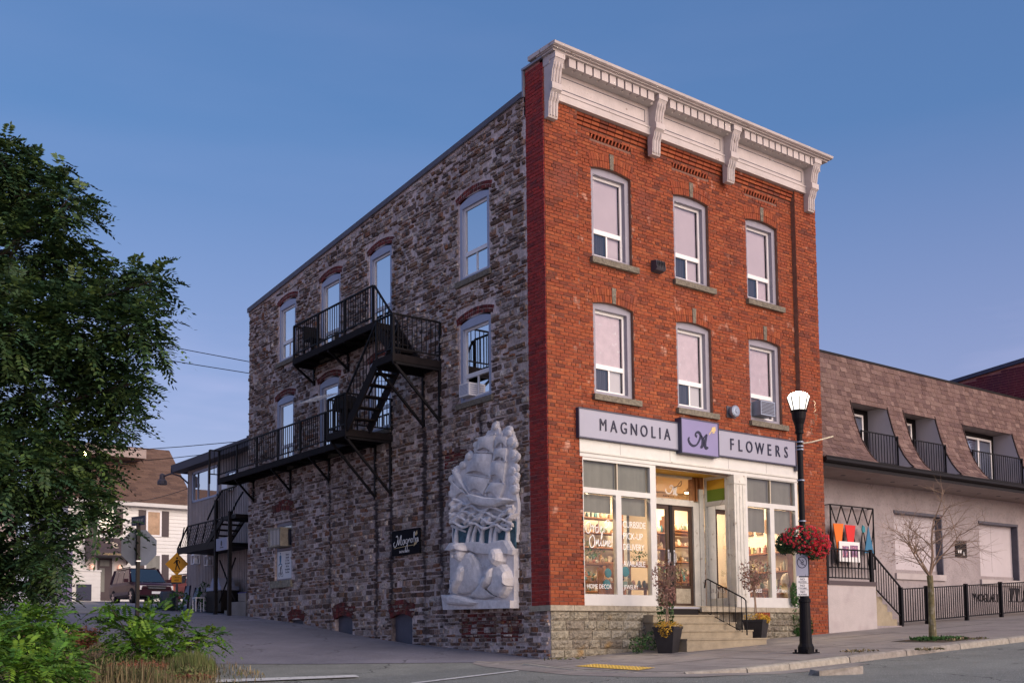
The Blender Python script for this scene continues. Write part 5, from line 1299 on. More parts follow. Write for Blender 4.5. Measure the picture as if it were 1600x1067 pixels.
figure([('torso', [(2.50,2.20),(2.35,2.22),(2.2,2.17),(2.08,2.02),(1.98,1.85),(1.93,1.52),(2.05,1.44),(2.3,1.37),(2.57,1.35),(2.82,1.38),(2.76,1.55),(2.70,1.7),(2.76,1.95),(2.7,2.1)], .13),
        ('arm', [(2.56,1.96),(2.42,1.94),(2.38,1.85),(2.47,1.62),(2.66,1.46),(2.80,1.36),(2.9,1.44),(2.78,1.56),(2.66,1.68)], .19),
        ('head', ell(2.60,2.17,.13,.15), .18), ('cap', [(2.84,2.26),(2.80,2.36),(2.70,2.43),(2.55,2.43),(2.43,2.36),(2.41,2.25),(2.6,2.27),(2.75,2.24)], .22), ('nose', ell(2.72,2.15,.03,.05), .20), ('brow', [(2.78,2.22),(2.6,2.23),(2.5,2.21),(2.62,2.19)], .205)])
figure([('torso', [(1.474,1.93),(1.3,1.93),(1.139,1.89),(1.02,1.76),(.96,1.62),(.99,1.40),(1.1,1.28),(1.22,1.22),(1.48,1.28),(1.7,1.40),(1.55,1.5),(1.50,1.65)], .13),
        ('arm', [(1.50,1.86),(1.40,1.86),(1.42,1.66),(1.55,1.5),(1.75,1.42),(1.83,1.47),(1.66,1.58),(1.54,1.7)], .18),
        ('hood', [(1.50,2.03),(1.46,2.16),(1.36,2.23),(1.24,2.21),(1.16,2.12),(1.17,1.95),(1.30,1.86),(1.42,1.90)], .20), ('head', ell(1.43,2.02,.07,.10), .16), ('sleeve', [(1.0,1.75),(.94,1.6),(.95,1.45),(1.05,1.45),(1.08,1.6)], .18)])
figure([('net', [(2.36,1.29),(2.05,1.50),(1.876,1.69),(1.7,1.70),(1.545,1.64),(1.7,1.53),(1.8,1.42),(1.486,1.256),(1.883,1.22)], .10), ('boat', [(3.36,1.33),(3.1,1.36),(2.85,1.35),(2.36,1.27),(2.0,1.14),(2.2,1.09),(2.71,1.11),(3.15,1.15)], .15)])
for k in range(4):
    m = MB(); o = .05*k; m.stroke([(2.36-o,1.30+o),(2.1-o*.6,1.46+o*.6),(1.9-o*.4,1.63+o*.2),(1.6,1.62-o*.6)], lambda u, v, d: rfn(u, v, .20+d), .018, .03); m.build('fold', 'relief_stone', rl_)
for k in range(5):
    m = MB(); m.stroke([(3.18-.07*k,1.40),(3.12-.06*k,1.55),(3.16-.09*k,1.68)], lambda u, v, d: rfn(u, v, .16+d), [.03,.05,.02], .05); m.build('reed', 'relief_stone', rl_)
for k in range(3):
    m = MB(); m.stroke([(2.15-.04*k,2.10-.07*k),(2.25-.02*k,1.8-.05*k),(2.1+.05*k,1.55)], lambda u, v, d: rfn(u, v, .25+d), .016, .02); m.build('fold', 'relief_stone', rl_)

# ================================================================== NEIGHBOUR WITH THE MANSARD ROOF
nb_ = thing('mansard_building', (15,3,.6), 'low beige stucco building with a flared brown shingle mansard roof', 'building')
NX1 = 22.0; WY = 1.3
NW = [(13.55,15.92,2.10,3.79),(17.98,20.25,2.03,3.74)]
fw = FR(WY)
m = MB(); wall_panel(fw, 8.68, NX1, .2, 4.56, NW, m); reveals(fw, NW, .28, m); nwall = m.build('wall', 'stucco', nb_)
for (a, b, c, e) in NW:
    m = MB(); m.box(a,b,WY+.20,WY+.25,c,e); o = m.build('infill_panel', 'infill_panel', nb_)
    m = MB(); mx = (a+b)/2-.1; m.box(mx-.006,mx+.006,WY+.197,WY+.20,c+.25,e); m.box(a,b,WY+.18,WY+.20,c+.02,c+.12); m.build('panel_joint', 'stucco', o)
    m = MB(); m.box(a-.05,b+.08,WY-.06,WY+.2,c-.17,c); m.build('sill', 'stucco_smooth', nb_)
    m = MB(); m.box(a-.02,b+.02,WY-.03,WY+.2,e-.002,e+.07); m.box(b-.003,b+.05,WY-.0015,WY+.25,c,e); m.build('head_and_reveal', 'lead_dark', nb_)  # dark strip over the head, dark facing on the right reveal only
m = MB(); m.box(8.68,NX1,.02,WY,4.52,4.56)
sof = m.build('soffit', 'soffit', nb_)
for k in range(12):
    m = MB(); m.lathe((9.4+1.1*k,.75,4.514),[(.06,0),(.07,.006)],10); m.build('soffit_light', 'trim_dark', sof)
m = MB(); m.prism([(.0,4.52),(.02,4.52),(.02,4.74),(-.10,4.74),(-.11,4.66),(-.07,4.62),(.0,4.60)], lambda u, v, d: (d,u,v), 8.67, NX1); m.box(8.67,NX1,-.115,-.095,4.735,4.765); m.build('gutter', 'gutter_dark', nb_)
# roof profile: height along the slope -> (y,z)
PROF = [(.02,4.77),(.22,4.95),(.40,5.20),(.56,5.52),(.70,5.92),(.82,6.38),(.93,6.90),(1.02,7.35),(1.10,7.80)]
def prof(s):
    acc = 0
    for a, b in zip(PROF[:-1], PROF[1:]):
        l_ = math.dist(a, b)
        if s <= acc+l_ or b == PROF[-1]:
            t = (s-acc)/l_; return (a[0]+(b[0]-a[0])*t, a[1]+(b[1]-a[1])*t), ((b[0]-a[0])/l_, (b[1]-a[1])/l_)
        acc += l_
def prof_y(z):
    for a, b in zip(PROF[:-1], PROF[1:]):
        if a[1] <= z <= b[1]: return a[0]+(b[0]-a[0])*(z-a[1])/(b[1]-a[1])
    return PROF[-1][0]
SL = sum(math.dist(a,b) for a, b in zip(PROF[:-1], PROF[1:]))
DM = [(11.05,12.72,6.58),(13.47,15.06,6.60),(16.47,19.33,6.56),(20.6,21.9,6.6)]
ins = lambda x, z: any(a < x < b and z < t for a, b, t in DM)
m = MB(); zs_ = [p[1] for p in PROF]+[6.58]; zs_.sort(); xs_ = sorted([8.67,NX1]+[q for d_ in DM for q in d_[:2]])
for i in range(len(xs_)-1):
    for j in range(len(zs_)-1):
        if ins((xs_[i]+xs_[i+1])/2, (zs_[j]+zs_[j+1])/2): continue
        y0_, y1_ = prof_y(zs_[j]), prof_y(zs_[j+1]); m.quad((xs_[i],y0_+.02,zs_[j]),(xs_[i+1],y0_+.02,zs_[j]),(xs_[i+1],y1_+.02,zs_[j+1]),(xs_[i],y1_+.02,zs_[j+1]))
roof = m.build('mansard_roof', 'shingle_under', nb_)
fieldm = MB(); sh_items = []
s_ = 0; row = 0; EX = .142
while s_ < SL-.05:
    (y, z), (ty, tz) = prof(s_); (y2, z2), _ = prof(min(s_+EX*1.25, SL)); x = 8.68-(.1 if row%2 else 0)-RD.uniform(0,.1)
    while x < NX1:
        wd = RD.choice((.15,.19,.23,.27)); a, b = max(x,8.68), min(x+wd, NX1); x += wd+.006
        if b-a < .04: continue
        zm = (z+z2)/2
        for (da, db, dtp) in DM:
            if zm < dtp:
                if a < db and b > da:
                    if a < da-.03: b = da
                    elif b > db+.03: a = db
                    else: a = b = 0
                    if a == b: break
        if b-a < .03: continue
        sh_items.append((a,b,y,z,y2,z2,RD.uniform(.010,.022)))
    s_ += EX; row += 1
def shingle(mb, q, o=(0,0,0)):
    a,b,y,z,y2,z2,th = q; ny, nz = -(z2-z), (y2-y); l_ = math.hypot(ny,nz); ny/=l_; nz/=l_
    P_ = [(a,y+ny*th,z+nz*th),(b,y+ny*th,z+nz*th),(b,y2+ny*.003,z2+nz*.003),(a,y2+ny*.003,z2+nz*.003),(a,y-ny*.015,z-nz*.015),(b,y-ny*.015,z-nz*.015),(b,y2-ny*.015,z2-nz*.015),(a,y2-ny*.015,z2-nz*.015)]
    mb.add(P_, [(0,1,2,3),(4,5,1,0),(5,6,2,1),(7,4,0,3)])
sh_items.sort(key=lambda q: cam_dist((q[0],q[2],q[3])))
for k, q in enumerate(sh_items):
    if k < 300: m = MB(); shingle(m, q); m.build('shingle', 'shingle', roof)
    else: shingle(fieldm, q)
fieldm.build('shingle_field', 'shingle', nb_, kind='stuff')
m = MB(); m.box(8.68,NX1,1.08,1.5,7.80,7.86); m.box(8.68,NX1,1.5,14,7.3,7.35); m.box(8.68,8.74,1.1,14,.3,7.8); m.box(8.7,NX1,13.9,14,.3,7.8); m.box(NX1-.05,NX1,1.12,14,.3,7.8); m.build('roof_cap', 'gutter_dark', nb_)
for k, (a, b, t) in enumerate(DM):
    yb = 1.42; zf = 4.86
    m = MB()
    m.box(a,b,.25,yb+.2,zf-.06,zf)
    do = m.build('dormer', 'soffit', nb_)
    m = MB(); m.box(a,b,prof_y(t)-.0,yb+.2,t,t+.04); m.build('dormer_head', 'soffit', do)
    for x in (a, b):
        pr = [(yb+.2,zf),(prof_y(zf),zf)]+[(p[0],p[1]) for p in PROF if zf < p[1] < t]+[(prof_y(t),t),(yb+.2,t)]
        m = MB(); m.prism(pr, lambda u, v, d: (d,u,v), x-.015, x+.015); m.build('cheek', 'infill_panel', do)
        m = MB(); pp = [(p[0]-.012, p[1]) for p in pr[1:-1]]
        for p, q in zip(pp[:-1], pp[1:]): m.bar((x,p[0],p[1]),(x,q[0],q[1]),.036,.03,up=(1,0,0))
        m.build('edge_trim', 'shingle_under', do)
    nw = 1 if b-a < 2 else 2
    m = MB(); m.box(a+.02,b-.02,yb+.03,yb+.1,zf,t); m.build('back_wall', 'gutter_dark', do)
    xa, xb = (a+.75, b-.35) if nw == 1 else (a+.9, b-.12)
    xa = a+.35 if nw == 1 else a+.25; xb = b-.32 if nw == 1 else b-.25
    m = MB(); fr_ = .06; z1_ = t-.16
    m.box(xa,xb,yb-.03,yb+.03,z1_-fr_,z1_); m.box(xa,xb,yb-.03,yb+.03,zf+.02,zf+.02+fr_); m.box(xa,xa+fr_,yb-.03,yb+.03,zf+.08,z1_-fr_); m.box(xb-fr_,xb,yb-.03,yb+.03,zf+.08,z1_-fr_)
    if nw == 2: xm_ = xa+(xb-xa)*.68; m.box(xm_-.05,xm_+.05,yb-.035,yb+.03,zf+.08,z1_-fr_)
    wo = m.build('window', 'vinyl_white', do)
    m = MB(); m.quad((xa+fr_,yb,zf+.08),(xb-fr_,yb,zf+.08),(xb-fr_,yb,z1_-fr_),(xa+fr_,yb,z1_-fr_)); m.build('pane', 'glass_side', wo)
    m = MB(); m.box(xa+fr_,xb-fr_,yb+.015,yb+.025,zf+.08,z1_-.1); m.build('blind', 'blind_white' if k != 1 else 'room_dark', wo)
    rm = MB(); rm.bar((a,.55,5.72),(b,.55,5.72),.03); rm.bar((a,.55,4.95),(b,.55,4.95),.02); n = int((b-a)/.12)
    for i in range(n+1): x = a+(b-a)*i/n; rm.box(x-.008,x+.008,.542,.558,4.87,5.72)
    for x in (a+.02, b-.02): rm.box(x-.018,x+.018,.53,.57,4.87,5.74)
    rm.build('balcony_rail', 'black_iron', do)
# landing, stairs and railings at the side entrance
ld = thing('entrance_landing', (9.7,.6,.45), 'plain white rendered landing block beside the red brick pier', 'landing')
m = MB(); m.box(8.69,10.66,.0,WY-.01,.25,1.62); m.build('block', 'stucco_smooth', ld)
m = MB(); m.box(8.69,10.68,-.03,WY-.012,1.62,1.72); m.build('coping', 'shutter_brown', ld)
for k in range(6):
    m = MB(); m.box(10.67+.21*k,10.67+.21*(k+1),.12,WY-.01,.35,1.55-.19*k); m.build('step', 'concrete_step', ld)
m = MB(); m.box(10.67,11.9,.02,.115,.35,.62); m.build('stringer_wall', 'stucco', ld)
gr = thing('stair_railing', (10.6,.05,1.7), 'black iron railing round the landing and down its steps', 'railing')
Zr = 2.50
m = MB(); m.bar((8.74,.05,Zr),(10.62,.05,Zr),.035); m.bar((8.74,.05,1.80),(10.62,.05,1.80),.03)
for i in range(14): x = 8.82+.133*i; m.box(x-.008,x+.008,.042,.058,1.78,Zr)
m.build('balustrade', 'black_iron', gr)
for x in (8.74,10.55): m = MB(); m.box(x-.035,x+.035,.015,.085,1.72,Zr+.04); m.build('post', 'black_iron', gr)
m = MB(); m.bar((10.55,.05,Zr),(11.80,.05,1.62),.035); m.bar((10.62,.05,1.62),(11.80,.05,.85),.03)
for i in range(11): t_ = (i+.5)/11; x = 10.6+1.17*t_; m.box(x-.008,x+.008,.042,.058,1.60-.75*t_, 2.47-.86*t_)
m.build('stair_balustrade', 'black_iron', gr)
# picket fence along the pavement with letters
fn_ = thing('picket_fence', (16,.05,.6), 'black picket fence along the pavement carrying cut out letters', 'fence')
FP = [11.80,13.02,14.93,16.77,18.6,20.4,22.0]
for i, x in enumerate(FP):
    z = g(x,0); w_ = .065 if i in (1,) else .036; m = MB(); m.box(x-w_,x+w_,0,.1,z-.02,z+1.02); m.build('post', 'black_iron', fn_)
for a, b in zip(FP[:-1], FP[1:]):
    za, zb = g(a,0), g(b,0); m = MB(); m.bar((a,.05,za+.97),(b,.05,zb+.97),.03); m.bar((a,.05,za+.12),(b,.05,zb+.12),.03); m.build('rail', 'black_iron', fn_)
    n = int((b-a)/.105)
    for i in range(1, n):
        x = a+(b-a)*i/n; z = za+(zb-za)*i/n; m = MB(); m.box(x-.011,x+.011,.041,.059,z+.1,z+.97); m.build('picket', 'black_iron', fn_)
m = MB(); m.text('WOGLART', at(FR(.035), 15.25, g(15.8,0)+.48), .34, .015, sx=.82); m.build('lettering', 'gutter_dark', fn_)
m = MB(); z = g(17.8,0)
for k in range(2): m.prism([(17.22+.30*k,z+.80),(17.48+.30*k,z+.80),(17.38+.30*k,z+.42),(17.32+.30*k,z+.42)], FR(.035), 0,.015)
m.prism([(17.95,z+.42),(18.25,z+.42),(18.1,z+.80)], FR(.035), 0,.015); m.box(17.2,18.4,.02,.035,z+.395,z+.42)
m.build('emblem', 'gutter_dark', fn_)
m = MB(); m.box(11.8,NX1,.6,.9,.2,.75)
# wall-mounted trellis art
tr_ = thing('wall_trellis', (11.5,1.1,2.2), 'black zigzag metal trellis fixed to the stucco wall above the landing', 'trellis')
X0,X1,Z0,Z1,Yt = 10.42,12.30,2.16,3.80,1.12
m = MB()
for p, q in (((X0,Z0),(X1,Z0)),((X0,Z1),(X1,Z1)),((X0,Z0),(X0,Z1)),((X1,Z0),(X1,Z1))):
    m.bar((p[0],Yt,p[1]),(q[0],Yt,q[1]),.03)
for p in ((X0,Z0),(X1,Z0),(X0,Z1),(X1,Z1)): m.bar((p[0],Yt,p[1]),(p[0],WY,p[1]),.025)
m.build('frame', 'black_iron', tr_)
m = MB(); n = 8; zc = Z1-.48
for i in range(n):
    a, b = X0+(X1-X0)*i/n, X0+(X1-X0)*(i+1)/n; h0, h1 = (Z1, zc) if i%2 == 0 else (zc, Z1); m.bar((a,Yt,h0),(b,Yt,h1),.022)
for i in range(n):
    a, b = X0+(X1-X0)*i/n, X0+(X1-X0)*(i+1)/n; h0, h1 = (Z0+1.1, Z0) if i%2 == 0 else (Z0, Z0+1.1); m.bar((a,Yt+.01,h0),(b,Yt+.01,h1),.022)
m.build('zigzag', 'black_iron', tr_)
kk = Yt-.03
for nm, pts, mm_, lb in (('orange',[(10.46,3.30),(10.90,3.31),(10.74,2.55),(10.62,2.55)],'orange_paint','orange tapering metal pennant on the wall trellis'),('red',[(10.96,3.29),(11.42,3.29),(11.26,2.55),(11.12,2.55)],'red_paint','bright red tapering metal pennant on the wall trellis'),('blue',[(11.80,2.58),(12.20,2.58),(12.0,3.30)],'blue_paint','blue upright metal triangle on the wall trellis')):
    m = MB(); m.prism(pts, FR(kk), 0, .02); m.build('pennant', mm_, label=lb, cat='pennant')
m = MB(); m.prism([(11.70,3.22),(11.74,3.32),(11.82,3.28),(11.84,3.14),(11.72,3.12)], FR(kk), 0, .03); m.build('ornament', 'teal_paint', label='small green leaf ornament hanging on the wall trellis', cat='ornament')
t = thing('poster', (11.2,1.05,2.2), 'white framed poster with two purple pictures on the wall trellis', 'poster')
m = MB(); m.box(10.62,11.50,1.02,1.05,2.31,2.84); m.build('sheet', 'plain_white', t)
m = MB(); m.box(10.74,11.02,1.016,1.02,2.42,2.72); m.box(11.08,11.42,1.016,1.02,2.44,2.75); m.build('picture', mat('print_purple',(.20,.12,.22),.6,n=(18,.9),stain=(22,.5,.6,(.42,.16,.2))), t)
t = thing('plaque', (16.9,1.28,2.63), 'small black plaque with white marks between the blocked windows', 'plaque')
m = MB(); m.box(16.60,17.20,1.27,1.298,2.66,3.06); m.build('board', 'gutter_dark', t)
m = MB(); fq = FR(1.268); m.text('WOGL ART', at(fq,16.60,3.065), .125,.012, sx=.92); m.build('lettering', 'gutter_dark', t)
m = MB()
for k in range(2): m.prism([(16.70+.11*k,2.88),(16.80+.11*k,2.88),(16.77+.11*k,2.78),(16.73+.11*k,2.78)], fq, 0,.003)
m.prism([(16.98,2.72),(17.07,2.72),(17.03,2.83)], fq, 0,.003); m.build('mark', 'letter_white', t)
# red brick building far right with roof clutter
t = thing('brick_building', (26,7,.8), 'dark red brick building rising behind the right end of the mansard roof', 'building')
q = [(-1,.3),(14,.3),(14,8.35),(-1,9.72)]
m = MB(); m.prism(q, lambda u, v, d: (d,u,v), 22.3, 34); wl = m.build('wall', 'mortar_side', t)
bk = MB(); zz = 6.2; fnx = lambda u, v, d: (22.3-d, u, v)
while zz < 9.8:
    u = -1+RD.uniform(-.2,0)
    while u < 10:
        if zz+.09 < 9.72-(u+1)*.0913-.05: brick_geo(bk, fnx, u, u+.26, zz, zz+.075, 0, .014)
        u += .275
    zz += .09
bk.build('brick_field', 'brick_far', t, kind='stuff')
m = MB(); m.prism([(-1.05,9.72),(14,8.35),(14,8.47),(-1.05,9.86)], lambda u, v, d: (d,u,v), 22.2, 34); m.build('parapet_cap', 'sign_edge', t)
t = thing('roof_chimney', (20.6,3.2,7.3), 'low brick chimney on the flat roof at the far right', 'chimney')
m = MB(); m.box(20.2,21.0,3.0,3.6,7.3,8.30); m.build('stack', 'brick_side', t)
m = MB(); m.box(19.0,21.05,2.95,3.65,8.30,8.36); m.build('cap', 'flashing', t)
m = MB(); m.lathe((19.9,3.3,8.36),[(.08,0),(.08,.22),(.15,.24),(.15,.33),(.03,.40)],10); m.build('roof_vent', 'galv', label='small steel vent cowl beside the roof chimney', cat='vent')
# ================================================================== METAL CLAD BUILDING behind the stone one
MX = .9
mc = thing('metal_building', (4,18.5,1.3), 'two storey building in brown ribbed metal siding behind the stone wall', 'building')
m = MB(); hw = [(18.5,20.78,5.27,6.34),(17.0,17.84,5.55,6.0)]
fx = SD(MX); m = wall_panel(fx, 14.2, 21.2, .9, 6.45, hw); reveals(fx, hw, .12, m); m.box(MX,8,21.16,21.2,.9,6.4); m.box(7.9,8,14.2,21.2,.9,6.4); m.box(MX,8,14.2,14.24,.9,6.4); m.build('wall', 'metal_siding', mc)
rb = MB(); y = 14.3; 
while y < 21.2:
    segs = [(1.0,6.45)]
    for h in hw:
        if h[0]-.04 < y < h[1]+.04: segs = [(1.0,h[2]),(h[3],6.45)]
    for a, b in segs: rb.box(MX-.022,MX,y,y+.05,a,b)
    y += .135
rb.build('siding_rib', 'metal_siding', mc, kind='stuff')
m = MB(); m.box(.5,8.1,14.1,21.9,6.62,6.72); m.box(.5,.56,14.1,21.9,6.45,6.62); m.box(.5,8.1,21.84,21.9,6.45,6.62); m.box(.56,MX,14.1,21.84,6.45,6.48); m.build('roof', 'trim_dark', mc)
for k, (a, b, c, e) in enumerate(hw):
    m = MB(); m.box(MX-.04,MX+.03,a,a+.07,c,e); m.box(MX-.04,MX+.03,b-.07,b,c,e); m.box(MX-.04,MX+.03,a,b,c,c+.07); m.box(MX-.04,MX+.03,a,b,e-.07,e)
    if k == 0: m.box(MX-.02,MX+.03,19.35,19.41,c,e); m.box(MX-.02,MX+.03,20.3,20.33,c,e)
    wo = m.build('window', 'casing_blue', mc)
    m = MB(); m.quad((MX+.01,a,c),(MX+.01,b,c),(MX+.01,b,e),(MX+.01,a,e)); m.build('pane', 'glass_side', wo)
    m = MB(); m.box(MX+.05,MX+.06,a,b-.5 if k == 0 else b,c,e); m.build('curtain', 'blind_white' if k == 0 else 'curtain_dark', wo)
m = MB(); m.box(MX-.25,MX-.03,17.2,17.65,5.32,5.6); m.build('air_conditioner', 'vinyl_white', label='white air conditioner under the small window of the metal clad building', cat='air conditioner')
m = MB(); m.box(1.0,1.6,15.8,16.5,6.73,7.0); m.box(1.1,1.5,15.7,15.8,6.75,6.9); m.build('roof_unit', 'trim_dark', label='dark ventilation unit on the roof of the metal clad building', cat='vent')
# its own fire stair
fs2 = thing('back_stair', (0,16.5,1.3), 'dark iron stair and lattice balcony on the metal clad building', 'stairs')
def bld_(m, n, mt='black_iron'): return m.build(n, mt, fs2)
m = MB(); m.box(-.3,MX-.03,15.4,18.95,3.32,3.44); m.box(-.34,-.30,15.4,18.95,3.28,3.50); bld_(m, 'platform')
m = MB(); m.bar((-.32,18.95,3.46),(-.32,18.05,4.14),.04); m.bar((-.32,18.05,4.14),(-.32,15.4,4.14),.04)
for k in range(6): y = 18.7-.62*k; m.bar((-.32,y,3.5),(-.32,y-.35,4.14),.03)
bld_(m, 'handrail')
m = MB()
for k in range(22):
    y = 18.7-.155*k; 
    if y-.55 > 15.3: m.bar((-.32,y,3.5),(-.32,y-.55,4.12),.01)
    if y < 18.3: m.bar((-.32,y,3.5),(-.32,min(y+.45,18.1),4.05),.01)
bld_(m, 'lattice')
for (x, y, z1_) in ((-.32,15.7,4.75),(-.32,14.65,4.3),(.5,15.0,4.0)): m = MB(); m.box(x-.05,x+.05,y-.05,y+.05,g(x,y)-.05,z1_); bld_(m, 'post')
m = MB(); m.box(-.33,MX-.03,14.2,15.2,4.06,4.18); bld_(m, 'platform')
for x in (-.32,.35):
    m = MB(); m.bar((x,15.2,4.12),(x,16.4,3.44),.05,.16); bld_(m, 'stringer')
    m = MB(); m.bar((x,15.25,5.0),(x,15.7,4.75),.04); m.bar((x,15.7,4.75),(x,16.4,4.2),.04); bld_(m, 'handrail')
for k in range(4): m = MB(); m.box(-.3,.33,15.35+.26*k,15.55+.26*k,3.96-.15*k,4.0-.15*k); bld_(m, 'tread', 'dark_wood')
m = MB(); 
for k in range(10): y = 14.3+.13*k; m.box(-.33,-.31,y-.008,y+.008,4.18,5.0)
m.bar((-.32,14.2,5.0),(-.32,15.25,5.0),.035); bld_(m, 'balustrade')
m = MB(); m.bar((-.2,14.5,1.6),(-.2,15.7,2.9),.035); m.bar((-.2,15.7,1.6),(-.2,14.5,2.9),.035); bld_(m, 'cross_brace')
t = thing('concrete_steps', (.4,15,1.2), 'small flight of concrete steps with a blue mat behind the stone building', 'steps')
for k, (y0_, z_) in enumerate(((14.25,1.85),(14.95,1.60),(15.30,1.36))):
    m = MB(); m.box(.0,.86,14.2,y0_+.5,1.0 if k == 2 else z_-.24,z_); m.build('step', 'concrete', t)
m = MB(); m.box(.05,.8,14.22,14.9,1.851,1.875); m.build('mat', mat('mat_blue',(.01,.02,.22),.8), t)
t = thing('hanging_sign', (-.35,15.2,3.1), 'small white hanging sign with a faint crest under the back stair', 'sign')
m = MB(); m.box(-.42,-.38,14.62,15.45,3.15,3.52); m.build('board', 'print_grey', t)
m = MB(); m.ball((-.43,15.03,3.36),.01,.06,.09,8,5); m.box(-.425,-.42,14.9,15.15,3.22,3.25); m.build('crest', 'letter_navy', t)
for k, (y, lb) in enumerate(((20.1,'left white lantern hanging on the ribbed metal wall'),(18.9,'right white lantern hanging on the ribbed metal wall'))):
    t = thing('lantern', (MX-.1,y,3.0), lb, 'lantern', 'white lanterns on the metal wall')
    m = MB(); z = 2.95+.12*(1-k); m.box(MX-.26,MX-.05,y-.16,y+.16,z,z+.03); m.box(MX-.26,MX-.05,y-.16,y+.16,z+.30,z+.33)
    for dx in (MX-.25,MX-.07):
        for dy in (y-.14,y+.14): m.box(dx-.012,dx+.012,dy-.012,dy+.012,z,z+.33)
    m.lathe((MX-.155,y,z+.33),[(.14,0),(.03,.12),(.02,.16)],4,ph=.78); m.build('frame', 'vinyl_white', t)
    m = MB(); m.box(MX-.21,MX-.10,y-.07,y+.07,z+.04,z+.2); m.build('candle', 'plain_white', t)
t = thing('gooseneck_lamp', (.4,21.5,6.2), 'dark gooseneck lamp curving from the corner of the metal clad building', 'lamp')
m = MB(); m.tube([(.9,21.2,6.0),(.7,21.5,6.3),(.5,21.8,6.42),(.35,22.1,6.35)], .03, 6); m.build('arm', 'trim_dark', t)
m = MB(); m.lathe((.3,22.2,6.05),[(.17,0),(.17,.12),(.10,.2),(.09,.36),(.04,.40)],12); m.build('head', 'trim_dark', t)
# clutter along the wall: barrels of plants, folding chairs, bench grill
t = thing('gas_grill', (.3,16.9,1.4), 'covered grill with a pale lid under the back stair', 'grill')
m = MB(); m.box(.1,.7,16.3,17.5,1.35,2.0); m.build('cabinet', 'gutter_dark', t)
m = MB(); m.box(.1,.7,16.3,17.5,2.02,2.14); m.prism([(16.5,2.14),(17.3,2.14),(17.15,2.42),(16.65,2.42)], SD(.65), 0,.5); m.build('lid', 'print_grey', t)
t = thing('patio_chair', (.1,19.4,1.5), 'dark red folding chair leaning by the metal wall', 'chair')
m = MB(); m.bar((.1,19.1,1.5),(.35,19.5,2.3),.05); m.bar((.1,19.6,1.5),(.35,19.9,2.3),.05); m.build('frame', 'car_maroon', t)
m = MB(); m.quad((.1,19.1,1.75),(.1,19.6,1.75),(.35,19.9,2.3),(.35,19.5,2.3)); m.build('seat', 'car_maroon', t)
t = thing('patio_chair', (.1,18.4,1.5), 'second dark red folding chair nearer the back stair', 'chair')
m = MB(); m.bar((.05,18.2,1.5),(.3,18.5,2.2),.05); m.bar((.05,18.6,1.5),(.3,18.9,2.2),.05); m.build('frame', 'car_maroon', t)
m = MB(); m.quad((.05,18.2,1.7),(.05,18.6,1.7),(.3,18.9,2.2),(.3,18.5,2.2)); m.build('seat', 'car_maroon', t)
t = thing('side_table', (0,17.8,1.4), 'small white wire table on the lane by the wall', 'table')
m = MB(); m.box(-.25,.05,17.5,17.8,1.8,1.83); m.build('top', 'vinyl_white', t)
for dx in (-.23,.03):
    for dy in (17.52,17.78): m = MB(); m.box(dx-.012,dx+.012,dy-.012,dy+.012,1.38,1.8); m.build('leg', 'vinyl_white', t)

# ================================================================== WHITE CLAPBOARD HOUSE
HY = 45.0
hs = thing('clapboard_house', (6.6,47,2.6), 'white clapboard house with brown shutters, dark awning and steep brown roof', 'house')
m = MB(); m.box(3.28,9.96,HY,HY+8,2.2,8.2); hw_ = m.build('wall', 'clapboard', hs)
z = 2.6
while z < 8.1:
    m = MB(); m.prism([(0,z),(.035,z),(.008,z+.205),(0,z+.205)], lambda u, v, d: (d,HY-u,v), 3.28, 9.96); m.build('clapboard', 'clapboard', hw_); z += .21
m = MB(); m.box(3.0,10.25,HY-.45,HY-.35,8.02,8.25); m.box(3.0,10.25,HY-.35,HY,8.0,8.06); m.build('eave_board', 'white_paint', hs)
rfm = MB(); 
ZR, YR = 12.1, HY+4.0
P0_ = (HY-.45, 8.25)
for k in range(27):
    t0, t1 = k/27, (k+1)/27
    ya, za = P0_[0]+(YR-P0_[0])*t0, P0_[1]+(ZR-P0_[1])*t0; yb, zb = P0_[0]+(YR-P0_[0])*t1, P0_[1]+(ZR-P0_[1])*t1
    x = 3.0
    while x < 10.25:
        x2 = min(x+RD.uniform(.3,.6), 10.25); rfm.add([(x,ya-.02,za+.035),(x2,ya-.02,za+.035),(x2,yb,zb+.01),(x,yb,zb+.01),(x,ya-.02,za-.02),(x2,ya-.02,za-.02)], [(0,1,2,3),(4,5,1,0)]); x = x2
rfm.build('roof_shingles', 'shingle_brown', hs, kind='stuff')
m = MB(); m.prism([(P0_[0],8.2),(YR,ZR-.05),(HY+8.4,8.2)], lambda u, v, d: (d,u,v), 3.0, 10.2); m.build('roof', 'shingle_under', hs)
m = MB(); m.box(4.2,7.9,HY+1.2,HY+4.5,11.0,11.55); m.build('roof_dormer_cap', 'soffit', hs)
def hwin(a, b, c, e, glow, shutters=True):
    m = MB(); f = .10; y = HY-.06
    m.box(a-f,a,y,HY,c-f,e+f); m.box(b,b+f,y,HY,c-f,e+f); m.box(a,b,y,HY,c-f,c); m.box(a,b,y,HY,e,e+f); m.box(a,b,y+.02,HY,(c+e)/2-.03,(c+e)/2+.03); wo = m.build('window', 'vinyl_white', hs)
    m = MB(); m.box(a,b,HY-.045,HY-.038,c,e); m.build('pane', glow, wo)
    if shutters:
        for (p, q) in ((a-f-.42,a-f-.02),(b+f+.02,b+f+.42)):
            m = MB(); m.box(p,q,y-.01,HY-.02,c-.08,e+.08); so_ = m.build('shutter', 'shutter_brown', hs)
            m = MB()
            for k in range(12): zz = c+(e-c)*k/12; m.box(p+.04,q-.04,y-.022,y-.011,zz,zz+.05)
            m.build('slat', 'shutter_brown', so_)
hwin(7.62,8.30,6.48,7.78,mat('house_glass_warm',(.16,.10,.07),.3,n=(3,.6),emit=((.7,.35,.15),.10)))
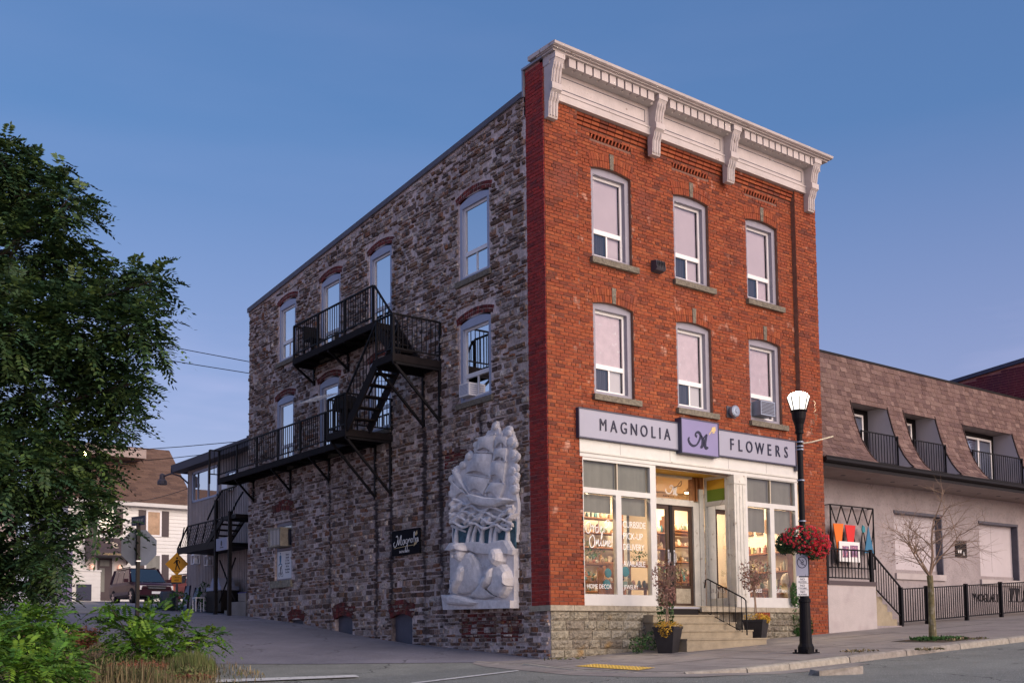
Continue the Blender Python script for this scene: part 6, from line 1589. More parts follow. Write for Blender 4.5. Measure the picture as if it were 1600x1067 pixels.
hwin(4.95,5.70,6.48,7.78,'glass_dark'); hwin(7.55,8.32,3.9,5.3,'sheer_grey')
# awning with cursive name
t = thing('door_awning', (5.4,44.3,5.2), 'dark brown sloping awning with cursive lettering over the house door', 'awning')
aw = [(HY-.01,6.22),(HY-.3,6.2),(HY-1.25,5.28),(HY-1.25,5.15),(HY-.01,5.15)]
m = MB(); m.add([(4.20,HY-.01,6.22),(6.45,HY-.01,6.22),(6.45,HY-1.25,5.28),(4.20,HY-1.25,5.28),(4.20,HY-1.25,5.12),(6.45,HY-1.25,5.12),(4.2,HY-.01,4.7),(6.45,HY-.01,4.7)],[(0,3,2,1),(3,4,5,2),(0,6,4,3),(1,2,5,7)]); m.build('canvas', 'shutter_brown', t)
afn = lambda u, v, d: (u, HY-1.25-.01-d, v)
m = MB(); m.text('Creighton House', at(afn,5.32,5.16), .16, .01, align='CENTER', sx=.95); m.build('lettering', 'gold_paint', t)
sl = lambda u, v, d: (u, HY-.01-(6.22-v)*1.32-.02-d, v+.015)
m = MB(); m.stroke([(5.15,5.86),(5.3,5.92),(5.45,5.86),(5.62,5.90)], sl, .05,.01); m.stroke([(5.66,5.70),(5.75,5.78),(5.66,5.84),(5.50,5.74),(5.56,5.58),(5.74,5.60)], sl, .05,.01); m.build('emblem', 'pot_cream', t)
m = MB(); m.box(4.85,5.65,HY-.09,HY-.04,2.75,5.05); dr = m.build('door', 'shutter_brown', hs)
m = MB(); m.box(4.98,5.25,HY-.10,HY-.09,3.2,4.5); m.box(5.0,5.5,HY-.1,HY-.09,4.62,4.95); m.build('door_pane', 'sheer_grey', dr)
m = MB(); m.box(4.74,4.84,HY-.10,HY-.04,2.7,5.1); m.box(5.66,5.76,HY-.10,HY-.04,2.7,5.1); m.build('door_frame', 'white_paint', hs)
for k, (x, lb) in enumerate(((4.55,'copper porch lantern left of the house door'),(6.05,'copper porch lantern right of the house door'))):
    t = thing('porch_lamp', (x,HY-.15,4.5), lb, 'lamp', 'copper porch lanterns')
    m = MB(); m.lathe((x,HY-.18,4.45),[(.06,0),(.10,.02),(.11,.18),(.03,.26)],8); m.build('body', 'porch_glow', t)
m = MB(); m.box(3.28,4.75,HY-1.0,HY-.04,2.4,4.25); m.box(3.2,4.8,HY-1.05,HY-.04,4.25,4.33); po = m.build('porch_box', 'clapboard', hs)
for k in range(8): m = MB(); m.box(3.27,4.76,HY-1.02,HY-1.0,2.6+.2*k,2.78+.2*k); m.build('clapboard', 'clapboard', po)
m = MB(); m.box(3.5,4.28,HY-1.06,HY-1.021,2.68,3.55); m.build('hatch', mat('hatch_blue',(.03,.035,.07),.6), po)
m = MB(); m.box(3.0,6.2,HY-1.6,HY-.05,2.3,2.62); m.build('porch_step', mat('green_step',(.12,.2,.08),.8), hs)
t = thing('porch_post', (3.0,43.5,2.5), 'tall mauve post beside the white house', 'post')
m = MB(); m.box(2.55,2.75,43.3,43.5,2.3,5.3); m.box(2.85,3.1,43.3,43.5,2.3,5.3); m.build('shaft', mat('mauve_post',(.16,.13,.24),.6), t)
# neighbouring pale house half hidden by the tree
t = thing('pink_house', (-6,50,2.8), 'pale pink house half hidden behind the big tree', 'house')
m = MB(); m.box(-14,1.6,49,58,2.4,7.6); m.build('wall', mat('pink_wall',(.55,.45,.44),.8,n=(2,.08)), t)
m = MB(); m.prism([(48.6,7.6),(53.5,10.5),(58.4,7.6)], lambda u, v, d: (d,u,v), -14.4, 2.0); m.build('roof', 'shingle_brown', t)
for x in (-9,-5,-1.6):
    for z_ in (3.6,6.0):
        m = MB(); m.box(x,x+1.1,48.93,49,z_,z_+1.3); wo = m.build('window', 'vinyl_white', t)
        m = MB(); m.box(x+.1,x+1.0,48.92,48.93,z_+.1,z_+1.2); m.build('pane', 'glass_dark', wo)

# ================================================================== CARS
def car(name, loc, ang, paint, label, L_=4.85, W_=1.88, H_=1.80, sc=1.0):
    t = thing(name, loc, label, 'car'); 
    c, s_ = math.cos(ang), math.sin(ang); O = Vector(loc)
    T = lambda x, y, z: (O.x+(x*c-y*s_)*sc, O.y+(x*s_+y*c)*sc, O.z+z*sc)      # x forward
    hw2 = W_/2; hl = L_/2
    def put(m, nm, mt, par=t, smooth=False):
        m.v = [T(*p) for p in m.v]; return m.build(nm, mt, par, smooth=smooth)
    # stations: x, half width at sill, belt, shoulder heights
    st_ = [(-hl,.86,.50,.98),(-hl+.12,.92,.34,1.06),(-hl+.9,.94,.30,1.08),(-.3,.94,.30,1.06),(.75,.94,.30,1.05),(1.15,.93,.30,1.04),(hl-.45,.90,.32,.98),(hl-.12,.84,.38,.90),(hl,.72,.48,.80)]
    m = MB(); n = 7; vs = []
    for (x, w_, zb, zt) in st_:
        w_ = w_*hw2/.94; vs += [(x,-w_*.95,zb),(x,-w_,zb+.22),(x,-w_,zt-.16),(x,-w_*.93,zt),(x,w_*.93,zt),(x,w_,zt-.16),(x,w_,zb+.22),(x,w_*.95,zb)]
    k = 8; fs = [(i*k+j,(i+1)*k+j,(i+1)*k+(j+1)%k,i*k+(j+1)%k) for i in range(len(st_)-1) for j in range(k)]
    fs += [tuple(range(k)), tuple(len(st_)*k-1-j for j in range(k))]
    m.add(vs, fs); put(m, 'body', paint)
    rb_, rf_, wb, wf = -hl+.22, .30, -hl+.03, 1.18; zt = H_-.03; zb = 1.04; wr = hw2*.72; wl_ = hw2*.90
    m = MB(); m.add([(wb+.02,-wl_,zb),(wf,-wl_,zb),(wf,wl_,zb),(wb+.02,wl_,zb),(rb_,-wr,zt),(rf_,-wr,zt),(rf_,wr,zt),(rb_,wr,zt)],[(4,5,6,7)]); 
    m.box(rb_,rf_,-wr,wr,zt-.03,zt+.0); put(m, 'roof', paint)
    def pane(pts, nm): m = MB(); m.add(pts, [tuple(range(len(pts)))]); put(m, nm, 'car_glass')
    if 'car_glass' not in MATS: mat('car_glass', (.02,.035,.05), .06, spec=1.0)
    for sy in (-1, 1):
        def side(x, z): 
            f_ = (z-zb)/(zt-zb); return (x, sy*(wl_+(wr-wl_)*f_), z)
        z2_ = zt-.07; z1_ = zb+.02
        lo_ = lambda f_: wb+.02+(rb_-wb-.02)*f_; hi_ = lambda f_: wf+(rf_-wf)*f_
        for (a0, a1, b0, b1) in ((-hl+.16,-hl+1.05,-hl+.30,-hl+1.05),(-hl+1.15,-.35,-hl+1.15,-.42),(-.27,.98,-.34,.32)):
            pane([side(a0,z1_),side(a1,z1_),side(b1,z2_),side(b0,z2_)], 'side_window')
        m = MB()
        for (x0, x1) in ((-hl+1.05,-hl+1.15),(-.35,-.27)): m.add([side(x0,z1_-.02),side(x1,z1_-.02),side(x1-.03,zt),side(x0-.0,zt)], [(0,1,2,3)])
        m.bar(side(.98,z1_), side(.36,zt-.02), .06); m.bar(side(-hl+.10,z1_), side(-hl+.25,zt-.02), .09); put(m, 'pillar', paint)
        m = MB(); m.bar((-hl+.4,sy*(wr-.05),zt+.05),(.25,sy*(wr-.05),zt+.05),.04); put(m, 'roof_rack', 'gutter_dark')
        m = MB(); m.box(-hl+.9,1.1,sy*(hw2-.01),sy*(hw2+.03),.42,.58); put(m, 'cladding', 'car_cladding')
        m = MB(); m.box(.82,1.0,sy*(hw2-.02),sy*(hw2+.2),1.04,1.20); put(m, 'mirror', paint)
        for wx in (-hl+.95, hl-.92):
            m = MB(); vs = []; nn = 20
            for yy, r_ in ((hw2-.24,.37),(hw2-.02,.375),(hw2+.01,.35)):
                for j in range(nn): a_ = 2*math.pi*j/nn; vs.append((wx+r_*math.cos(a_), sy*yy, .37+r_*math.sin(a_)))
            m.add(vs, [(i*nn+j,i*nn+(j+1)%nn,(i+1)*nn+(j+1)%nn,(i+1)*nn+j) for i in range(2) for j in range(nn)]+[tuple(range(2*nn,3*nn)), tuple(range(nn))]); wh = put(m, 'wheel', 'tyre')
            m = MB(); 
            for j in range(6): a_ = 2*math.pi*j/6; m.bar((wx,sy*(hw2+.015),.37),(wx+.22*math.cos(a_),sy*(hw2+.015),.37+.22*math.sin(a_)),.07,.03,up=(0,1,0))
            m.v = [T(*p) for p in m.v]; m.build('rim', 'chrome', wh)
    pane([(wf+.0,-wl_*.96,zb+.02),(wf+.0,wl_*.96,zb+.02),(rf_+.03,wr*.95,zt-.05),(rf_+.03,-wr*.95,zt-.05)], 'windscreen')
    pane([(wb,wl_*.9,zb+.05),(wb,-wl_*.9,zb+.05),(rb_-.01,-wr*.9,zt-.08),(rb_-.01,wr*.9,zt-.08)], 'rear_window')
    m = MB(); m.box(hl-.08,hl+.015,-.42,.42,.62,.80); put(m, 'grille', 'gutter_dark')
    m = MB(); m.box(hl+.0,hl+.03,-.42,.42,.69,.73); m.box(hl-.02,hl+.025,-.46,.46,.80,.83); put(m, 'grille_bar', 'chrome')
    for sy in (-1,1):
        m = MB(); m.box(hl-.25,hl-.005,sy*.48,sy*.80,.62,.82); put(m, 'headlight', 'plain_white')
        m = MB(); m.box(hl-.18,hl+.01,sy*.80,sy*.84,.62,.80); put(m, 'indicator', 'orange_paint')
    m = MB(); m.box(hl-.15,hl+.08,-.88,.88,.36,.56); put(m, 'bumper', paint)
    m = MB(); m.box(hl+.08,hl+.10,-.26,.26,.42,.54); put(m, 'number_plate', 'plain_white')
    m = MB(); m.box(hl+.04,hl+.082,-.80,.80,.30,.37); put(m, 'lower_trim', 'gutter_dark')
    return t
pc = Vector((4.0,35.2,0)); pc.z = 2.20
car('parked_suv', tuple(pc), math.radians(-92), 'car_maroon', 'dark maroon sport utility vehicle parked in front of the white house', sc=.95)
car('parked_car', (8.2,38.2,2.35), math.radians(-85), 'car_red', 'bright red car mostly hidden behind the pedestrian sign', H_=1.55, sc=1.0)

# ================================================================== SIGN POSTS
SPx, SPy = -5.62, 6.98
gz = vz(SPx, SPy)
ss = thing('stop_sign', (SPx,SPy,gz), 'back of an octagonal stop sign on a dark pole with a blue street name plate', 'sign')
m = MB(); m.box(SPx-.035,SPx+.035,SPy-.035,SPy+.035,gz-.2,3.0); m.build('pole', 'gutter_dark', ss)
# the plate faces away from the camera: normal roughly along +F
nF = Vector((F_.x, F_.y, 0)).normalized(); rF = Vector((nF.y, -nF.x, 0))
pcx = Vector((SPx,SPy,2.43))+nF*.05
def plane_fn(c, r_, n_): return lambda u, v, d: tuple(c+r_*u+Vector((0,0,v))-n_*d)
oc = [(.378*math.cos(math.radians(22.5+45*i))*1.08, .378*math.sin(math.radians(22.5+45*i))*1.08) for i in range(8)]
m = MB(); m.prism(oc, plane_fn(pcx, rF, nF), -.004, .0); m.build('octagon_plate', 'galv', ss)
m = MB(); m.box(SPx-.045,SPx+.045,SPy-.045,SPy+.045,2.71,2.73); m.box(SPx-.045,SPx+.045,SPy-.045,SPy+.045,2.13,2.15); m.build('clamp', 'steel', ss)
r2 = Vector((math.cos(math.radians(-60)), math.sin(math.radians(-60)), 0)); n2 = Vector((-r2.y, r2.x, 0))
if n2.dot(nF) < 0: n2 = -n2
r3 = (rF*.80-nF*.6).normalized(); n3 = Vector((-r3.y, r3.x, 0)); n3 = n3 if n3.dot(nF) > 0 else -n3
pn = plane_fn(Vector((SPx,SPy,3.0)), r3, n3)
m = MB(); m.prism([(-.24,-.10),(.24,-.10),(.24,.10),(-.24,.10)], pn, .0, .012); npt = m.build('name_plate', 'navy_sign', ss)
m = MB(); m.text('COWAN', at(lambda u, v, d: pn(u, v, d+.012), -.21, -.055), .15, .003, sx=.62); m.text('ALY', at(lambda u, v, d: pn(u, v, d+.012), .10, -.01), .08, .003, sx=.7); m.build('lettering', 'print_grey', npt)
PX_, PY_ = -.34, 18.9; gz = g(PX_, PY_)
ps = thing('pedestrian_sign', (PX_,PY_,gz), 'orange diamond pedestrian crossing sign by the ribbed metal building', 'sign')
m = MB(); m.box(PX_-.03,PX_+.03,PY_-.03,PY_+.03,gz-.1,3.0); m.build('post', 'trim_dark', ps)
pf = plane_fn(Vector((PX_,PY_,2.97))-nF*.04, rF, nF)
m = MB(); m.prism([(0,-.38),(.38,0),(0,.38),(-.38,0)], pf, 0, .006); dm = m.build('diamond_plate', 'sign_orange', ps)
pf2 = lambda u, v, d: pf(u, v, d+.007)
m = MB(); n = 10
m.prism([(.01+.03*math.cos(2*math.pi*i/n), .195+.035*math.sin(2*math.pi*i/n)) for i in range(n)], pf2, 0, .003)
m.stroke([(.01,.14),(.0,.06),(.01,-.01)], pf2, [.07,.075,.06], .003); m.stroke([(.01,.0),(-.02,-.10),(-.03,-.20)], pf2, .035, .003); m.stroke([(.02,.0),(.06,-.09),(.10,-.18)], pf2, .035, .003)
m.stroke([(-.01,.13),(-.06,.06),(-.10,.02)], pf2, .028, .003); m.stroke([(.02,.13),(.08,.10),(.10,.02)], pf2, .028, .003); m.stroke([(-.16,-.235),(.17,-.235)], pf2, .012, .003)
m.build('walking_figure', 'gutter_dark', dm)
m = MB(); m.prism([(-.17,-.60),(.17,-.60),(.17,-.36),(-.17,-.36)], pf, .003, .008); xp = m.build('lower_plate', 'sign_orange', ps)
m = MB(); m.text('CROSS', at(lambda u, v, d: pf(u, v, d+.009), 0, -.46), .075, .003, align='CENTER', sx=.9); m.text('HERE', at(lambda u, v, d: pf(u, v, d+.009), 0, -.56), .075, .003, align='CENTER', sx=.9); m.build('lettering', 'gutter_dark', xp)
m = MB(); m.lathe((-.35,19.6,g(-.35,19.6)), [(.22,0),(.30,.1),(.30,.55),(.26,.62)], 12); m.build('barrel_planter', mat('barrel_blue',(.04,.05,.07),.6), label='dark barrel planter at the foot of the pedestrian sign', cat='planter')
# overhead wires
def wire(a, b, sag, label):
    m = MB(); a, b = Vector(a), Vector(b); m.tube([a+(b-a)*t-Vector((0,0,sag*4*t*(1-t))) for t in [i/10 for i in range(11)]], .012, 4, caps=False)
    m.build('overhead_wire', 'gutter_dark', label=label, cat='wire', group='overhead wires')
wire((-14,26,13.4),(2.5,14.2,8.75),.25,'upper thin wire reaching the stone building below its roof'); wire((-14,26,12.5),(2.5,14.2,8.45),.25,'lower thin wire reaching the stone building below its roof')
wire((-12,34,8.2),(1.0,17,6.9),.5,'heavy cable sagging from the tree to the metal clad roof'); wire((-10,40,8.8),(1.0,18,6.7),.6,'cable crossing in front of the brown house roof'); wire((4,44,8.2),(1,21,5.9),.4,'cable from the house eave to the metal clad corner')
# amber street light glowing through the tree
t = thing('amber_street_light', (.2,41,2.4), 'amber street light glowing through the tree in front of the brown roof', 'lamp')
AP = CAM+(F_+R_*((131-PPX)/FPX)-U_*((708-PPY)/FPX))*52
m = MB(); m.tube([(AP.x-1.2,AP.y+.3,g(AP.x,AP.y)),(AP.x-1.2,AP.y+.3,AP.z),(AP.x-.3,AP.y+.1,AP.z+.35),(AP.x,AP.y,AP.z+.15)], .07, 6); m.build('pole', 'trim_dark', t)
m = MB(); m.ball(tuple(AP), .17,.17,.12, 10,6); m.build('lamp_head', 'amber_bulb', t)
# ================================================================== STREET LAMP with basket and signs
LX, LY = 2.92, -3.74; LZ = g(LX, LY)+.004
lp = thing('street_lamp', (LX,LY,LZ), 'tall black street lamp with a lit acorn lantern at the kerb', 'street lamp')
m = MB(); m.box(LX-.17,LX+.17,LY-.17,LY+.17,LZ,LZ+.025); 
for a_, b_ in ((-1,-1),(1,-1),(1,1),(-1,1)): m.lathe((LX+.13*a_,LY+.13*b_,LZ+.025),[(.022,0),(.022,.05)],6)
m.build('foot_plate', 'black_iron', lp)
m = MB(); m.lathe((LX,LY,LZ+.02),[(.145,0),(.145,.10),(.125,.14),(.115,.16),(.105,.42),(.095,.9),(.11,.905),(.11,.96),(.085,.98),(.075,1.35),(.09,1.36),(.09,1.41),(.062,1.43),(.056,2.4),(.052,4.0),(.078,4.01),(.078,4.06),(.055,4.08)],18)
m.build('pole', 'black_iron', lp, smooth=False)
m = MB(); m.lathe((LX,LY,LZ),[(.06,4.06),(.075,4.12),(.085,4.2),(.12,4.30),(.135,4.42),(.155,4.44),(.155,4.46)],18); m.build('cup', 'black_iron', lp)
m = MB(); m.lathe((LX,LY,LZ),[(.125,4.47),(.20,4.70)],8); m.build('lantern_glass', 'lantern_glass', lp)
m = MB(); m.lathe((LX,LY,LZ),[(.16,4.702),(.205,4.705),(.17,4.76),(.08,4.80),(.0,4.81)],14); m.build('lantern_cap', 'lantern_glass', lp)
m = MB()
for j in range(8):
    a_ = 2*math.pi*j/8; m.bar((LX+.142*math.cos(a_),LY+.142*math.sin(a_),LZ+4.46),(LX+.208*math.cos(a_),LY+.208*math.sin(a_),LZ+4.71),.014)
m.build('lantern_rib', 'black_iron', lp)
m = MB(); m.ball((LX,LY,LZ+4.72),.06,.06,.07,10,6); m.build('bulb', 'bulb', lp)
pld = bpy.data.lights.new('lamp_light', 'POINT'); pld.energy = 60; pld.color = (1,.94,.72); pld.shadow_soft_size = .16
plo = bpy.data.objects.new('lamp_light', pld); COL.objects.link(plo); plo.parent = lp; plo.location = (-.03,-.12,5.0)
m = MB()
for z in (2.02,2.40,3.15,3.78,3.86,3.72): m.lathe((LX,LY,LZ+z),[(.072,0),(.072,.022)],12)
m.build('band', 'galv', lp)
ad = Vector((.72,-.55,0)).normalized()
m = MB(); m.tube([(LX,LY,LZ+3.84),(LX+rF.x*.22,LY+rF.y*.22,LZ+3.87),(LX+rF.x*.62,LY+rF.y*.62,LZ+3.97)], .013, 6); m.build('banner_arm', 'pot_cream', lp)
m = MB()
for k in range(7):
    a_ = k*.9; c_ = Vector((LX,LY,LZ+4.35))+rF*(.27+.05*math.sin(a_)); m.tube([tuple(c_+Vector((0,0,.3-.09*k))), tuple(c_+rF*.05*math.cos(a_*2)+Vector((0,0,.25-.09*k))), tuple(c_+rF*.02+Vector((0,0,.2-.09*k)))], .006, 4)
m.build('garland_wire', 'twig', lp)
# hanging basket
bx = Vector((LX,LY,LZ+2.05)); 
hb = thing('hanging_basket', tuple(bx), 'round hanging basket overflowing with red flowers on the lamp post', 'flower basket')
m = MB(); m.lathe((bx.x,bx.y,bx.z-.22),[(.10,0),(.22,.08),(.30,.22),(.30,.28),(.28,.28)],16); m.build('bowl', 'planter_black', hb)
def leaf_cloud(n, centers, size, rs, up=.3):
    """diamond leaves scattered in ellipsoids (centres: x,y,z,rx,ry,rz)"""
    mb = MB(); V = []; Fc = []; Rr = []
    for _ in range(n):
        c = centers[rs.randint(len(centers))]; d = rs.normal(size=3); d /= np.linalg.norm(d); k = rs.uniform(.55,1.0)**.6
        p = np.array(c[:3])+d*k*np.array(c[3:6])
        a = rs.normal(size=3); a -= a.dot(d)*d*up; a /= np.linalg.norm(a); b = np.cross(a, d+rs.normal(size=3)*.5); b /= (np.linalg.norm(b)+1e-6)
        s_ = size*rs.uniform(.6,1.3); V += [p-a*s_, p+b*s_*.42, p+a*s_, p-b*s_*.42]; m_ = len(V)-4; Fc.append((m_,m_+1,m_+2,m_+3)); Rr.append(rs.rand())
    mb.v = [tuple(q) for q in V]; mb.f = Fc; mb.r = Rr; return mb
rs = np.random.RandomState(21)
BC = [(bx.x,bx.y,bx.z,.46,.46,.27),(bx.x+rF.x*.2,bx.y+rF.y*.2,bx.z-.12,.3,.3,.24),(bx.x-rF.x*.32,bx.y-rF.y*.32,bx.z-.05,.18,.18,.2)]
leaf_cloud(2600, BC, .035, rs).build('foliage', 'leaf_dark', hb, kind='stuff')
def blossoms(n, centers, r_, rs, bias=None):
    mb = MB()
    for _ in range(n):
        c = centers[rs.randint(len(centers))]; d = rs.normal(size=3); d /= np.linalg.norm(d)
        if bias is not None and d.dot(bias) < -.2: d = -d
        p = np.array(c[:3])+d*rs.uniform(.88,1.06)*np.array(c[3:6]); a = np.cross(d, [0,0,1.]); a /= (np.linalg.norm(a)+1e-6); b = np.cross(a, d); q = r_*rs.uniform(.7,1.25)
        vs = [p+d*.012]; k = 5; rr = rs.rand()
        for j in range(2*k):
            t_ = math.pi*j/k; w_ = q*(1.0 if j%2 == 0 else .45); vs.append(p+(a*math.cos(t_)+b*math.sin(t_))*w_-d*.004*(j%2))
        mb.add([tuple(v_) for v_ in vs], [(0,1+j,1+(j+1)%(2*k)) for j in range(2*k)], rr)
    return mb
blossoms(430, BC[:2], .034, rs, bias=np.array([-.3,-.6,.5])).build('blossom_mass', 'flower_red', hb, kind='stuff')
blossoms(30, [(bx.x+rF.x*.42,bx.y+rF.y*.42,bx.z-.08,.08,.08,.16)], .035, rs).build('pink_blossom', 'flower_pink', hb, kind='stuff')
# regulation plates on the pole
t = thing('parking_signs', (LX-nF.x*.09,LY-nF.y*.09,LZ+1.2), 'stack of no parking plates under the flower basket', 'sign')
pg = plane_fn(Vector((LX,LY,LZ+1.2))-nF*.085-rF*.05, rF, nF)
m = MB(); m.prism([(-.11,.20),(.11,.20),(.11,.60),(-.11,.60)], pg, 0,.004); m.build('circle_plate', 'print_grey', t)
m = MB(); pg2 = lambda u, v, d: pg(u, v, d+.005); m.stroke([(.085*math.cos(q), .45+.10*math.sin(q)) for q in [i*math.pi/8 for i in range(17)]], pg2, .014,.002, sub=2); m.stroke([(-.06,.52),(.06,.38)], pg2, .012,.002); m.stroke([(.0,.50),(.03,.46),(-.02,.44),(.02,.40)], pg2, .012,.002); m.build('symbol', 'letter_navy', t)
for k, (tx, ty) in enumerate((('NO','SKATING'),('NO','CYCLING'),('NO','BLADING'))):
    m = MB(); z0_ = .11-.115*k; m.prism([(-.105,z0_-.04),(.105,z0_-.04),(.105,z0_+.068),(-.105,z0_+.068)], pg, 0,.004); pt_ = m.build('text_plate', 'plain_white', t)
    m = MB(); m.text(tx, at(pg2, 0, z0_+.015), .055,.002, align='CENTER'); m.text(ty, at(pg2, 0, z0_-.028), .04,.002, align='CENTER', sx=.9); m.build('lettering', 'letter_navy', pt_)
m = MB(); m.box(LX+.07,LX+.13,LY-.03,LY+.09,LZ+1.42,LZ+1.75); m.build('control_box', 'gutter_dark', label='small black box on the lamp post beside the no parking plates', cat='box')

# ================================================================== PLANTERS AND SMALL PLANTS
def planter(x, y, z, h, w_, label, ang=.5):
    t = thing('planter', (x,y,z), label, 'planter')
    m = MB(); m.lathe((x,y,z),[(w_*.48,0),(w_*.70,h-.05),(w_*.74,h-.05),(w_*.74,h),(w_*.66,h),(w_*.64,h-.06)],4,ph=ang); m.build('pot', 'planter_black', t); return t
p1 = planter(2.12,-1.05,g(2.12,-1.05), .52,.44,'tapered black planter with yellow flowers left of the steps',1.15)
p2 = planter(5.28,-.62,g(5.28,-.62), .50,.44,'tapered black planter with yellow flowers right of the steps',1.15)
for (px, py, nm, pr) in ((2.12,-1.05,'left',p1),(5.28,-.62,'right',p2)):
    z = g(px,py)+.50
    yc = [(px,py,z+.04,.30,.30,.10),(px-.18,py-.12,z-.04,.14,.14,.16)] if nm == 'left' else [(px,py,z+.05,.30,.30,.09),(px+.16,py-.12,z,.12,.12,.1)]
    leaf_cloud(700, yc, .022, rs).build('chrysanthemums', 'flower_yellow', pr, kind='stuff')
    t = thing('dried_bush', (px,py,z-.05), 'dried brown bush on a thin stem in the %s planter' % nm, 'bush')
    hh = (.75,1.35) if nm == 'left' else (.75,1.3)
    st_ = MB(); st_.tube([(px-.03,py,z-.1),(px-.02,py,z+.4),(px-.08,py,z+.9)], .014, 5)
    st_.tube([(px+.05,py,z-.1),(px+.02,py+.02,z+.5),(px-.02,py,z+.95)], .011, 5)
    for _ in range(26):
        a_ = rs.uniform(0,6.28); r_ = rs.uniform(.15,.34); st_.tube([(px-.05,py,z+.75+rs.uniform(-.2,.15)),(px+r_*.5*math.cos(a_),py+r_*.5*math.sin(a_),z+rs.uniform(.8,1.1)),(px+r_*math.cos(a_),py+r_*math.sin(a_),z+rs.uniform(.75,1.35))], .005, 4)
    st_.build('stem', 'twig', t)
    leaf_cloud(620 if nm == 'left' else 520, [(px,py,z+1.0,.33,.33,.34),(px-.02,py,z+.62,.2,.2,.25)] if nm == 'left' else [(px,py,z+1.05,.38,.38,.3),(px-.15,py,z+.85,.2,.2,.25)], .035, rs).build('leaves', 'leaf_brown', t, kind='stuff')
t = thing('climbing_vine', (2.0,-.8,.2), 'green vine trailing up the left planter stem and down the stone base', 'vine')
leaf_cloud(700, [(2.05,-.95,.95,.10,.10,.42),(1.95,-.75,.35,.22,.15,.22),(1.75,-.55,.25,.2,.15,.18),(2.32,-.95,.85,.06,.06,.3)], .032, rs).build('leaves', 'leaf_ivy', t, kind='stuff')
t = thing('wall_ivy', (7.5,-.1,.4), 'patch of green ivy on the stone base behind the lamp post', 'ivy')
leaf_cloud(1500, [(7.42,-.06,.85,.20,.10,.55),(7.72,-.06,.65,.25,.10,.32),(7.3,-.08,1.35,.09,.08,.3),(7.6,-.08,.48,.34,.12,.12)], .036, rs).build('leaves', 'leaf_ivy', t, kind='stuff')
# bare street tree
TX, TY = 7.08, -3.72; TZ = g(TX,TY)
bt = thing('bare_tree', (TX,TY,TZ), 'leafless young street tree in a pavement pit before the stucco building', 'tree')
m = MB(); m.tube([(TX,TY,TZ-.05),(TX-.01,TY,TZ+.5),(TX+.0,TY,TZ+1.0),(TX-.03,TY,TZ+1.32)], [.085,.065,.058,.062], 10); m.build('trunk', 'bark_green', bt)
tw = MB(); rt_ = np.random.RandomState(5)
def branch(p, d, ln, r_, lev):
    k = 5; pts = [p]; q = np.array(p); dd = np.array(d)
    for i in range(k):
        dd = dd+rt_.normal(size=3)*.10+np.array([0,0,.035 if lev < 2 else -.005]); dd /= np.linalg.norm(dd); q = q+dd*ln/k; pts.append(tuple(q))
    tw.tube(pts, [r_*(1-.55*i/k) for i in range(k+1)], 5 if lev < 2 else 3, caps=False)
    if lev >= 4: return
    n = (5,6,5,4)[lev]
    for i in range(n):
        t_ = .25+.75*(i+rt_.rand())/n; j = min(int(t_*k), k-1); b0 = np.array(pts[j])+(np.array(pts[j+1])-np.array(pts[j]))*(t_*k-j)
        a_ = rt_.normal(size=3); a_ -= a_.dot(dd)*dd; a_ /= np.linalg.norm(a_); a_[2] *= .45
        nd = dd*.62+a_*.78; nd /= np.linalg.norm(nd); branch(tuple(b0), nd, ln*rt_.uniform(.5,.68), r_*.45, lev+1)
top = (TX-.03,TY,TZ+1.30)
rr_ = np.array([rF.x,rF.y,0]); nn_ = np.array([nF.x,nF.y,0]); uz = np.array([0,0,1.])
for (a_, b_, c_, ln, r_) in ((-.75,.0,.62,1.05,.032),(.02,.1,1,1.55,.045),(.40,-.25,.85,1.35,.030),(-.15,.4,.9,1.3,.03),(.25,.5,.75,1.1,.026),(-.5,-.4,.8,1.1,.026)):
    d = rr_*a_+nn_*b_+uz*c_; d /= np.linalg.norm(d); branch(top, d, ln*.84, r_*.72, 1)
tw.build('crown', 'twig', bt)
leaf_cloud(160, [(TX,TY,TZ+2.1,1.0,1.0,.5),(TX-.4,TY+.2,TZ+1.8,.7,.6,.4)], .022, rs).build('last_leaves', 'leaf_brown', bt, kind='stuff')
m = leaf_cloud(500, [(7.05,-3.85,TZ+.03,.75,.5,.03)], .05, rs, up=0); m.build('pit_weeds', 'leaf_ivy', label='low weeds and leaf litter round the bare street tree', cat='weeds', kind='stuff')
m = leaf_cloud(260, [(0.1,-.35,.02,.55,.25,.02),(3.3,-4.6,.12,.6,.06,.02),(6.9,-4.6,.3,.9,.06,.03),(4.9,-5.0,.13,.5,.08,.02)], .035, rs, up=0); m.build('fallen_leaves', 'grass_dry', label='scattered dead leaves along the kerb and corner', kind='stuff')

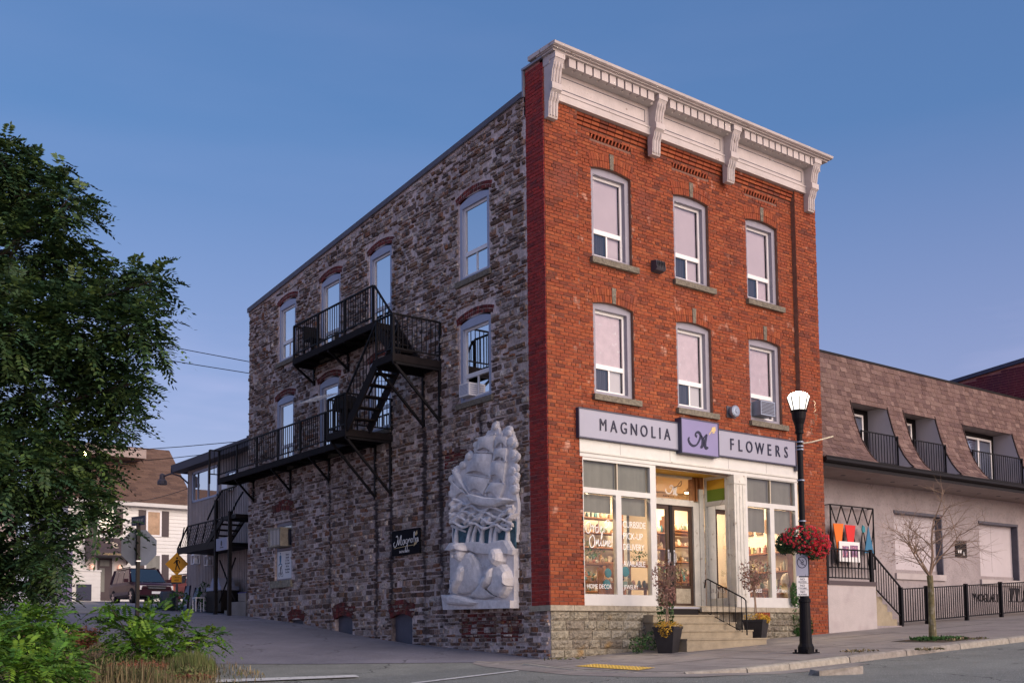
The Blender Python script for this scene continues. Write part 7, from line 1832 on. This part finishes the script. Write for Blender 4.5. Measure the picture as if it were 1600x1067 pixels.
# ================================================================== BIG TREE AT THE LEFT
def fronds(centers, n, Lf, pairs, lw, rs, cam_side=None, droop=.5, shell=.55):
    """pinnate leaves: a rachis with pairs of pointed leaflets, arranged on clump ellipsoids"""
    V = []; Fc = []; Rr = []
    wts = np.array([c[3]**2 for c in centers]); wts /= wts.sum()
    for _ in range(n):
        c = centers[rs.choice(len(centers), p=wts)]; d = rs.normal(size=3); d /= np.linalg.norm(d)
        k = rs.uniform(shell,1.0); p = np.array(c[:3])+d*k*c[3]*np.array([1,1,.8])
        out = d*.8+rs.normal(size=3)*.5; out[2] *= .6; out[2] += .1; out /= np.linalg.norm(out)
        sd2 = np.cross(out, [0,0,1.]); sd2 /= (np.linalg.norm(sd2)+1e-6); up = np.cross(sd2, out)
        sd2 = sd2*math.cos(.0)+up*rs.uniform(-.5,.5); sd2 /= np.linalg.norm(sd2)
        L2 = Lf*rs.uniform(.65,1.2); r0 = rs.rand()
        for j in range(pairs+1):
            t_ = (j+.6)/(pairs+.6); q = p+out*L2*t_-np.array([0,0,1])*droop*L2*t_*t_
            ll = lw*(1-.45*abs(t_-.45))*rs.uniform(.85,1.15)
            for s_ in ((-1,1) if j < pairs else (0,)):
                dr = sd2*s_*.9+out*(.45 if s_ else 1)+np.array([0,0,-.30]); dr = dr/np.linalg.norm(dr); wv = np.cross(dr, up+rs.normal(size=3)*.25); wv /= (np.linalg.norm(wv)+1e-6)
                m_ = len(V); V += [q, q+dr*ll*.45+wv*ll*.23, q+dr*ll, q+dr*ll*.45-wv*ll*.23]; Fc.append((m_,m_+1,m_+2,m_+3)); Rr.append((r0+rs.uniform(-.08,.08))%1)
    mb = MB(); mb.v = [tuple(q) for q in V]; mb.f = Fc; mb.r = Rr; return mb
TC = [(-8.42,6.9,10.35,.65),(-7.79,6.93,9.95,.85),(-7.53,5.54,9.17,.55),(-8.17,6.76,8.6,1.17),(-7.09,7.1,8.52,.78),(-6.21,6.49,7.98,.70),(-6.35,4.3,7.48,.42),(-7.3,5.35,6.69,1.17),(-6.53,4.3,6.57,.60),(-5.95,5.05,6.46,.32),(-8.39,5.66,6.58,1.17),(-7.79,6.59,5.6,1.3),(-6.64,6.26,5.82,.85),(-6.46,5.02,5.6,.48),(-6.28,6.14,5.05,.48),(-7.15,6.6,4.5,.88),(-8.3,5.82,3.89,1.04),(-6.74,6.24,3.96,.48),(-7.24,5.77,3.35,.70),(-7.82,6.74,2.77,.85),(-6.81,5.55,2.97,.38),(-6.19,6.32,2.89,.24),(-7.97,7.03,1.76,.7),(-7.66,5.89,2.2,.48),(-7.28,6.84,1.51,.28),(-9.0,8.11,9.78,1.17),(-9.23,7.12,6.79,1.43),(-9.08,6.99,4.23,1.43),(-8.83,7.49,2.14,1.04)]
TC = TC+[(-9.5,9.0,8.2,1.5),(-9.6,9.2,5.4,1.6),(-10.8,7.5,7.5,1.6),(-11,8,4.8,1.5)]
TC = [(c[0],c[1],c[2]-(.2 if c[2] > 8 else .12),c[3]*(.92 if i < 29 else 1)) for i, c in enumerate(TC)]
bt2 = thing('ash_tree', (-8.9,8.6,.3), 'large dark green tree with feathery leaves at the left edge', 'tree')
m = MB(); tb = (-8.9,8.6); m.tube([(tb[0],tb[1],.2),(tb[0]+.05,tb[1]-.1,2),(tb[0],tb[1]-.3,4),(tb[0]+.15,tb[1]-.6,6.5),(tb[0]+.3,tb[1]-.9,8.8),(tb[0]+.6,tb[1]-1.3,10)], [.30,.25,.21,.16,.10,.04], 10); m.build('trunk', 'bark', bt2)
rs2 = np.random.RandomState(12); m = MB()
for c in TC:
    z0_ = max(1.2, c[2]-rs2.uniform(.6,1.6)); k = min(max((z0_-2)/8,0),1); p0 = np.array([tb[0]+.1, tb[1]-.2-.8*k, z0_]); p1 = np.array(c[:3]); md = (p0+p1)/2+np.array([0,0,.25]); m.tube([tuple(p0), tuple(md), tuple(p1)], [.075,.05,.018], 6)
    for _ in range(6):
        e_ = p1+rs2.normal(size=3)*c[3]*.32; m.tube([tuple(md*.3+p1*.7), tuple(e_)], [.018,.006], 4, caps=False)
m.build('limbs', 'bark', bt2)
fronds(TC, 10500, .50, 6, .150, rs2, droop=.55, shell=.35).build('crown', 'leaf_dark', bt2, kind='stuff')
# sumac shrubs at the corner
SC1 = [(-7.07,3.46,.62,.46),(-6.45,3.6,.72,.44),(-5.98,3.26,.55,.38),(-7.4,3.14,.98,.26),(-7.0,2.81,.34,.48),(-5.75,3.0,.42,.26),(-6.38,2.96,.33,.34),(-5.5,2.9,.55,.12)]
t = thing('sumac_shrub', (-6.6,3.2,-.1), 'bright green sumac shrub growing round the foot of the stop sign pole', 'shrub')
m = MB()
for c in SC1: m.tube([(-6.6+rs2.uniform(-.2,.2),3.2,-.1),((c[0]-6.6)/2,(c[1]+3.2)/2,c[2]*.5),(c[0],c[1],c[2]+.1)], [.02,.014,.006], 5)
m.build('stems', 'bark', t)
fronds(SC1, 360, .36, 7, .11, rs2, droop=.35, shell=.2).build('foliage', 'leaf_bright', t, kind='stuff')
SC2 = [(-9.72,-.19,.55,.46),(-9.18,.65,.72,.38),(-8.95,.49,.50,.24),(-10.07,-1.77,.10,.46),(-9.76,-2.0,.02,.34),(-10.22,-1.05,.40,.46),(-9.4,-1.2,.05,.4),(-9.2,-.4,.25,.4)]
t = thing('sumac_shrub', (-9.6,-.9,-.7), 'bright green sumac shrub in the bottom left corner under the big tree', 'shrub')
m = MB()
for c in SC2: m.tube([(-9.6+rs2.uniform(-.3,.3),-.8,-.75),((c[0]-9.6)/2,(c[1]-.8)/2,c[2]*.3-.3),(c[0],c[1],c[2])], [.02,.014,.006], 5)
m.build('stems', 'bark', t)
fronds(SC2, 640, .34, 7, .10, rs2, droop=.35, shell=.2).build('foliage', 'leaf_bright', t, kind='stuff')
# red dry shrub, grasses
m = leaf_cloud(1300, [(-8.2,3.6,.35,.40,.4,.16),(-7.7,4.2,.45,.35,.3,.18),(-7.4,4.6,.5,.3,.2,.14)], .045, rs2); m.build('red_shrub', 'leaf_red', label='low reddish dry shrub between the two sumacs', cat='shrub', kind='stuff')
m = leaf_cloud(420, [(-.4,18.6,g(-.4,18.6)+.35,.35,.4,.35),(0.2,17.9,1.9,.3,.3,.45),(-.7,19.8,1.7,.4,.4,.3)], .07, rs2); m.build('potted_shrubs', 'leaf_ivy', label='dark green potted shrubs along the ribbed metal wall', cat='plants', kind='stuff')
def blades(n, region, h0, h1, rs, wd=.006, lean=.25):
    V = []; Fc = []; Rr = []
    for _ in range(n):
        cx, cy, rx, ry, hs_ = region[rs.randint(len(region))]; a_ = rs.uniform(0,6.28); r_ = math.sqrt(rs.rand()); x = cx+rx*r_*math.cos(a_); y = cy+ry*r_*math.sin(a_); z = vz(x,y)-.04
        h = rs.uniform(h0,h1)*hs_*(1-.4*r_); b_ = rs.uniform(0,6.28); dx, dy = math.cos(b_), math.sin(b_); ln = lean*h*rs.rand(); w_ = wd*rs.uniform(.7,1.4); px_, py_ = -dy*w_, dx*w_
        m_ = len(V); V += [(x-px_,y-py_,z),(x+px_,y+py_,z),(x+dx*ln*.35+px_*.7,y+dy*ln*.35+py_*.7,z+h*.6),(x+dx*ln*.35-px_*.7,y+dy*ln*.35-py_*.7,z+h*.6),(x+dx*ln,y+dy*ln,z+h)]
        Fc += [(m_,m_+1,m_+2,m_+3),(m_+3,m_+2,m_+4)]; q = rs.rand(); Rr += [q,q]
    mb = MB(); mb.v = V; mb.f = Fc; mb.r = Rr; return mb
blades(9000, [(-7.0,1.6,.9,.9,1),(-6.6,2.4,.6,.7,1.1),(-7.8,1.9,.9,1.0,.9),(-8.4,.9,.9,1.2,.9),(-7.4,.4,.9,.8,.8),(-8.2,3.2,.8,.8,.8),(-6.9,3.8,.8,.7,.8)], .12,.42, rs2).build('dry_grass', 'grass_dry', label='dry grass and seed heads on the weedy corner', kind='stuff')
blades(3600, [(-6.25,2.3,.42,.5,1.25),(-6.4,1.9,.4,.4,1.1),(-6.05,2.9,.3,.4,1.1)], .2,.48, rs2).build('grass_clump', 'grass_green', label='yellow green grass clump right of the stop sign pole', kind='stuff')
blades(260, [(-7.55,.9,.5,.35,1.0),(-7.9,1.3,.4,.3,1)], .45,.75, rs2, wd=.010, lean=.5).build('straw_stalks', 'grass_dry', label='tall pale straw stalks at the front of the corner', kind='stuff')
blades(9000, [(-7.2,2.2,2.0,2.6,.6),(-8.8,3.5,1.8,3,.7),(-7.2,9,1.0,4.5,.8),(-7.6,6,1.2,2.5,.8),(-8,14,1.2,5,.8)], .06,.26, rs2, wd=.009).build('verge_grass', 'grass_dry', label='short mixed grass over the verge', kind='stuff')
leaf_cloud(2600, [(-7.0,1.5,vz(-7,1.5)+.08,.8,.8,.16),(-7.9,1.9,vz(-8,1.9)+.1,.8,.8,.16),(-6.5,1.7,vz(-6.5,1.7)+.05,.4,.5,.14),(-7.3,2.6,vz(-7.3,2.6)+.12,.9,.6,.2)], .03, rs2).build('low_weeds', 'grass_green', label='low tangled weeds among the dry grass on the corner', kind='stuff')
leaf_cloud(1500, [(-7.9,4.4,.62,.75,.45,.14),(-7.2,2.2,vz(-7.2,2.2)+.14,.6,.4,.12),(-6.6,1.3,vz(-6.6,1.3)+.04,.35,.3,.05)], .035, rs2).build('dry_ground_cover', 'leaf_red', label='reddish brown dry ground cover between the shrubs', kind='stuff')
# distant tree behind
t = thing('distant_tree', (13,52,3), 'yellowish tree top far behind the metal clad building', 'tree')
m = MB(); m.tube([(12.5,52,2.6),(12.5,52,7)], [.25,.12], 8); m.build('trunk', 'bark', t)
leaf_cloud(1500, [(12.2,52,7.6,1.6,1.6,1.6),(13.2,53,7.0,1.6,1.6,1.4)], .16, rs2).build('crown', 'flower_yellow', t, kind='stuff')
